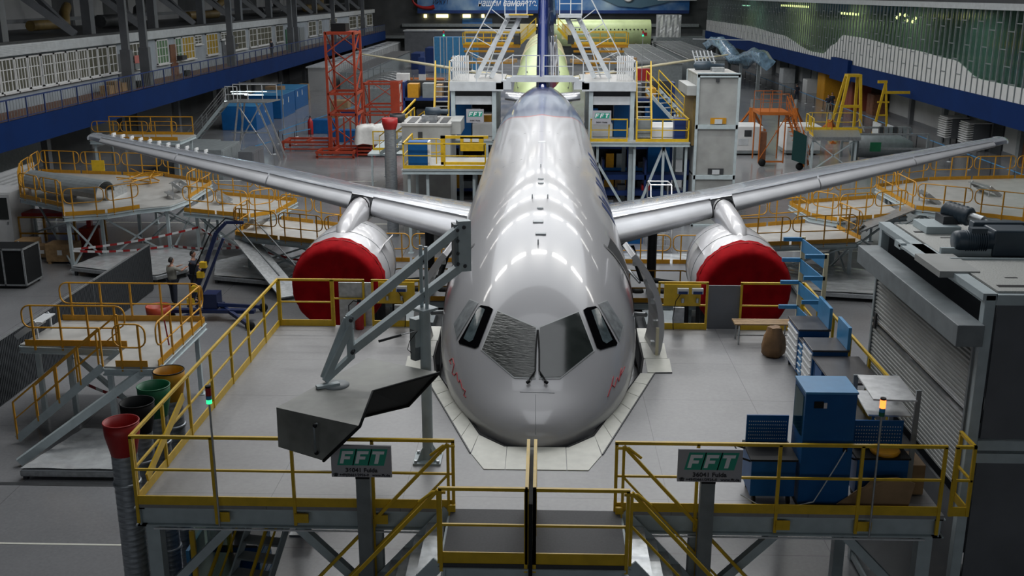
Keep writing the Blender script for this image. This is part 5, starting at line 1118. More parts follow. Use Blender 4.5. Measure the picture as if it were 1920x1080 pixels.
# ribbed partition, left
t = thing('partition_wall', 'grey ribbed sheet partition in two lengths beside the stair platform', 'partition', (-14.85, 30, 0))
for y0, y1 in ((15, 32.8), (32.85, 37.9)):
    b = MB().box(-14.9, -14.84, y0, y1, .05, 1.78); y = y0
    while y < y1: b.box(-14.84, -14.825, y, y + .045, .05, 1.78); y += .09
    b.build('ribbed_sheet', 'gateblk', t); MB().bar((-14.86, y0, 1.8), (-14.86, y1, 1.8), .05).build('top_edge', 'galv', t)
for y in (20, 26, 32.8, 37.9): MB().box(-14.9, -14.84, y - .03, y + .03, 0, 1.8).build('post', 'galv', t)
# back ribbed white partition and cabin with glazed door at the far left
o = MB(); o.box(-27.5, -27.4, 44, 55, 0, 2.2)
for k in range(12): o.box(-27.4, -27.36, 44, 55, .1 + k * .17, .16 + k * .17)
tag(o.build('partition_wall', 'walll'), 'pale horizontally ribbed partition at the left edge behind the cabin door', 'partition')
t = thing('cabin', 'white cabin corner with a tall glazed door at the left edge', 'cabin', (-25.5, 45.6, 0)); MB().box(-27.3, -24.0, 45.6, 47.5, 0, 2.3).build('body', 'wht', t)
d_ = MB().box(-24.75, -24.0, 45.5, 45.6, 0.02, 2.25).build('door', 'wht', t); MB().box(-24.62, -24.12, 45.47, 45.5, 1.1, 2.1).build('door_pane', 'wglass', d_); MB().box(-24.2, -24.14, 45.44, 45.47, .9, 1.0).build('handle', 'galv', d_)
t = thing('flight_case', 'black flight case with silver edges on casters at the left edge', 'case', (-20.5, 38.4, 0)); MB().box(-21.4, -19.8, 38.0, 39.3, .12, 1.55).build('body', 'black', t)
b = MB()
for x in (-21.4, -20.6, -19.8):
    for y in (38.0, 39.3): b.box(x - .03, x + .03, y - .03, y + .03, .12, 1.58)
b.box(-21.4, -19.8, 37.97, 38.03, 1.52, 1.58); b.box(-21.4, -19.8, 37.97, 38.03, .12, .18); b.box(-19.83, -19.77, 38, 39.3, 1.52, 1.58); b.box(-19.83, -19.77, 38, 39.3, .12, .18); b.build('metal_edge', 'galv', t)
for x in (-21.3, -19.9):
    for y in (38.1, 39.2): MB().lathe((x, y, .06), [(.02, -.02), (.06, -.02), (.06, .02), (.02, .02)], 12, axis='X', caps=True).build('caster', 'black', t)
for (x, y, w, d_, h, m_, lab) in [(-22.2, 43.2, .8, .8, .75, 'wood', 'plywood crate next to the flight case'), (-21.3, 42.8, .7, .6, .6, 'card', 'open cardboard box between two plywood crates'), (-20.2, 42.2, 1.2, .8, .85, 'wood', 'plywood crate with a white paper label by the dock leg')]:
    t = thing('wooden_crate', lab, 'crate', (x, y, 0)); MB().box(x - w / 2, x + w / 2, y - d_ / 2, y + d_ / 2, .1, h).build('body', m_, t, .01)
    for k in (-.4, .4): MB().box(x + w * k - .06, x + w * k + .06, y - d_ / 2, y + d_ / 2, 0, .1).build('skid', 'wood', t)
    MB().box(x - .1, x + .1, y - d_ / 2 - .01, y - d_ / 2, h * .45, h * .7).build('paper_label', 'wht', t)
t = thing('orange_rack', 'low red and yellow rack with tubes behind the plywood crates', 'rack', (-22, 46.5, 0))
for x in (-24, -22.8, -21.4, -20): MB().box(x - .05, x + .05, 46.0, 46.1, 0, 1.1).build('post', 'ora_yel', t)
for z_ in (.3, 1.05): MB().box(-24, -20, 46.0, 46.08, z_, z_ + .07).build('rail', 'ora_yel', t)
MB().box(-23.9, -20.2, 46.2, 47.2, 1.1, 1.25).build('load_beam', 'dred', t)
t = thing('floor_press', 'red hydraulic floor press on a column under the high left wing dock', 'machine', (-20, 44.5, 0)); MB().box(-20.4, -19.5, 44.2, 44.9, 0, 1.0).build('body', 'red', t, .03); MB().box(-20.1, -19.9, 44.4, 44.6, 1.0, 1.75).build('column', 'dred', t); MB().box(-20.7, -19.8, 44.35, 44.65, 1.6, 1.8).build('arm', 'red', t)
# barrier tape
def tape(pts, label, w=.09):
    t = thing('barrier_tape', label, 'barrier tape', tuple(pts[0][:2]) + (0,)); n = 0
    for a, c in zip(pts, pts[1:]):
        a, c = Vector(a), Vector(c); L = (c - a).length; k = int(L / .28); rg = []; sd = (c - a).cross(Vector((0, 0, 1))).normalized() * .004
        for i in range(k + 1):
            u_ = i / k; q = a + (c - a) * u_ + Vector((0, 0, -.48 * u_ * (1 - u_))); h_ = Vector((0, 0, w / 2)); rg.append([q - sd - h_, q + sd - h_, q + sd + h_, q - sd + h_])
        o = MB().loft(rg, caps=False, smooth=False).build('tape', 'wht', t); o.data.materials.append(M['dred'])
        for i, pl_ in enumerate(o.data.polygons): pl_.material_index = (i // 4) % 2
    return t
tape([(-19.2, 41, .85), (-14.8, 43.5, 1.25), (-11.8, 40.5, .95)], 'red and white barrier tape strung between the left dock legs at waist height')
tape([(-19.2, 40.9, .8), (-16, 43.2, .5), (-11.7, 40.3, 1.2), (-8.4, 39, .85)], 'lower red and white barrier tape sagging between the left dock legs')
tape([(-12.3, 25.9, .9), (-9.6, 24.3, .95)], 'red and white barrier tape beneath the yellow stair platform')
# ---- blue articulated boom lift
M['navy'] = mat('navy_machine_paint', (.006, .016, .07), .4)
t = thing('boom_lift', 'dark blue articulated boom lift with yellow joints beside two men', 'boom lift', (-11.3, 34.4, 0))
J = [Vector(v) for v in [(-12.1, 34, .55), (-11.55, 34, 1.75), (-10.95, 34, 3.2), (-10.6, 34, 3.55), (-10.0, 34, 3.55)]]
MB().box(-12.9, -9.9, 34.1, 34.35, .3, .42).build('chassis_beam', 'navy', t); MB().bar((-12.7, 33.2, .2), (-11.2, 35.0, .4), .12).build('outrigger', 'navy', t); MB().bar((-9.8, 33.2, .15), (-11.2, 34.6, .45), .12).build('outrigger', 'navy', t); MB().bar((-9.9, 35.4, .15), (-11.2, 34.2, .6), .12).build('outrigger', 'navy', t)
for a, c, w_ in zip(J, J[1:], (.13, .12, .1, .08)): MB().bar(a, c, w_, w_ * 1.2).build('boom_section', 'navy', t)
MB().bar(J[0] + Vector((.25, 0, 0)), J[2] + Vector((.22, 0, -.2)), .09).build('boom_link', 'navy', t)
for k, q in enumerate([J[0] + Vector((.1, -.1, .25)), J[0] + Vector((.3, -.1, .7)), J[1] + Vector((-.02, -.12, 0)), J[1] + Vector((.1, -.12, .35))]): MB().rbox(q, .22, .2, .2).build('joint_box', 'yel', t)
MB().path([J[0] + Vector((0, 0, .2)), J[1] + Vector((-.25, 0, .2)), J[2] + Vector((-.2, 0, 0)), J[3] + Vector((0, 0, .15)), J[4]], .025, 6).build('hose', 'black', t)
for x, y in ((-9.9, 35.3), (-9.8, 33.2), (-12.7, 33.2), (-12.9, 34.3)): MB().lathe((x, y, .16), [(.04, -.05), (.16, -.05), (.16, .05), (.04, .05)], 16, axis='Y', caps=True).build('wheel', 'black', t)
MB().box(-11.7, -11.2, 34.2, 34.8, .42, .95).build('battery_box', 'navy', t)
# red bucket-like bin by railing
o = MB().lathe((-13.0, 33.5, 0), [(.35, 0), (.4, .5), (.42, .75), (.38, .75), (.3, .1)], 20); tag(o.build('red_tub', 'red'), 'orange-red tub on the floor behind the stair platform railing', 'tub')
# ================================================================ MID DOCKS, TAIL DOCK
ML, _ = platform('rear_door_dock', 'rear door dock with yellow rails left of the fuselage behind the wing', None, 3.75, [(-5.7, 44.2), (-4.9, 44.2), (-2.9, 44.2), (-5.7, 47), (-3, 47)], [], pts=[(-5.95, 44), (-5.95, 47.3), (-2.3, 47.3), (-2.3, 44)])
rail(ML, [(-5.9, 47.2, 3.75), (-5.9, 44.05, 3.75), (-2.4, 44.05, 3.75)], step=1.75, w=.06)
g = MB(); g.box(-4.35, -4.15, 44.5, 44.6, 3.85, 5.1); g.box(-4.35, -2.3, 44.5, 44.6, 4.98, 5.1); g.box(-4.35, -2.3, 44.5, 44.6, 3.85, 3.97); g.box(-3.5, -2.5, 44.5, 44.58, 4.45, 5.05); g.build('gate_frame', 'yel', ML)
for x in (-3.35, -2.98): MB().box(x, x + .28, 44.42, 44.5, 4.85, 4.98).build('socket_box', 'wht', ML)
t = thing('cabinet', 'blue and white cabinet on the rear door dock behind its railing', 'cabinet', (-5.3, 44.8, 3.75)); MB().box(-5.75, -4.85, 44.4, 45.0, 3.78, 4.85).build('body', 'blue', t); MB().box(-4.9, -4.82, 44.38, 45.0, 3.78, 4.86).build('side_panel', 'wht', t)
loops(ML, [(-5.75, 45.4, 3.75), (-4.3, 45.4, 3.75)], m='yel', toe=0)
# second loop platform step left of the duct
t = thing('machine_container', 'pale machine container with a motor on its slatted roof left of the fuselage', 'container', (-5.3, 49, 0))
MB().box(-6.4, -4.2, 47.4, 50.4, 0, 5.15).build('body', 'concrete', t); MB().box(-6.45, -4.15, 47.35, 50.45, 5.15, 5.25).build('roof_plate', 'deckw', t); MB().box(-4.2, -3.75, 48, 50.3, 4.7, 5.3).build('shutter_housing', 'concrete', t); MB().box(-5.65, -5.45, 47.32, 47.35, 4.6, 4.9).build('number_plate', 'dark', t)
for k in range(4): MB().box(-6.2 + k * .5, -5.85 + k * .5, 47.8, 49.9, 5.25, 5.27).build('roof_slot', 'dark', t)
t = thing('gear_motor', 'small dark gear motor on the roof of the left machine container', 'motor', (-5.0, 49, 5.25)); MB().box(-5.6, -4.9, 48.4, 48.9, 5.27, 5.5).build('mount', 'galv', t); MB().lathe((-5.0, 48.9, 5.65), [(.05, -.5), (.2, -.45), (.2, .2), (.12, .25), (.12, .6)], 14, axis='X', caps=True).build('motor_body', 'motor', t)
t = thing('waste_chute', 'grey pipe with red and dark funnel top beside the left machine container', 'waste chute', (-6.9, 47, 0)); MB().lathe((-6.95, 47.5, 0), [(.27, 0), (.27, 5.0)], 20).build('pipe', 'duct', t); MB().lathe((-6.95, 47.5, 0), [(.28, 5.0), (.36, 5.25), (.36, 5.5), (.3, 5.5), (.2, 5.2)], 20).build('funnel', 'dred', t); MB().lathe((-6.7, 48.3, 0), [(.28, 5.2), (.36, 5.4), (.36, 5.6), (.3, 5.6)], 20).build('funnel', 'dark', t)
# tail dock
TD = thing('tail_dock', 'high grey tail dock bridging over the rear fuselage in front of the fin', 'work platform', (0, 53, 0))
for s_ in (-1, 1):
    MB().box(min(s_ * 1.9, s_ * 4.5), max(s_ * 1.9, s_ * 4.5), 51, 56, 6.8, 6.86).build('deck', 'deckw', TD); b = MB(); b.box(min(s_ * 1.9, s_ * 4.5), max(s_ * 1.9, s_ * 4.5), 50.9, 51.0, 6.42, 6.86); b.build('fascia', 'wsteel', TD)
    b = MB(); b.box(min(s_ * 2.3, s_ * 4.3), max(s_ * 2.3, s_ * 4.3), 51.1, 51.3, 5.75, 6.15); b.build('cross_beam', 'wsteel', TD)
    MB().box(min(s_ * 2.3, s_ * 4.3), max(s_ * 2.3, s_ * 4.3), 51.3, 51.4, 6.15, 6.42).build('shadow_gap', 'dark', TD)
    for x in (2.35, 4.35): leg(TD, s_ * x, 51.1, 6.8, .2); leg(TD, s_ * x, 55.5, 6.8, .2)
    rail(TD, [(s_ * 4.45, 56, 6.86), (s_ * 4.45, 51.05, 6.86), (s_ * 1.95, 51.05, 6.86)], m='wsteel', step=1.25, w=.05, toe=0, h=.95)
    MB().bar((s_ * 1.95, 51.05, 7.8), (s_ * 1.4, 51.05, 8.15), .05).build('hand_rail', 'wsteel', TD)
    b = MB()
    for k in range(3): b.box(min(s_ * (1.5 + .25 * k), s_ * (1.75 + .25 * k)), max(s_ * (1.5 + .25 * k), s_ * (1.75 + .25 * k)), 50.9, 51.6, 6.5, 7.05 - .12 * k)
    b.build('step_block', 'wsteel', TD)
    # fin access stair tower
    T = thing('stair_tower', 'tall inclined grey stair tower %s of the fin on the tail dock' % ('left' if s_ < 0 else 'right'), 'stair tower', (s_ * 2.6, 53.5, 6.86))
    for o_ in (0, .75): MB().bar((s_ * (3.35 - o_), 53, 6.88), (s_ * (1.75 - o_ * .75), 53.6, 9.8), .16, .2).build('inclined_beam', 'wsteel', T)
    for k in range(9): u_ = (k + .5) / 9; MB().box(min(s_ * (3.3 - 1.6 * u_), s_ * (2.65 - 1.45 * u_)), max(s_ * (3.3 - 1.6 * u_), s_ * (2.65 - 1.45 * u_)), 53.1 + .5 * u_, 53.5 + .5 * u_, 6.88 + 2.9 * u_, 6.92 + 2.9 * u_).build('tread', 'galv', T)
    MB().box(min(s_ * .75, s_ * 1.9), max(s_ * .75, s_ * 1.9), 53.2, 54.6, 9.8, 9.9).build('top_platform', 'wsteel', T)
    MB().bar((s_ * 3.9, 53, 7.9), (s_ * 2.3, 53.4, 10.8), .05).build('hand_rail', 'wsteel', T)
    rail(T, [(s_ * 1.9, 53.2, 9.9), (s_ * .8, 53.2, 9.9)], m='wsteel', step=.55, w=.05, toe=.1, h=1.1)
    for k in range(4): u_ = (k + .4) / 4; MB().bar((s_ * (3.9 - 1.6 * u_), 53.1, 7.9 + 2.7 * u_), (s_ * (3.0 - 1.4 * u_), 53.3, 7.5 + 2.5 * u_), .04).build('brace', 'wsteel', T)
    MB().tube((s_ * 2.0, 53.2, 9.5), (s_ * 2.9, 53.2, 6.9), .03).build('brace', 'wsteel', T)
    if s_ < 0: MB().box(-1.7, -.5, 53.1, 53.15, 9.92, 9.97).build('yellow_edge', 'yel', T)
    # bundle of white slats
    B_ = thing('panel_rack', 'rack of upright white slats at the %s end of the tail dock' % ('left' if s_ < 0 else 'right'), 'rack', (s_ * 4.0, 51.8, 6.86))
    for k in range(8): MB().box(s_ * 4.35 - .04 + (.1 * k if s_ < 0 else -.1 * k), s_ * 4.35 + .03 + (.1 * k if s_ < 0 else -.1 * k), 51.5 + .04 * k, 51.56 + .04 * k, 6.87, 8.05).build('slat', 'wht', B_)
    MB().box(min(s_ * 4.4, s_ * 3.5), max(s_ * 4.4, s_ * 3.5), 51.9, 51.95, 7.3, 7.45).build('rack_bar', 'dark', B_)
    # stairs from the lower deck to the tail deck
    Z = thing('staircase', 'steep steel stairs with yellow sides climbing to the %s end of the tail dock' % ('left' if s_ < 0 else 'right'), 'stairs', (s_ * 5.2, 51.3, 4.0))
    b = MB()
    for k in range(12): MB().box(min(s_ * 4.62, s_ * 5.32), max(s_ * 4.62, s_ * 5.32), 51.0 - .12 * k + 1.4, 51.2 - .12 * k + 1.4, 6.7 - .23 * k, 6.74 - .23 * k).build('tread', 'galv', Z)
    for x in (4.62, 5.32): MB().bar((s_ * x, 52.5, 6.8), (s_ * x, 51.1, 4.05), .05, .2).build('stringer', 'yel', Z); MB().bar((s_ * x, 52.5, 7.75), (s_ * x, 51.1, 5.0), .06, .06).build('hand_rail', 'yel', Z); MB().bar((s_ * x, 52.5, 6.8), (s_ * x, 52.5, 7.75), .06, up=(0, 1, 0)).build('post', 'yel', Z); MB().bar((s_ * x, 51.1, 4.05), (s_ * x, 51.1, 5.0), .06, up=(0, 1, 0)).build('post', 'yel', Z)
MB().box(-1.55, 1.55, 50.95, 51.6, 6.98, 7.05).build('bridge_deck', 'wsteel', TD); MB().box(-1.55, 1.55, 50.88, 50.95, 6.85, 7.1).build('bridge_fascia', 'wsteel', TD)
rail(TD, [(-1.45, 50.95, 7.05), (-.15, 50.95, 7.05)], m='wsteel', step=.7, w=.05, toe=.12, h=1.05); rail(TD, [(.05, 50.95, 7.05), (1.45, 50.95, 7.05)], m='wsteel', step=.7, w=.05, toe=.12, h=1.05)
# lower decks (rear) on both sides with sign boards and cabinets
RL, _ = platform('rear_dock', 'lower rear dock with bright yellow straight railings right of the fuselage', None, 4.05, [(2.7, 50.7), (4.5, 50.7), (5.9, 50.7), (7.0, 50.7), (2.7, 55), (7.0, 55)], [], pts=[(2.3, 50.5), (2.3, 56), (7.12, 56), (7.12, 50.5)])
rail(RL, [(2.35, 50.55, 4.05), (4.1, 50.55, 4.05)], step=.9, w=.06); rail(RL, [(4.55, 50.55, 4.05), (7.05, 50.55, 4.05), (7.05, 55.5, 4.05)], step=1.25, w=.06)
braces(RL, [((5.9, 50.7, 3.8), (4.6, 50.7, .3)), ((5.9, 50.7, 3.8), (7.2, 50.7, .3)), ((2.7, 50.7, 3), (4.4, 50.7, .2))], .12)
LL, _ = platform('rear_dock', 'lower rear dock behind the machine container left of the fuselage', None, 4.05, [(-2.7, 51), (-4.3, 51), (-6.4, 52.5), (-2.7, 55)], [], pts=[(-2.3, 51), (-2.3, 56), (-6.9, 56), (-6.9, 51)])
rail(LL, [(-6.8, 51.1, 4.05), (-6.8, 55.5, 4.05)], step=1.4, w=.06); rail(LL, [(-6.8, 51.1, 4.05), (-5.5, 51.1, 4.05)], step=1.4, w=.06)
MB().bar((-7.2, 49.6, 4.9), (-6.3, 52, 5.9), .07).build('sloping_rail', 'yel', LL)
for s_ in (-1, 1):
    x0, x1 = (-3.75, -2.55) if s_ < 0 else (2.35, 3.6)
    fft(x0 + .05, x1 - .3, 50.9 if s_ < 0 else 50.4, 4.9, 5.55, 'small company sign with teal letters on the rear dock %s of the fuselage' % ('left' if s_ < 0 else 'right'), post=False, small=True, pz=4.05)
    for k, (xa, xb, z0_, z1_, m_) in enumerate([(3.55, 4.3, 4.06, 6.3, 'blue'), (2.5, 3.5, 4.06, 4.7, 'wht'), (2.6, 3.5, 5.7, 6.1, 'ora_yel')]):
        o = MB().box(min(s_ * xa, s_ * xb), max(s_ * xa, s_ * xb), 52.2, 52.9, z0_ if k < 2 else 4.06, z1_ if k < 2 else 5.0).build(['tall_cabinet', 'low_cabinet', 'tool_box'][k] , m_, bevel=.02)
        tag(o, '%s under the tail dock %s of the fuselage' % (['tall blue cabinet', 'low white cabinet', 'yellow box half hidden'][k], 'left' if s_ < 0 else 'right'), 'cabinet')
        if k == 2: o.location.y += 1.0
for k, (x, y, w, d_, z0_, h, m_, lab, cat) in enumerate([(4.95, 51.6, .8, .7, 4.06, .95, 'dsteel', 'grey metal locker on the right rear dock behind its railing', 'cabinet'), (6.0, 53.2, 1.5, 2.2, 4.06, .5, 'wht', 'long white covered table on the right rear dock', 'table'), (6.7, 51.3, .55, .6, 4.06, 1.05, 'dblue', 'dark blue barrel-like bin at the end of the right rear dock', 'bin'),
      (6.4, 57.5, 1.2, .8, 0, 5.5, 'blue', 'tall blue cabinet tower behind the right rear dock', 'cabinet')]):
    tag(MB().box(x - w / 2, x + w / 2, y - d_ / 2, y + d_ / 2, z0_, z0_ + h).build('dock_cabinet', m_, bevel=.02), lab, cat)
Zs = thing('staircase', 'yellow-railed stairs rising behind the white table on the right rear dock', 'stairs', (6, 54, 4.05)); stairs(Zs, (5.5, 56.5, 6.0), (7.3, 54.0, 4.1), (.8, .6, 0), .9, n=9, posts=4, sm='galv')
# blue storage racking seen below the right rear dock, ladder
t = thing('storage_rack', 'dark blue storage racking loaded with parts below the right rear dock', 'rack', (5.2, 48, 0))
for z_ in (.4, 1.2, 2.0): MB().box(3.0, 7.3, 51.6, 52.6, z_, z_ + .25).build('shelf', 'dblue', t)
for x in (3.0, 5.1, 7.2): MB().box(x, x + .1, 51.6, 52.6, 0, 3.0).build('upright', 'dblue', t)
for k in range(7): MB().box(3.2 + .6 * k, 3.6 + .6 * k, 51.7, 52.3, 1.45 if k % 2 else .65, 1.7 if k % 2 else .95).build('stored_part', ['galv', 'dark', 'wht', 'dred'][k % 4], t)
tag(MB().box(2.9, 4.6, 46.2, 46.9, 0, 1.75).build('blue_cabinet', 'blue'), 'blue cabinet with white papers just above the right wing root', 'cabinet')
tag(MB().box(3.4, 3.65, 46.17, 46.19, 1.35, 1.7).build('paper_sheet', 'wht'), 'white paper sheet taped to the blue cabinet above the wing root', 'paper')
t = thing('step_ladder', 'aluminium rolling ladder with loop guard above the right wing', 'ladder', (5.1, 45, 0))
for x in (4.7, 5.6): MB().path([(x, 45.8, 0), (x, 45.8, 2.95), (x + .05, 44.9, 2.95), (x + .1, 44.3, .1)], .035, 8).build('side_rail', 'alu', t)
for z_ in (2.95, 2.2, 1.9): MB().tube((4.7, 45.8, z_), (5.6, 45.8, z_), .03).build('cross_tube', 'alu', t); MB().tube((4.72, 44.9, z_), (5.63, 44.9, z_), .03).build('cross_tube', 'alu', t)
for k in range(6): MB().box(4.75, 5.62, 44.4 + .1 * k, 44.6 + .1 * k, .3 + .27 * k, .33 + .27 * k).build('tread', 'alu', t)
# made-up dark racks, added to darken the space behind the rear docks
random.seed(21)
for s_, (xa, xb, lab) in ((-1, (-7.6, -2.4, 'dark blue filler rack added to darken the space behind the left rear dock')), (1, (2.4, 7.1, 'dark blue filler rack added to darken the space behind the right rear dock'))):
    t = thing('storage_rack', lab, 'rack', ((xa + xb) / 2, 58, 0))
    MB().box(xa, xb, 58.6, 58.7, 0, 6.3).build('back_panel', 'dark', t)
    for x in (xa, (xa + xb) / 2, xb): MB().box(x - .06, x + .06, 57.4, 58.6, 0, 6.3).build('upright', 'dblue', t)
    for j, z_ in enumerate((.3, 1.5, 2.7, 4.1, 5.3)):
        MB().box(xa, xb, 57.4, 58.6, z_, z_ + .15).build('shelf', 'blue' if j % 2 else 'dblue', t)
        x = xa + .2
        while x < xb - .6: w_ = random.uniform(.3, .8); MB().box(x, x + w_, 57.5, 58.4, z_ + .15, z_ + random.uniform(.4, .95)).build('stored_part', random.choice(['dark', 'dsteel', 'blue', 'ora_yel', 'dark', 'dpanel', 'wood']), t); x += w_ + random.uniform(.05, .4)
# container tower
t = thing('container_tower', 'three pale grey machine containers stacked into a tower right of the fuselage', 'container', (8.3, 51.5, 0))
for k in range(3): z_ = .0 + 2.42 * k; MB().box(7.32, 9.28, 50.1, 53.8, z_ + .1, z_ + 2.38).build('side_panel', 'concrete', t, .01)
for x in (7.3, 9.22):
    for y in (50.02, 53.8): MB().box(x - .02, x + .1, y - .02, y + .1, 0, 7.27).build('corner_post', 'steel', t)
for k in range(4):
    z_ = 2.42 * k; b = MB().box(7.3, 9.3, 50.0, 50.1, max(0, z_ - .1), z_ + .1); b.build('frame_rail', 'steel', t)
    if 0 < k < 3: MB().box(8.0, 8.75, 50.06, 50.09, z_ + .14, z_ + .42).build('opening', 'ora_yel' if k == 2 else 'dark', t); MB().box(8.2, 8.55, 50.0, 50.06, z_ + .14, z_ + .36).build('latch_plate', 'wsteel', t)
MB().box(7.3, 9.3, 50.0, 53.9, 7.24, 7.3).build('roof_plate', 'deckw', t); MB().box(6.85, 7.3, 50.2, 53.6, 6.3, 6.75).build('shutter_housing', 'concrete', t); MB().box(7.2, 7.32, 50.4, 53.6, 3.9, 6.4).build('open_shutter', 'bronze', t)
MB().box(8.55, 8.75, 50.0, 50.08, 1.0, 1.25).build('warning_label', 'wht', t); MB().box(8.15, 8.32, 49.99, 50.02, 6.95, 7.15).build('number_plate', 'dark', t)
t = thing('gear_motor', 'dark gear motor and shaft on top of the container tower', 'motor', (8.2, 52, 7.3)); MB().lathe((8.0, 52.4, 7.55), [(.05, -.6), (.22, -.5), (.22, .2), (.1, .3), (.1, .9)], 14, axis='X', caps=True).build('motor_body', 'motor', t); MB().box(8.2, 8.8, 51.6, 52.2, 7.3, 7.5).build('mount', 'galv', t)
t = thing('frame_bundle', 'bundle of leaning white ladder frames behind the container tower', 'frame', (9.3, 56, 6.5))
tl = thing('support_stand', 'grey support stand carrying the leaning ladder frames', 'stand', (9, 57, 0)); MB().box(8.0, 10.2, 56, 58, 6.35, 6.45).build('deck', 'steel', tl)
for x in (8.1, 10.1):
    for y in (56.1, 57.9): leg(tl, x, y, 6.35, .12)
for k in range(6): MB().bar((8.4 + .2 * k, 56.5, 6.5), (8.0 + .2 * k, 57.4, 8.0), .05).build('ladder_frame', 'wsteel', t)
for k in range(5): MB().bar((8.35 - .06 * k, 56.55 + .15 * k, 6.7 + .25 * k), (9.4 - .06 * k, 56.55 + .15 * k, 6.7 + .25 * k), .04).build('rung', 'wsteel', t)

# dark equipment beneath the wing roots
for s_ in (-1, 1):
    t = thing('jack_stand', 'black hydraulic jack stand under the %s wing root' % ('left' if s_ < 0 else 'right'), 'jack', (s_ * 5.2, 32.2, 0)); MB().tube((s_ * 5.2, 32.2, .2), (s_ * 5.2, 32.2, 2.9), .18, 14).build('cylinder', 'dark', t)
    for k in range(3): a = 2 * math.pi * k / 3 + .4; MB().bar((s_ * 5.2, 32.2, 2.3), (s_ * 5.2 + 1.2 * math.cos(a), 32.2 + 1.2 * math.sin(a), .1), .13, up=(0, .3, 1)).build('leg', 'dark', t)
    MB().path([(s_ * 4.6, 31.5, .1), (s_ * 4.6, 31.5, 2.2), (s_ * 3.2, 31.8, 2.3), (s_ * 2.9, 32.4, 3.2)], .1, 8).build('hose', 'black', t)
    t = thing('fuel_cart', 'dark service cart with big wheel beside the %s forward door under the dock' % ('left' if s_ < 0 else 'right'), 'cart', (s_ * 3.6, 29.5, 0)); MB().box(s_ * 3.6 - .7, s_ * 3.6 + .7, 28.6, 30.4, .35, 1.5).build('body', 'dark', t, .04); MB().box(s_ * 3.6 - .5, s_ * 3.6 + .5, 28.8, 30.2, 1.5, 1.75).build('top_box', 'dsteel', t)
    for dx in (-.6, .6):
        for yy in (28.8, 30.2): MB().lathe((s_ * 3.6 + dx, yy, .3), [(.06, -.08), (.3, -.08), (.3, .08), (.06, .08)], 16, axis='X', caps=True).build('wheel', 'black', t)
# ================================================================ BACKGROUND: LEFT
def ladder_mast(parent, x0, x1, y0, y1, z0, z1, n, m_, w=.1):
    for x in (x0, x1):
        for y in (y0, y1): MB().box(x - w / 2, x + w / 2, y - w / 2, y + w / 2, z0, z1).build('leg', m_, parent)
    b = MB()
    for k in range(n):
        a, c = z0 + (z1 - z0) * k / n, z0 + (z1 - z0) * (k + 1) / n
        b.bar((x0, y0, a), (x1, y0, c), w * .5); b.bar((x0, y1, c), (x1, y1, a), w * .5); b.bar((x0, y0, c), (x0, y1, a), w * .5); b.bar((x1, y0, a), (x1, y1, c), w * .5)
    b.build('lattice', m_, parent)
    for zz in (z0 + .2, z0 + (z1 - z0) * .33, z0 + (z1 - z0) * .5, z1 - .1):
        b = MB(); b.bar((x0, y0, zz), (x1, y0, zz), w); b.bar((x0, y1, zz), (x1, y1, zz), w); b.bar((x0, y0, zz), (x0, y1, zz), w); b.bar((x1, y0, zz), (x1, y1, zz), w); b.build('ring_frame', m_, parent)
RT_ = thing('lattice_tower', 'tall orange-red lattice tower standing on the floor left of the aircraft', 'tower', (-14, 74, 0))
ladder_mast(RT_, -15.0, -13.05, 73, 75.6, 0, 8.4, 6, 'red', .16)
MB().box(-14.6, -13.6, 73.2, 74.6, 8.4, 8.95).build('winch_head', 'black', RT_); MB().box(-14.9, -13.2, 73, 75.4, 8.3, 8.42).build('top_frame', 'red', RT_)
b = MB()
for k in range(5): b.box(-14.9 + .45 * k, -14.8 + .45 * k, 72.9, 73.0, .3, 2.6)
b.build('lower_bars', 'red', RT_)
for (xa, xb, ya, yb, h, lab) in [(-18.8, -15.3, 74.5, 76.5, .7, 'low orange-red floor frame pointing left from the lattice tower'), (-15.6, -12.9, 70.9, 72.6, .5, 'low orange-red floor frame in front of the lattice tower')]:
    t = thing('floor_frame', lab, 'frame', ((xa + xb) / 2, (ya + yb) / 2, 0)); b = MB()
    for y in (ya, yb): b.box(xa, xb, y - .1, y + .1, h - .15, h); b.box(xa, xb, y - .06, y + .06, .08, .16)
    b.build('long_beam', 'red', t)
    for x in (xa + .1, (xa + xb) / 2, xb - .1): MB().box(x - .08, x + .08, ya, yb, h - .15, h).build('cross_beam', 'red', t)
    for x in (xa + .1, xb - .1):
        for y in (ya, yb): MB().box(x - .06, x + .06, y - .06, y + .06, 0, h - .1).build('foot', 'red', t)
R2 = thing('lattice_mast', 'smaller orange-red lattice frame behind the tall red tower', 'frame', (-14.5, 87, 0)); ladder_mast(R2, -14.7, -11.9, 86, 88.6, 0, 3.9, 2, 'red', .13)
MB().box(-12.5, -11.8, 85.9, 86.2, 0, 4.0).build('mast', 'red', R2)
rings = []
for i, (k, z) in enumerate([(1.12, .9), (1.06, 1.3), (1.0, 1.8), (.93, 2.05), (.5, 2.12), (.05, 2.1)]):
    rings.append([Vector((-11.8 + k * (1.15 + .08 * math.sin(6 * a)) * max(-1, min(1, 1.3 * math.cos(a))), 72.6 + k * (.95 + .07 * math.sin(5 * a + i)) * max(-1, min(1, 1.3 * math.sin(a))), z + .05 * math.sin(9 * a + i))) for a in [2 * math.pi * q / 36 for q in range(36)]])
tag(MB().loft(rings).build('dust_sheet', 'cloth'), 'crumpled white dust sheet draped over the orange-red slatted crates', 'dust sheet')
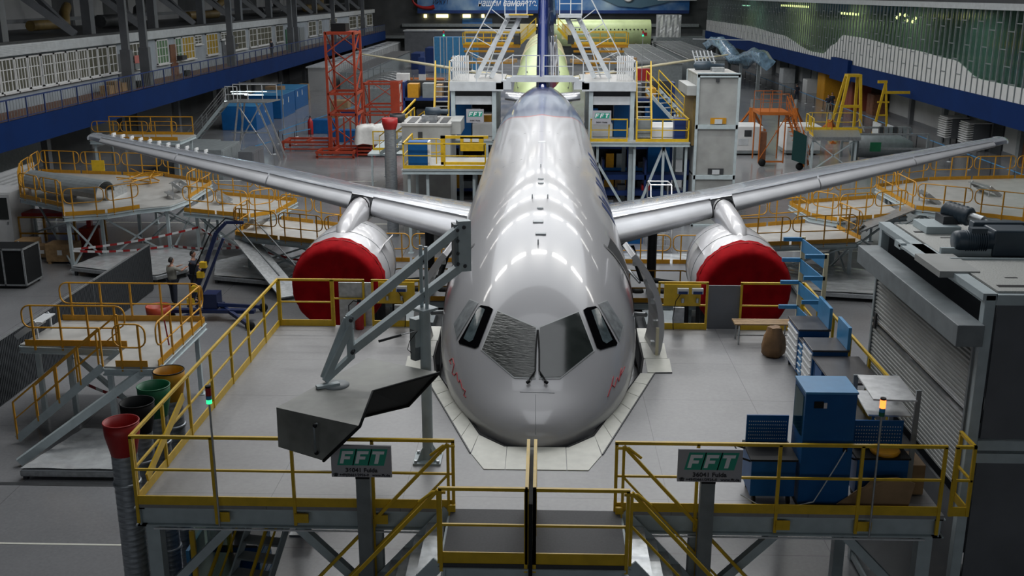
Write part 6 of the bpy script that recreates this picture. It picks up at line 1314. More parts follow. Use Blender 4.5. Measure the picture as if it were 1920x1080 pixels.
for x, lab in ((-12.4, 'left'), (-11.2, 'right')):
    t = thing('slatted_crate', 'orange-red slatted crate under the white dust sheet, %s one of the pair' % lab, 'crate', (x, 72.6, 0))
    for k in range(5): MB().box(x - .52, x + .52, 71.9, 73.3, .08 + k * .24, .2 + k * .24).build('slat', 'red', t)
    for dx in (-.5, .5): MB().box(x + dx - .04, x + dx + .04, 71.85, 71.92, 0, 1.3).build('post', 'dred', t)
t = thing('modular_shed', 'long pale modular shed with a ribbed side running along the left wall', 'shed', (-26, 150, 0))
MB().box(-27.3, -25.1, 122, 186, 0, 2.6).build('body', 'walll', t); MB().box(-27.5, -25.0, 121.8, 186.2, 2.6, 2.75).build('roof', 'wsteel', t); b = MB(); y = 122
while y < 186: b.box(-25.1, -25.04, y, y + .15, .1, 2.5); y += 1.3
b.build('side_ribs', 'galv', t)
for k in range(9): MB().box(-26.6, -25.6, 130 + k * 6, 132.5 + k * 6, 2.75, 2.8).build('roof_panel', 'alu', t)
t2 = thing('modular_shed', 'second long low glazed shed beside the ribbed one', 'shed', (-23, 140, 0)); MB().box(-24.0, -21.5, 124, 170, 0, 1.9).build('body', 'dsteel', t2); MB().box(-24.1, -21.4, 124, 170, 1.9, 2.0).build('roof', 'alu', t2)
for k, (px0, px1, py0, py1, m_, lab) in enumerate([(430, 494, 195, 243, 'blue', 'nearest large blue cabin of the row, with light tubes above'), (494, 538, 176, 222, 'blue', 'middle large blue cabin of the row'), (528, 564, 165, 206, 'blue', 'farthest large blue cabin of the row next to the brown crate'), (564, 581, 164, 189, 'card', 'tall brown crate at the far end of the blue cabins')]):
    p = on(px1, py1 - 4, 0); q = on(px0, py1, 0); zt = at(px1, py0, p.y).z; L = 5.5 if k < 3 else 2.2
    t = thing('cabin' if k < 3 else 'wooden_crate', lab, 'cabin' if k < 3 else 'crate', (p.x - 1.2, p.y, 0))
    MB().box(p.x - 2.9 if k < 3 else p.x - 1.0, p.x, p.y - (2 if k < 3 else .5), p.y + L - 2, 0, max(1.6, zt)).build('body', m_, t, .03)
    if k < 3:
        for j in range(2): MB().box(p.x, p.x + .03, p.y - 1.2 + j * 2, p.y - 1.05 + j * 2, 1.2, 1.7).build('label_plate', 'wht', t)
        MB().box(p.x - 2.95, p.x + .03, p.y - 2.03, p.y + L - 1.97, max(1.6, zt), max(1.6, zt) + .06).build('roof', 'lblue', t)
for (px, py, L) in ((452, 172, 1.7), (480, 172, 1.7), (450, 176, 1.3), (438, 190, 1.5), (476, 178, 1.5)):
    p = at(px, py, 84); tag(MB().box(p.x - L / 2, p.x + L / 2, 84, 84.06, p.z - .03, p.z + .03).build('tube_lamp', 'tube'), 'lit white tube lamp over the blue cabins', 'lamp', 'lit tube lamps over the blue cabins')
o = MB(); 
for x in (-24.4, -21.0): o.box(x - .03, x + .03, 84.05, 84.15, 0, 4.1)
o.box(-24.4, -21, 84.05, 84.15, 3.95, 4.05); tag(o.build('lamp_frame', 'galv'), 'thin metal gantry carrying tube lamps over the blue cabins', 'gantry')
# aluminium work stand with stairs and tall legs
t = thing('work_stand', 'tall aluminium work stand with crossed legs and stairs left of the red tower', 'work stand', (-20.5, 71, 0))
zt = 3.9; MB().quadslab((-21.3, 69.6, zt), (-18.4, 69.6, zt), (-18.0, 71.6, zt), (-21.1, 71.6, zt), .08).build('deck', 'galv', t)
for x in (-21.0, -18.6):
    for y in (69.8, 71.4): MB().bar((x + (.6 if x < -20 else -.6), y, zt), (x - (.1 if x < -20 else -.8), y, 0), .1, up=(0, 1, 0)).build('leg', 'alu', t)
for a, c in (((-20.5, 69.8, 3.8), (-18.4, 69.8, .4)), ((-18.9, 69.8, 3.8), (-21.0, 69.8, .4)), ((-21.0, 69.8, 1.9), (-18.4, 69.8, 1.9))): MB().bar(a, c, .07).build('brace', 'alu', t)
rail(t, [(-21.2, 69.7, zt), (-20.4, 69.7, zt)], m='wsteel', step=.8, w=.05, toe=0); rail(t, [(-21.2, 71.5, zt), (-18.2, 71.5, zt)], m='wsteel', step=1.0, w=.05, toe=0)
stairs(t, (-21.4, 70, 3.85), (-24.6, 70, .3), (0, 1, 0), 1.0, n=11, rm='galv', sm='galv', posts=3)
# rear yellow cage platform, dark grey cabinets
CP, _ = platform('cage_platform', 'yellow railed cage platform standing under the left gallery behind the wing tip', None, 2.7, [(-26.2, 60.2), (-21.3, 60.2), (-26.2, 62.5), (-21.3, 62.5)], [], pts=[(-26.4, 60), (-26.4, 62.8), (-21.1, 62.8), (-21.1, 60)])
CP['category'] = 'work platform'
loops(CP, [(-26.3, 60.05, 2.7), (-21.2, 60.05, 2.7)], toe=.2, seg=1.7); rail(CP, [(-26.3, 62.7, 2.7), (-21.2, 62.7, 2.7)], m='ora_yel', step=1.3, w=.05)
for (x, y, w, d_, h, m_, lab) in [(-21.0, 64.5, 3.0, 4.0, 1.8, 'dsteel', 'large dark grey cabinet behind the left wing near the work stand'), (-18.4, 65, .9, 2.6, 1.5, 'dpanel', 'dark grey cabinet end beside the aluminium work stand'), (-22.8, 66.5, 3.2, 3.0, 1.7, 'dsteel', 'low dark cabinet behind the yellow cage platform')]:
    t = thing('steel_cabinet', lab, 'cabinet', (x, y, 0)); MB().box(x - w / 2, x + w / 2, y - d_ / 2, y + d_ / 2, 0, h).build('body', m_, t, .02); MB().box(x + w / 2, x + w / 2 + .03, y - d_ / 2 + .1, y - .05, .15, h - .1).build('door', m_, t); MB().box(x + w / 2, x + w / 2 + .03, y + .05, y + d_ / 2 - .1, .15, h - .1).build('door', m_, t)
# stanchions with belts
def stanchions(pts, lab, belt='lblue', grp=None, h=1.0):
    S_ = []
    for i, (x, y) in enumerate(pts):
        if not S_:
            t = thing('stanchion', lab, 'stanchion', (x, y, 0), grp); MB().tube((x, y, .02), (x, y, h), .03, 8).build('pole', 'dark', t); MB().lathe((x, y, 0), [(.17, 0), (.17, .02), (.03, .04)], 14, caps=True).build('base', 'wsteel', t); S_.append(t)
        else: S_.append(dup(S_[0], (x, y, 0)))
    for a, c in zip(pts, pts[1:]):
        tag(MB().bar((a[0], a[1], h - .06), (c[0], c[1], h - .06), .012, .06).build('barrier_belt', belt), 'blue belt stretched between black posts, ' + lab.split(' posts ')[-1], 'barrier belt', (grp or '') + ' belts')
stanchions([(-19.9, 78), (-19.5, 82), (-18.9, 86), (-18.3, 90), (-17.6, 94), (-16.9, 98)], 'black barrier posts in the row leading to the red tower', grp='barrier posts left of the red tower')
stanchions([(-19.6, 70.1), (-19.0, 72.8)], 'black barrier posts in the pair next to the work stand', grp='barrier posts beside the work stand')
stanchions([(-19.1, 76.0), (-18.6, 77.6), (-17.8, 79.5)], 'black barrier posts near the low red floor frame', grp='barrier posts near the floor frame')
stanchions([(27.6 - .011 * (y - 60), y) for y in [58 + 3.2 * i for i in range(27)]], 'black barrier posts along the right walkway', grp='barrier posts along the right walkway')
extinguisher(-18.7, 83.5, 0, 'large red wheeled fire extinguisher by the barrier posts left of the tower', 2.4)
for k, (x, y, w, d_, h, m_, lab, cat) in enumerate([(-17.6, 84.5, 2.2, 1.2, 1.1, 'blue', 'blue workbench left of the red tower', 'workbench'), (-16.0, 84.6, 1.2, 1.2, 1.25, 'dsteel', 'grey machine with white labels beside the blue workbench', 'machine'), (-18.6, 96, 1.6, 1.6, 1.5, 'card', 'brown box stack behind the barrier posts', 'box'), (-17.0, 92, 1.6, 1.2, 1.0, 'dblue', 'dark blue crate between brown boxes and tower', 'crate'),
     (-14.3, 79.5, 4.2, 1.0, .9, 'blue', 'long blue bench behind the red tower legs', 'bench'), (-11.4, 83.5, 3.2, 1.4, .95, 'wht', 'white table top behind the slatted crates', 'table'), (-14.8, 99, 3.6, .3, 2.3, 'dsteel', 'upright grey board behind the small red frame', 'panel'), (-12.1, 91, 1.1, .8, 4.3, 'wht', 'small white cabin top behind the red frame', 'cabin'),
     (-19, 160, 1.4, 6, 2.3, 'dblue', 'tall purple-blue crate nearest of the crates in front of the shed', 'crate'), (-18, 170, 1.4, 6, 2.6, 'dblue', 'tall purple-blue crate middle of the crates in front of the shed', 'crate'), (-16.6, 180, 1.4, 6, 2.6, 'dblue', 'tall purple-blue crate farthest of the crates in front of the shed', 'crate'),
     (-14.5, 128, 5, 2, 1.0, 'orange', 'orange pallet load behind the white spars', 'pallet'), (-25.6, 100, 1.6, 1.4, 2.4, 'card', 'brown wooden crate behind the row of blue cabins', 'crate'), (-10.2, 86, 3.0, 1.6, .8, 'wht', 'low white bench near the yellow side stairs', 'bench')]):
    tag(MB().box(x - w / 2, x + w / 2, y - d_ / 2, y + d_ / 2, 0, h).build({'machine': 'machine', 'box': 'box_stack', 'panel': 'grey_board'}.get(cat, cat), m_, bevel=.02), lab, cat)
# field of thin test stands
random.seed(11)
t = thing('part_stand', 'grey jig of thin posts and curved ribs on the floor in front of the shed', 'stand', (-18, 115, 0))
for k in range(22):
    x = -20.5 + random.random() * 6; y = 106 + random.random() * 16; h = random.uniform(1.5, 3.2); MB().box(x - .05, x + .05, y - .05, y + .05, 0, h).build('post', 'dsteel', t)
    MB().bar((x, y, h * .8), (x + random.uniform(.8, 1.6), y, h * random.uniform(.6, .9)), .07).build('arm', 'galv', t)
for k in range(5): MB().path([(-19 + 4 * u_ / 8, 108 + 2.4 * k, 2.0 + .5 * math.sin(math.pi * u_ / 8)) for u_ in range(9)], .07, 6).build('curved_rib', 'galv', t)
t = thing('floor_post', 'blue and white banded post on the floor between shed and stairs', 'post', (-13.3, 116, 0)); MB().box(-13.7, -13.0, 115.7, 116.3, 0, 1.5).build('lower_band', 'blue', t); MB().box(-13.7, -13.0, 115.7, 116.3, 1.5, 2.4).build('middle_band', 'wht', t); MB().box(-13.7, -13.0, 115.7, 116.3, 2.4, 4.2).build('upper_band', 'dblue', t)
t = thing('yellow_stairs', 'yellow side stairs and landing left of the rear dock', 'stairs', (-8.5, 58, 0)); stairs(t, (-6.9, 54.5, 4.0), (-9.2, 58.5, 2.2), (.86, .5, 0), .8, n=8, posts=3, sm='galv')
rail(t, [(-9.8, 60, 2.2), (-7.0, 60, 2.2), (-7.0, 64, 2.2)], step=1.2, w=.06); MB().box(-9.9, -6.9, 58.5, 64, 2.1, 2.2).build('landing', 'steel', t)
for x, y in ((-9.7, 58.7), (-7.1, 58.7), (-9.7, 63.8), (-7.1, 63.8)): leg(t, x, y, 2.1, .1)
# lit signal towers on long poles at the rear
signal(-4.75, 51.0, 6.86, 9.0, 'g', 'slim signal pole with lit green lens at the left end of the tail dock'); signal(4.75, 51.0, 6.86, 9.0, 'g', 'slim signal pole with lit green lens at the right end of the tail dock')
# ================================================================ SECOND AIRLINER AND ITS DOCK
A2 = thing('unpainted_airliner', 'green-primed unpainted airliner standing behind the white one', 'airplane', (0, 96, 0)); DY = 79 - NY
DN = 66 - NY
f2 = MB(); f2.loft([[fpt(min(d, 20), 2 * math.pi * k / 48) + Vector((0, DN + max(0, d - 20), 0)) for k in range(48)] for d in ds[:24] + [26, 32, 40, 48, 54]]); f2.build('fuselage', 'prim', A2)
for d in (30, 36, 43, 49): MB().path([fpt(20, 2 * math.pi * k / 40) + Vector((0, DN + d - 20, 0)) for k in range(40)], .12, 6, closed=True).build('ring_joint', 'cream', A2)
for s_ in (-1, 1):
    rs = []
    for x in (1.8, 6.4, 12, 17.9):
        le, te = wing_le(x), wing_te(x); c_ = (te - le) * .3; r = [Vector((s_ * x, le + DY + u * c_, wing_z(x) - .25 + t_ * c_ * 2.2)) for u, t_ in FOIL]; rs.append(r if s_ > 0 else r[::-1])
    MB().loft(rs).build('wing_spar', 'cream', A2)
    flat_ = [Vector((s_ * v.x * 1.01, v.y + DN, v.z + .02)) for v in (fpt(3.2, .55), fpt(3.2, 1.1), fpt(4.6, 1.1), fpt(4.6, .55))]; MB().add(flat_, [(0, 1, 2, 3)]).build('windscreen_cover', 'dark', A2)
    for k in range(3): MB().box(s_ * (3 + 2.5 * k) - .6, s_ * (3 + 2.5 * k) + .6, 96.2 + k * 1.2, 96.9 + k * 1.2, 4.9, 5.2).build('wing_box_cover', 'wood', A2)
AD = thing('arch_dock', 'yellow railed arch dock straddling the green fuselage', 'work platform', (0, 117, 0))
for s_ in (-1, 1):
    p, q = (868, 975) if s_ < 0 else (1178, 1072)
    a = at(p, 84, 115); b_ = at(q, 84, 115); MB().box(min(a.x, b_.x), max(a.x, b_.x), 115, 118, a.z - .3, a.z).build('deck', 'ora_yel', AD)
    rail(AD, [(a.x, 115, a.z), (b_.x, 115, a.z)], step=1.5, w=.09, h=1.25, m='yel'); rail(AD, [(a.x, 118, a.z), (b_.x, 118, a.z)], step=2.4, w=.09, h=1.25, m='yel')
    c = at(1005 if s_ < 0 else 1046, 44, 117); rail(AD, [(b_.x, 115, a.z), (c.x, 115, c.z - .6)], step=1.2, w=.09, h=1.2, m='yel', toe=.3)
    MB().box(min(b_.x, c.x) + .4 * (s_ > 0), max(b_.x, c.x), 115.2, 115.3, c.z - 1.6, c.z).build('side_sheet', 'cream', AD)
    for x in (a.x - s_ * .5, (a.x + b_.x) / 2): leg(AD, x, 115.2, a.z - .2, .25); leg(AD, x, 117.8, a.z - .2, .25)
    for z_ in (1.8, 3.6, 4.8): MB().box(min(s_ * 3.2, s_ * 8.6), max(s_ * 3.2, s_ * 8.6), 114.6, 115, z_, z_ + .2).build('lower_deck', 'ora_yel' if z_ > 2 else 'steel', AD)
    MB().bar((s_ * 3.3, 115, 1.8), (s_ * 8.5, 115, 4.8), .15).build('diagonal', 'galv', AD)
    MB().box(s_ * 2.9 - .35, s_ * 2.9 + .35, 114.8, 115, a.z + .1, a.z + 1.0).build('switch_board', 'dark', AD)
MB().box(at(1005, 44, 117).x, at(1046, 44, 117).x, 115, 118, at(1005, 44, 117).z - .25, at(1005, 44, 117).z - .1).build('bridge_deck', 'cream', AD)
random.seed(5)
for k, (x, y, w, d_, h, m_, lab, cat) in enumerate([(-5.5, 100, 2.2, 2, 3.4, 'ora_yel', 'yellow jig left of the green fuselage', 'jig'), (5.2, 101, 2.4, 2, 3.6, 'ora_yel', 'yellow jig right of the green fuselage', 'jig'), (7.8, 92, 1.5, 1.5, 3.2, 'wht', 'white cabinet right of the second airliner', 'cabinet'), (-7.5, 92, 2.4, 1.5, 2.6, 'prim', 'pale green panel box left of the second airliner', 'panel'),
       (9.0, 96, 1.2, .8, 4.4, 'dred', 'red machine head on a post near the right cream spar', 'machine'), (10.5, 84, .9, .8, 2.0, 'blue', 'blue and white cylinder tank by the container tower', 'tank'), (11.9, 84, .7, .7, 1.8, 'dark', 'dark cylinder tank by the container tower', 'tank'), (13.6, 95, 1.4, 1.0, 1.2, 'dred', 'dark red box on a white table near the right spar', 'box'), (9.4, 72, 3.0, 1.4, 2.9, 'dsteel', 'grey cabinet block behind the container tower', 'cabinet'),
       (7.6, 68, 1.2, 1, 3.0, 'lblue', 'light blue cabinet behind the right rear dock', 'cabinet'), (4.4, 66, 1.6, 1, 3.4, 'dpanel', 'grey panel seen between the tail dock legs', 'panel'), (-4.6, 62, 1.8, 1, 3.2, 'wood', 'wooden crate stack between the left tail dock legs', 'crate'), (-8.8, 72, 1.4, 1, 2.2, 'dsteel', 'grey cabinet behind the left machine container', 'cabinet')]):
    tag(MB().box(x - w / 2, x + w / 2, y - d_ / 2, y + d_ / 2, 0, h).build(cat, m_, bevel=.02), lab, cat)
# long glazed cabins right of the second aircraft
for (xa, ya, xb, w, y1, lab) in [(8.6, 120, 0, 7, 162, 'long slatted-roof cabin right of the arch dock'), (17.3, 128, 0, 4.4, 172, 'second slatted-roof cabin near the silver box')]:
    t = thing('modular_shed', lab, 'shed', (xa + w / 2, 145, 0)); MB().box(xa, xa + w, ya, y1, 0, 3.3).build('body', 'dsteel', t); MB().box(xa - .1, xa + w + .1, ya - .1, y1, 3.3, 3.4).build('roof', 'walll', t); b = MB(); y = ya
    while y < y1: b.box(xa, xa + w, y, y + .5, 3.42, 3.5); y += 2.2
    for k in range(5): b.box(xa + w * k / 4 - .06, xa + w * k / 4 + .06, ya, y1, 3.5, 3.58)
    b.build('roof_slats', 'galv', t)
# cross fuselage far behind, silver box
CF = thing('fuselage_barrel', 'long green-primed fuselage barrel with round dark windows lying across the far end', 'fuselage', (9, 167, 0))
MB().lathe((9, 167, 4.95), [(2.0, -9.5), (2.03, -9.3), (2.03, 7.3), (2.0, 7.45)], 40, axis='X', caps=True).build('shell', 'prim', CF)
for k in range(26): x = .6 + k * .6; MB().lathe((x, 164.99, 5.55), [(.12, -.03), (.12, .03)], 12, axis='Y', caps=True).build('cabin_window', 'wglass', CF)
MB().box(15.2, 15.8, 164.95, 165.2, 4.6, 5.1).build('cargo_label', 'dred', CF); MB().box(-.3, 0, 164.9, 165.2, 3.5, 6.4).build('edge_ring', 'cream', CF)
for x in (2, 8, 14): MB().box(x - .4, x + .4, 165.5, 168.5, 0, 3.2).build('cradle', 'ora_yel', CF)
p, q = at(1233, 70, 175), at(1278, 28, 175); rings = [[Vector((p.x + (q.x - p.x) * u, 175 + .1 * math.sin(7 * u * 3 + z), z)) for u in [k / 10 for k in range(11)]] + [Vector((p.x + (q.x - p.x) * u, 178, z)) for u in [k / 10 for k in range(10, -1, -1)]] for z in [p.z + (q.z - p.z) * j / 6 for j in range(7)]]
M['foil'] = mat('silver_foil', (.6, .62, .63), .35, .4, var=.25, scale=1.5, bump=1.0)
t = thing('foil_box', 'big box wrapped in silver foil standing on a dark base at the far right', 'box', (20, 176, 0)); MB().loft(rings, smooth=False).build('foil_wrap', 'foil', t); MB().box(p.x - .2, q.x + 4, 174.8, 180, 0, p.z).build('base', 'dsteel', t)
# back strip of dark cabins, blue glazed hut
tag(MB().box(-24, -2, 183, 188, 0, 4.6).build('site_hut', 'dpanel'), 'long dark hut with a pale roof edge in front of the far wall', 'hut'); tag(MB().box(-24.2, -1.8, 182.8, 188.2, 4.6, 4.8).build('hut_roof', 'wsteel'), 'pale flat roof slab on the long dark hut', 'roof')
t = thing('glazed_hut', 'pale blue glazed hut left of the arch dock', 'hut', (-8, 150, 0)); a, c = at(813, 92, 150), at(868, 70, 150); MB().box(a.x, c.x + 2, 150, 153, 0, c.z).build('body', 'lblue', t)
for k in range(7): MB().box(a.x + .9 * k, a.x + .1 + .9 * k, 149.95, 150, 0, c.z).build('mullion', 'wht', t)
# ================================================================ BACKGROUND: RIGHT
def tripod(x, y, h, label, m_='orange'):
    t = thing('tripod_jack', label, 'jack', (x, y, 0)); MB().tube((x, y, .3), (x, y, h * .75), .22, 14).build('cylinder', m_, t); MB().tube((x, y, h * .75), (x, y, h), .15, 12).build('ram', 'galv', t)
    for k in range(3): a = 2 * math.pi * k / 3 + .5; MB().bar((x, y, h * .72), (x + 1.3 * math.cos(a), y + 1.3 * math.sin(a), .1), .14, up=(0, .3, 1)).build('leg', m_, t); MB().box(x + 1.3 * math.cos(a) - .2, x + 1.3 * math.cos(a) + .2, y + 1.3 * math.sin(a) - .2, y + 1.3 * math.sin(a) + .2, 0, .1).build('foot', m_, t)
tripod(17.1, 86.5, 2.6, 'orange tripod jack nearest the container tower'); tripod(20.4, 85.5, 2.7, 'orange tripod jack behind the orange stair platform'); tripod(22.0, 80.8, 2.2, 'short orange tripod jack beside the yellow loop railing')
t = thing('stair_platform', 'orange wheeled stair platform with a caged top right of the container tower', 'stairs', (15, 69.5, 0))
for x in (14.2, 15.8):
    for y in (68.6, 70.6): MB().tube((x, y, .2), (x, y, 3.4), .045, 8).build('leg', 'orange', t)
MB().box(14.05, 16.0, 68.4, 70.8, 3.35, 3.55).build('top_deck', 'orange', t); rail(t, [(14.1, 68.5, 3.55), (15.9, 68.5, 3.55)], m='orange', step=.6, w=.04, toe=0, h=1.15); rail(t, [(14.1, 70.7, 3.55), (15.9, 70.7, 3.55)], m='orange', step=.6, w=.04, toe=0, h=1.15)
MB().box(14.2, 15.8, 68.55, 68.63, .25, .35).build('base_beam', 'orange', t); MB().box(14.3, 14.7, 68.8, 69.3, .3, 2.2).build('tank', 'dwood', t); MB().bar((14.2, 68.6, .4), (15.8, 68.6, 3.2), .05).build('brace', 'orange', t)
stairs(t, (15.95, 69.3, 3.5), (16.75, 66.6, .3), (.5, .85, 0), .8, n=13, rm='orange', sm='orange', stm='orange', posts=4)
for x, y in ((14.4, 68.4), (16.5, 66.9)): MB().lathe((x, y, .26), [(.05, -.06), (.24, -.06), (.24, .06), (.05, .06)], 16, axis='Y', caps=True).build('wheel', 'black', t)
def gpu(x, y, lab):
    t = thing('power_unit', lab, 'power unit', (x, y, 0)); MB().box(x - 1.2, x + 1.2, y - .9, y + 1.6, .3, 2.0).build('housing', 'wht', t, .03); MB().box(x - 1.2, x + 1.2, y - .9, y + 1.6, .1, .3).build('skirt', 'dsteel', t); MB().box(x - .1, x + .4, y - .93, y - .9, 1.3, 1.75).build('display', 'dark', t); MB().box(x - .5, x + .2, y - .93, y - .9, .7, 1.15).build('vent_panel', 'wsteel', t)
    for dx in (-.9, .9): MB().lathe((x + dx, y - .4, .16), [(.04, -.08), (.16, -.08), (.16, .08), (.04, .08)], 14, axis='X', caps=True).build('wheel', 'black', t)
gpu(14.2, 74.3, 'white wheeled power unit right beside the container tower'); gpu(18.3, 74.5, 'white wheeled power unit behind the orange stairs')
t = thing('transport_frame', 'yellow loop-railed work table on grey crossed legs right of the orange stairs', 'work platform', (18.5, 66.5, 0)); deck(t, [(16.9, 65.8), (17.3, 69.5), (20.8, 69.5), (19.9, 65.8)], 2.3, m='galv', fm='galv')
for x, y in ((17, 66), (19.7, 66), (17.4, 69.3), (20.5, 69.3)): leg(t, x, y, 2.2, .12)
xbr(t, (17, 66), (19.7, 66), .1, 2.1); xbr(t, (17, 66), (17.4, 69.3), .1, 2.1)
loops(t, [(17.0, 66.0, 2.3), (17.3, 69.4, 2.3), (20.8, 69.4, 2.3)], m='yel'); MB().bar((20.8, 69.4, 3.0), (20.2, 66.2, 2.6), .06).build('hand_rail', 'galv', t)
t = thing('wind_screen', 'dark green glossy panel leaning beside the orange stairs', 'panel', (16.6, 66.9, 0)); MB().quadslab((16.0, 66.9, .7), (16.7, 66.2, .5), (16.7, 66.2, 2.3), (16.0, 66.9, 2.6), .08).build('pane', mat('dark_green_panel', (.006, .035, .035), .15), t); MB().bar((16.7, 66.2, 0), (16.7, 66.2, 2.6), .1, up=(0, 1, 0)).build('post', 'galv', t)
def aframe(x, y, h, w, label, m_='yel'):
    t = thing('lifting_gantry', label, 'frame', (x, y, 0))
    for dx, dy in ((-1, -1), (1, -1), (-1, 1), (1, 1)): MB().bar((x + dx * w, y + dy * w, 0), (x + dx * w * .45 + .3, y + dy * w * .4, h), .2, up=(0, 1, 0)).build('leg', m_, t)
    MB().box(x - w * .5 + .25, x + w * .5 + .35, y - w * .5, y + w * .5, h - .1, h + .1).build('head_plate', m_, t)
    for z_ in (.12 * h, .5 * h): k = 1 - .6 * z_ / h; b = MB(); b.bar((x - w * k, y - w * k, z_), (x + w * k + .1, y - w * k, z_), .2); b.build('cross_bar', m_, t)
aframe(24.2, 84.5, 4.7, 1.0, 'tall yellow A-shaped lifting frame near the walking people'); 
t = thing('davit_crane', 'slim yellow davit post with a side arm behind the lifting frame', 'crane', (26.0, 82, 0)); MB().bar((25.6, 82, 0), (26.3, 82, 4.4), .16, up=(0, 1, 0)).build('mast', 'yel', t); MB().bar((26.8, 82, 0), (26.3, 82, 4.4), .14, up=(0, 1, 0)).build('mast', 'yel', t); MB().box(26.1, 28.2, 81.9, 82.1, 3.5, 3.7).build('arm', 'yel', t); MB().box(25.7, 26.4, 81.9, 82.1, 4.3, 4.5).build('head', 'yel', t)
for z_ in (.8, 1.8, 2.8): MB().box(25.8, 26.7, 81.95, 82.05, z_, z_ + .12).build('rung', 'yel', t)
# engine on transport stand with grey tubes
t = thing('engine_stand', 'grey engine dolly with pipes and racks behind the right wing', 'dolly', (22.5, 70.5, 0))
for x in (20.8, 25.4):
    for y in (69.4, 73): MB().box(x - .08, x + .08, y - .08, y + .08, 0, 2.0).build('post', 'dsteel', t)
for z_ in (1.95, 1.0): MB().box(20.8, 25.4, 69.35, 69.45, z_, z_ + .12).build('rail', 'galv', t); MB().box(20.8, 25.4, 72.95, 73.05, z_, z_ + .12).build('rail', 'galv', t)
MB().lathe((23, 71.2, 1.0), [(.2, -2.2), (.75, -2.0), (.85, -.5), (.7, 1.2), (.3, 2.0)], 20, axis='X', caps=True).build('engine_core', 'dsteel', t); MB().box(21.6, 22.3, 69.2, 69.3, .9, 1.5).build('green_box', 'green', t)
for k in range(6): MB().box(23.2 + .32 * k, 23.45 + .32 * k, 72.6, 72.9, 1.2, 2.1).build('module', ['dark', 'galv', 'dsteel'][k % 3], t)
t = thing('panel_row', 'row of cream upright boards on the floor before the right walkway', 'panel', (26.5, 76, 0))
for k in range(3): MB().box(25.6 + .0 * k + .5 * k, 25.7 + .5 * k, 80.2 - 1.9 * k, 82 - 1.9 * k, 0, 1.4).build('board', 'wsteel' if k < 2 else 'dpanel', t)
# cabinets along the right wall
for (x, y, w, d_, h, m_, lab, nm) in [(30.4, 113.3, 1.8, 3.0, 3.0, 'ora_yel', 'tall yellow-ochre cabinet standing at the right wall', 'wall_cabinet'), (30.6, 103.5, 1.8, 2.4, 3.2, mat('rust_red_paint', (.22, .05, .03), .5), 'tall rust-red cabinet at the right wall behind the lifting frame', 'wall_cabinet'), (31.2, 99.3, 1.3, 2.0, 1.9, 'dwood', 'brown wooden cabinet next to the rust-red one', 'wall_cabinet'), (30.6, 121.5, 1.6, 2.0, 1.5, 'wht', 'small white cabinet with a round fan at the right wall', 'wall_cabinet'),
       (30.8, 135, 1.5, 2.2, 1.8, 'wsteel', 'shelf of pale boxes at the right wall', 'wall_shelf'), (31, 150, 1.5, 3, 2.2, 'wsteel', 'pale cabinet far along the right wall', 'wall_cabinet')]:
    t = thing(nm, lab, 'cabinet', (x, y, 0)); MB().box(x - w / 2, x + w / 2, y - d_ / 2, y + d_ / 2, 0, h).build('body', m_, t, .02); MB().box(x - w / 2 - .03, x - w / 2, y - d_ / 2 + .1, y - .03, .1, h - .1).build('door', m_, t); MB().box(x - w / 2 - .03, x - w / 2, y + .03, y + d_ / 2 - .1, .1, h - .1).build('door', m_, t)
for (x, y, n, lab) in [(31.0, 79.6, 9, 'stack of white trays on a dark trolley under the right gallery, left one of two'), (31.3, 76.3, 9, 'stack of white trays on a dark trolley under the right gallery, right one of two')]:
    t = thing('tray_stack', lab, 'tray stack', (x, y, 0)); MB().box(x - .6, x + .6, y - .8, y + .8, .5, 1.95).build('body', 'dpanel', t)
    for k in range(n): MB().quadslab((x - 1.0, y - .85, .55 + k * .165), (x - .55, y - .85, .62 + k * .165), (x - .55, y + .75, .62 + k * .165), (x - 1.0, y + .75, .55 + k * .165), .05).build('tray', 'wht', t)
    MB().box(x - .9, x + .7, y - .85, y + .85, 1.98, 2.05).build('top_tray', 'wht', t)
    for dx in (-.5, .5):
        for dy in (-.7, .7): MB().box(x + dx - .05, x + dx + .05, y + dy - .05, y + dy + .05, 0, .5).build('leg', 'dark', t)
rings = []
M['bfilm'] = mat('pale_blue_film', (.25, .40, .55), .2, var=.5, scale=2, bump=1.0, coat=.5)
t = thing('wrapped_parts', 'long parts bundle wrapped in pale blue film behind the cream spar', 'wrapped load', (24, 130, 0))
for i in range(9):
    u_ = i / 8; c = at(1330 + 105 * u_, 84 + 36 * u_ - 12 * math.sin(u_ * 9), 150 - 38 * u_); rings.append([c + Vector(((.8 + .3 * math.sin(3 * a + i)) * math.cos(a), 0, (.75 + .35 * math.sin(2 * a + i * 2)) * math.sin(a))) for a in [2 * math.pi * k / 16 for k in range(16)]])
MB().loft(rings).build('film_wrap', 'bfilm', t)
for k in range(4): c = rings[1 + 2 * k][0]; MB().box(c.x - 1, c.x - .7, c.y, c.y + .4, 0, c.z).build('trestle', 'dsteel', t)
tag(MB().bar((18.0, 130, 5.6), (33 * .8, 128, 5.5), .1).build('lifting_bar', 'wsteel'), 'long thin white bar held above the blue wrapped load', 'bar')
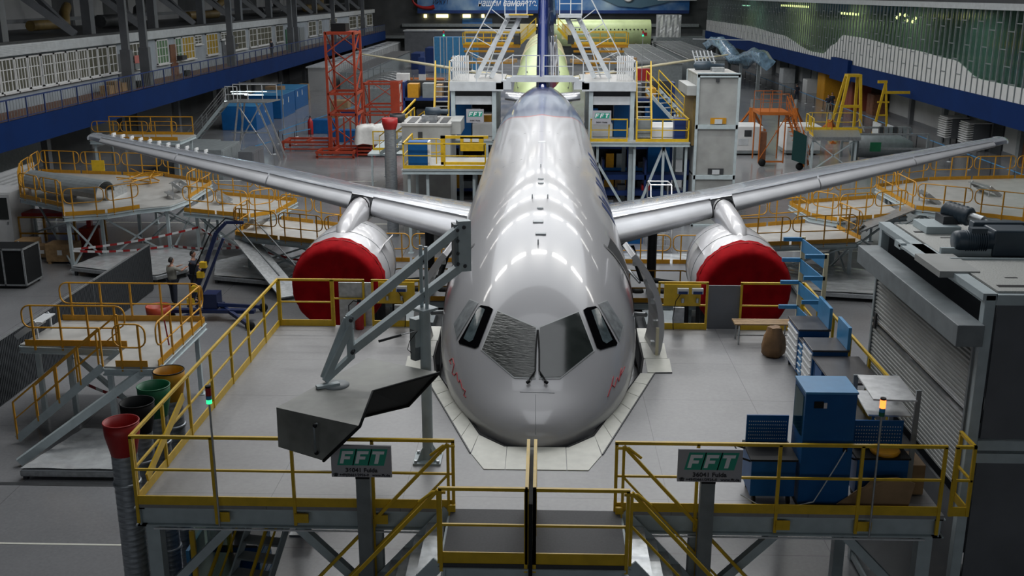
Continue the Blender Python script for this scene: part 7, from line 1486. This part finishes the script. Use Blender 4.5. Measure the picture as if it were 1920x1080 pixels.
# ================================================================ PEOPLE
def person(name, label, x, y, h, rz, top, bottom, pose='stand', hold=None):
    t = thing(name, label, 'person', (x, y, 0)); k = h / 1.75
    R = Matrix.Rotation(rz, 3, 'Z'); T = lambda v: Vector((x, y, 0)) + R @ (Vector(v) * k)
    P = {'hip': (0, 0, .95), 'ch': (0, 0, 1.2), 'sh': (0, 0, 1.42), 'nk': (0, .01, 1.52), 'hl': (-.1, 0, .9), 'hr': (.1, 0, .9)}
    step = .22 if pose == 'walk' else .03
    kl, fl_, tl = (-.11, step * .5, .5), (-.11, step, .08), (-.11, step + .16, .04); kr, fr, tr = (.11, -step * .2, .5), (.11, -step * 1.0, .08), (.11, -step + .14, .04)
    sl, sr = (-.19, 0, 1.41), (.19, 0, 1.41)
    if pose == 'point': el, hl_ = (-.25, .05, 1.13), (-.22, .22, 1.0); er, hr_ = (.28, .27, 1.36), (.26, .52, 1.42)
    elif pose == 'reach': el, hl_ = (-.27, .2, 1.3), (-.12, .4, 1.38); er, hr_ = (.28, .22, 1.3), (.2, .45, 1.36)
    else: el, hl_ = (-.26, -.03, 1.13), (-.25, .08, .88); er, hr_ = (.26, -.03, 1.13), (.25, .08, .88)
    def skin(vs, es, rad, m_, nm, parent):
        me = bpy.data.meshes.new(nm); me.from_pydata([T(v) - Vector((x, y, 0)) for v in vs], es, []); o = bpy.data.objects.new(nm, me); C.objects.link(o); o.parent = parent
        sm = o.modifiers.new('s', 'SKIN'); 
        for i, r_ in enumerate(rad): me.skin_vertices[0].data[i].radius = (r_ * k, r_ * k * .85) if not isinstance(r_, tuple) else (r_[0] * k, r_[1] * k)
        me.skin_vertices[0].data[0].use_root = True; sb = o.modifiers.new('d', 'SUBSURF'); sb.levels = 1; sb.render_levels = 2; me.materials.append(M[m_]); sm.use_smooth_shade = True; o['_o'] = (x, y, 0); return o
    vs = [P['hip'], P['ch'], P['sh'], P['nk'], (0, .02, 1.60), P['hl'], kl, fl_, tl, P['hr'], kr, fr, tr, sl, el, hl_, sr, er, hr_]
    es = [(0, 1), (1, 2), (2, 3), (3, 4), (0, 5), (5, 6), (6, 7), (7, 8), (0, 9), (9, 10), (10, 11), (11, 12), (2, 13), (13, 14), (14, 15), (2, 16), (16, 17), (17, 18)]
    rad = [.1, .08, .08, .055, .06, .085, .06, .045, .04, .085, .06, .045, .04, .06, .045, .03, .06, .045, .03]
    body = skin(vs, es, rad, 'skin', 'body', t)
    if not hasattr(me_ := body.data, 'skin_vertices'): pass
    skin([(0, 0, .9), (0, 0, 1.08), P['ch'], P['sh'], (0, 0, 1.47), sl, el, sr, er], [(0, 1), (1, 2), (2, 3), (3, 4), (3, 5), (5, 6), (3, 7), (7, 8)], [.18, .17, .175, .165, .07, .085, .065, .085, .065], top, 'shirt', t)
    skin([(0, 0, .97), P['hl'], kl, fl_, P['hr'], kr, fr], [(0, 1), (1, 2), (2, 3), (0, 4), (4, 5), (5, 6)], [.165, .12, .09, .075, .12, .09, .075], bottom, 'trousers', t)
    hd = MB(); rings = []
    for i in range(11):
        ph = math.pi * i / 10; z_ = 1.66 - .125 * math.cos(ph); r_ = max(.004, .085 * math.sin(ph)) * (1 if z_ > 1.64 else .9); rings.append([T((r_ * math.cos(a) * .9, .02 + r_ * math.sin(a) * 1.08 + (.012 if math.sin(a) > .95 and 1.6 < z_ < 1.66 else 0), z_)) for a in [2 * math.pi * q / 16 for q in range(16)]])
    hd.loft(rings); h_ = hd.build('head', 'skin', t)
    MB().add([T(v) for v in [(-.012, .105, 1.66), (.012, .105, 1.66), (.015, .11, 1.625), (-.015, .11, 1.625), (0, .135, 1.632)]], [(0, 1, 4), (1, 2, 4), (2, 3, 4), (3, 0, 4)]).build('nose', 'skin', h_)
    for s_ in (-1, 1): MB().sphere(T((s_ * .03, .098, 1.675)), .012 * k, 6).build('eye', 'hair', h_); MB().sphere(T((s_ * .08, .01, 1.65)), .02 * k, 6).build('ear', 'skin', h_)
    hr = MB(); rings = []
    for i in range(7):
        ph = math.pi * .62 * i / 6; r_ = max(.004, .095 * math.sin(ph)); rings.append([T((r_ * math.cos(a) * .92, .008 + r_ * math.sin(a) * 1.08 - (.02 if math.sin(a) > .3 and i > 3 else 0), 1.665 + .13 * math.cos(ph) + (.035 if math.sin(a) > .3 and i > 3 else 0))) for a in [2 * math.pi * q / 16 for q in range(16)]])
    hr.loft(rings).build('hair', 'hair', t)
    for q, e_ in ((hl_, el), (hr_, er)):
        dv = (Vector(q) - Vector(e_)).normalized(); sd = dv.cross(Vector((0, 0, 1))).normalized(); c = Vector(q)
        g = MB()
        for j, (o_, L_) in enumerate([(-.027, .065), (-.009, .078), (.009, .082), (.027, .072)]): g.path([T(c + sd * o_ + dv * .05), T(c + sd * o_ + dv * (.05 + L_ * .5)), T(c + sd * o_ * .9 + dv * (.05 + L_ * .85) - Vector((0, 0, .02)))], .009 * k, 6)
        g.path([T(c + sd * .03 + dv * .01), T(c + sd * .055 + dv * .04), T(c + sd * .05 + dv * .07)], .01 * k, 6); g.rbox(T(c + dv * .025), .07 * k, .075 * k, .03 * k, rz=math.atan2((R @ dv).y, (R @ dv).x)); g.build('hand', 'skin', t)
    for q in (fl_, fr):
        rings = []
        for u_, r_, hh in ((-.07, .03, .05), (-.03, .045, .07), (.05, .045, .06), (.13, .045, .045), (.18, .02, .03)): rings.append([T((q[0] + r_ * math.cos(a), q[1] + u_, max(0.0, hh * (.5 + .5 * math.sin(a))))) for a in [2 * math.pi * w_ / 10 for w_ in range(10)]])
        MB().loft(rings).build('shoe', 'black', t)
    return t
M['shirtg'] = mat('khaki_shirt', (.22, .22, .19), .85, var=.15); M['shirtb'] = mat('dark_blue_jacket', (.02, .025, .04), .85, var=.2); M['jeans'] = mat('dark_trousers', (.015, .02, .035), .85, var=.2)
person('person', 'person in a pale khaki shirt with back turned, standing left of the man pointing', -13.35, 36.0, 1.78, math.radians(-40), 'shirtg', 'jeans', 'reach')
person('person', 'person in dark work clothes pointing to the right beside the ribbed partition', -12.75, 36.6, 1.88, math.radians(-95), 'shirtb', 'jeans', 'point')
person('person', 'person in black walking alone near the barrier posts of the right walkway', 26.6, 111.5, 1.8, .4, 'shirtb', 'jeans', 'walk')
person('person', 'person in dark clothes walking on the outer side of a pair at the right wall', 27.6, 101.5, 1.8, 2.8, 'shirtb', 'jeans', 'walk')
person('person', 'person in dark coat and pale trousers walking closest to the yellow gantry', 26.9, 100.2, 1.7, 2.8, 'shirtb', 'shirtg', 'walk')
person('person', 'person in dark clothes standing on the left balcony walkway far away', -28.8, 112, 1.75, 1.2, 'shirtb', 'jeans', 'stand').location.z = 4.46
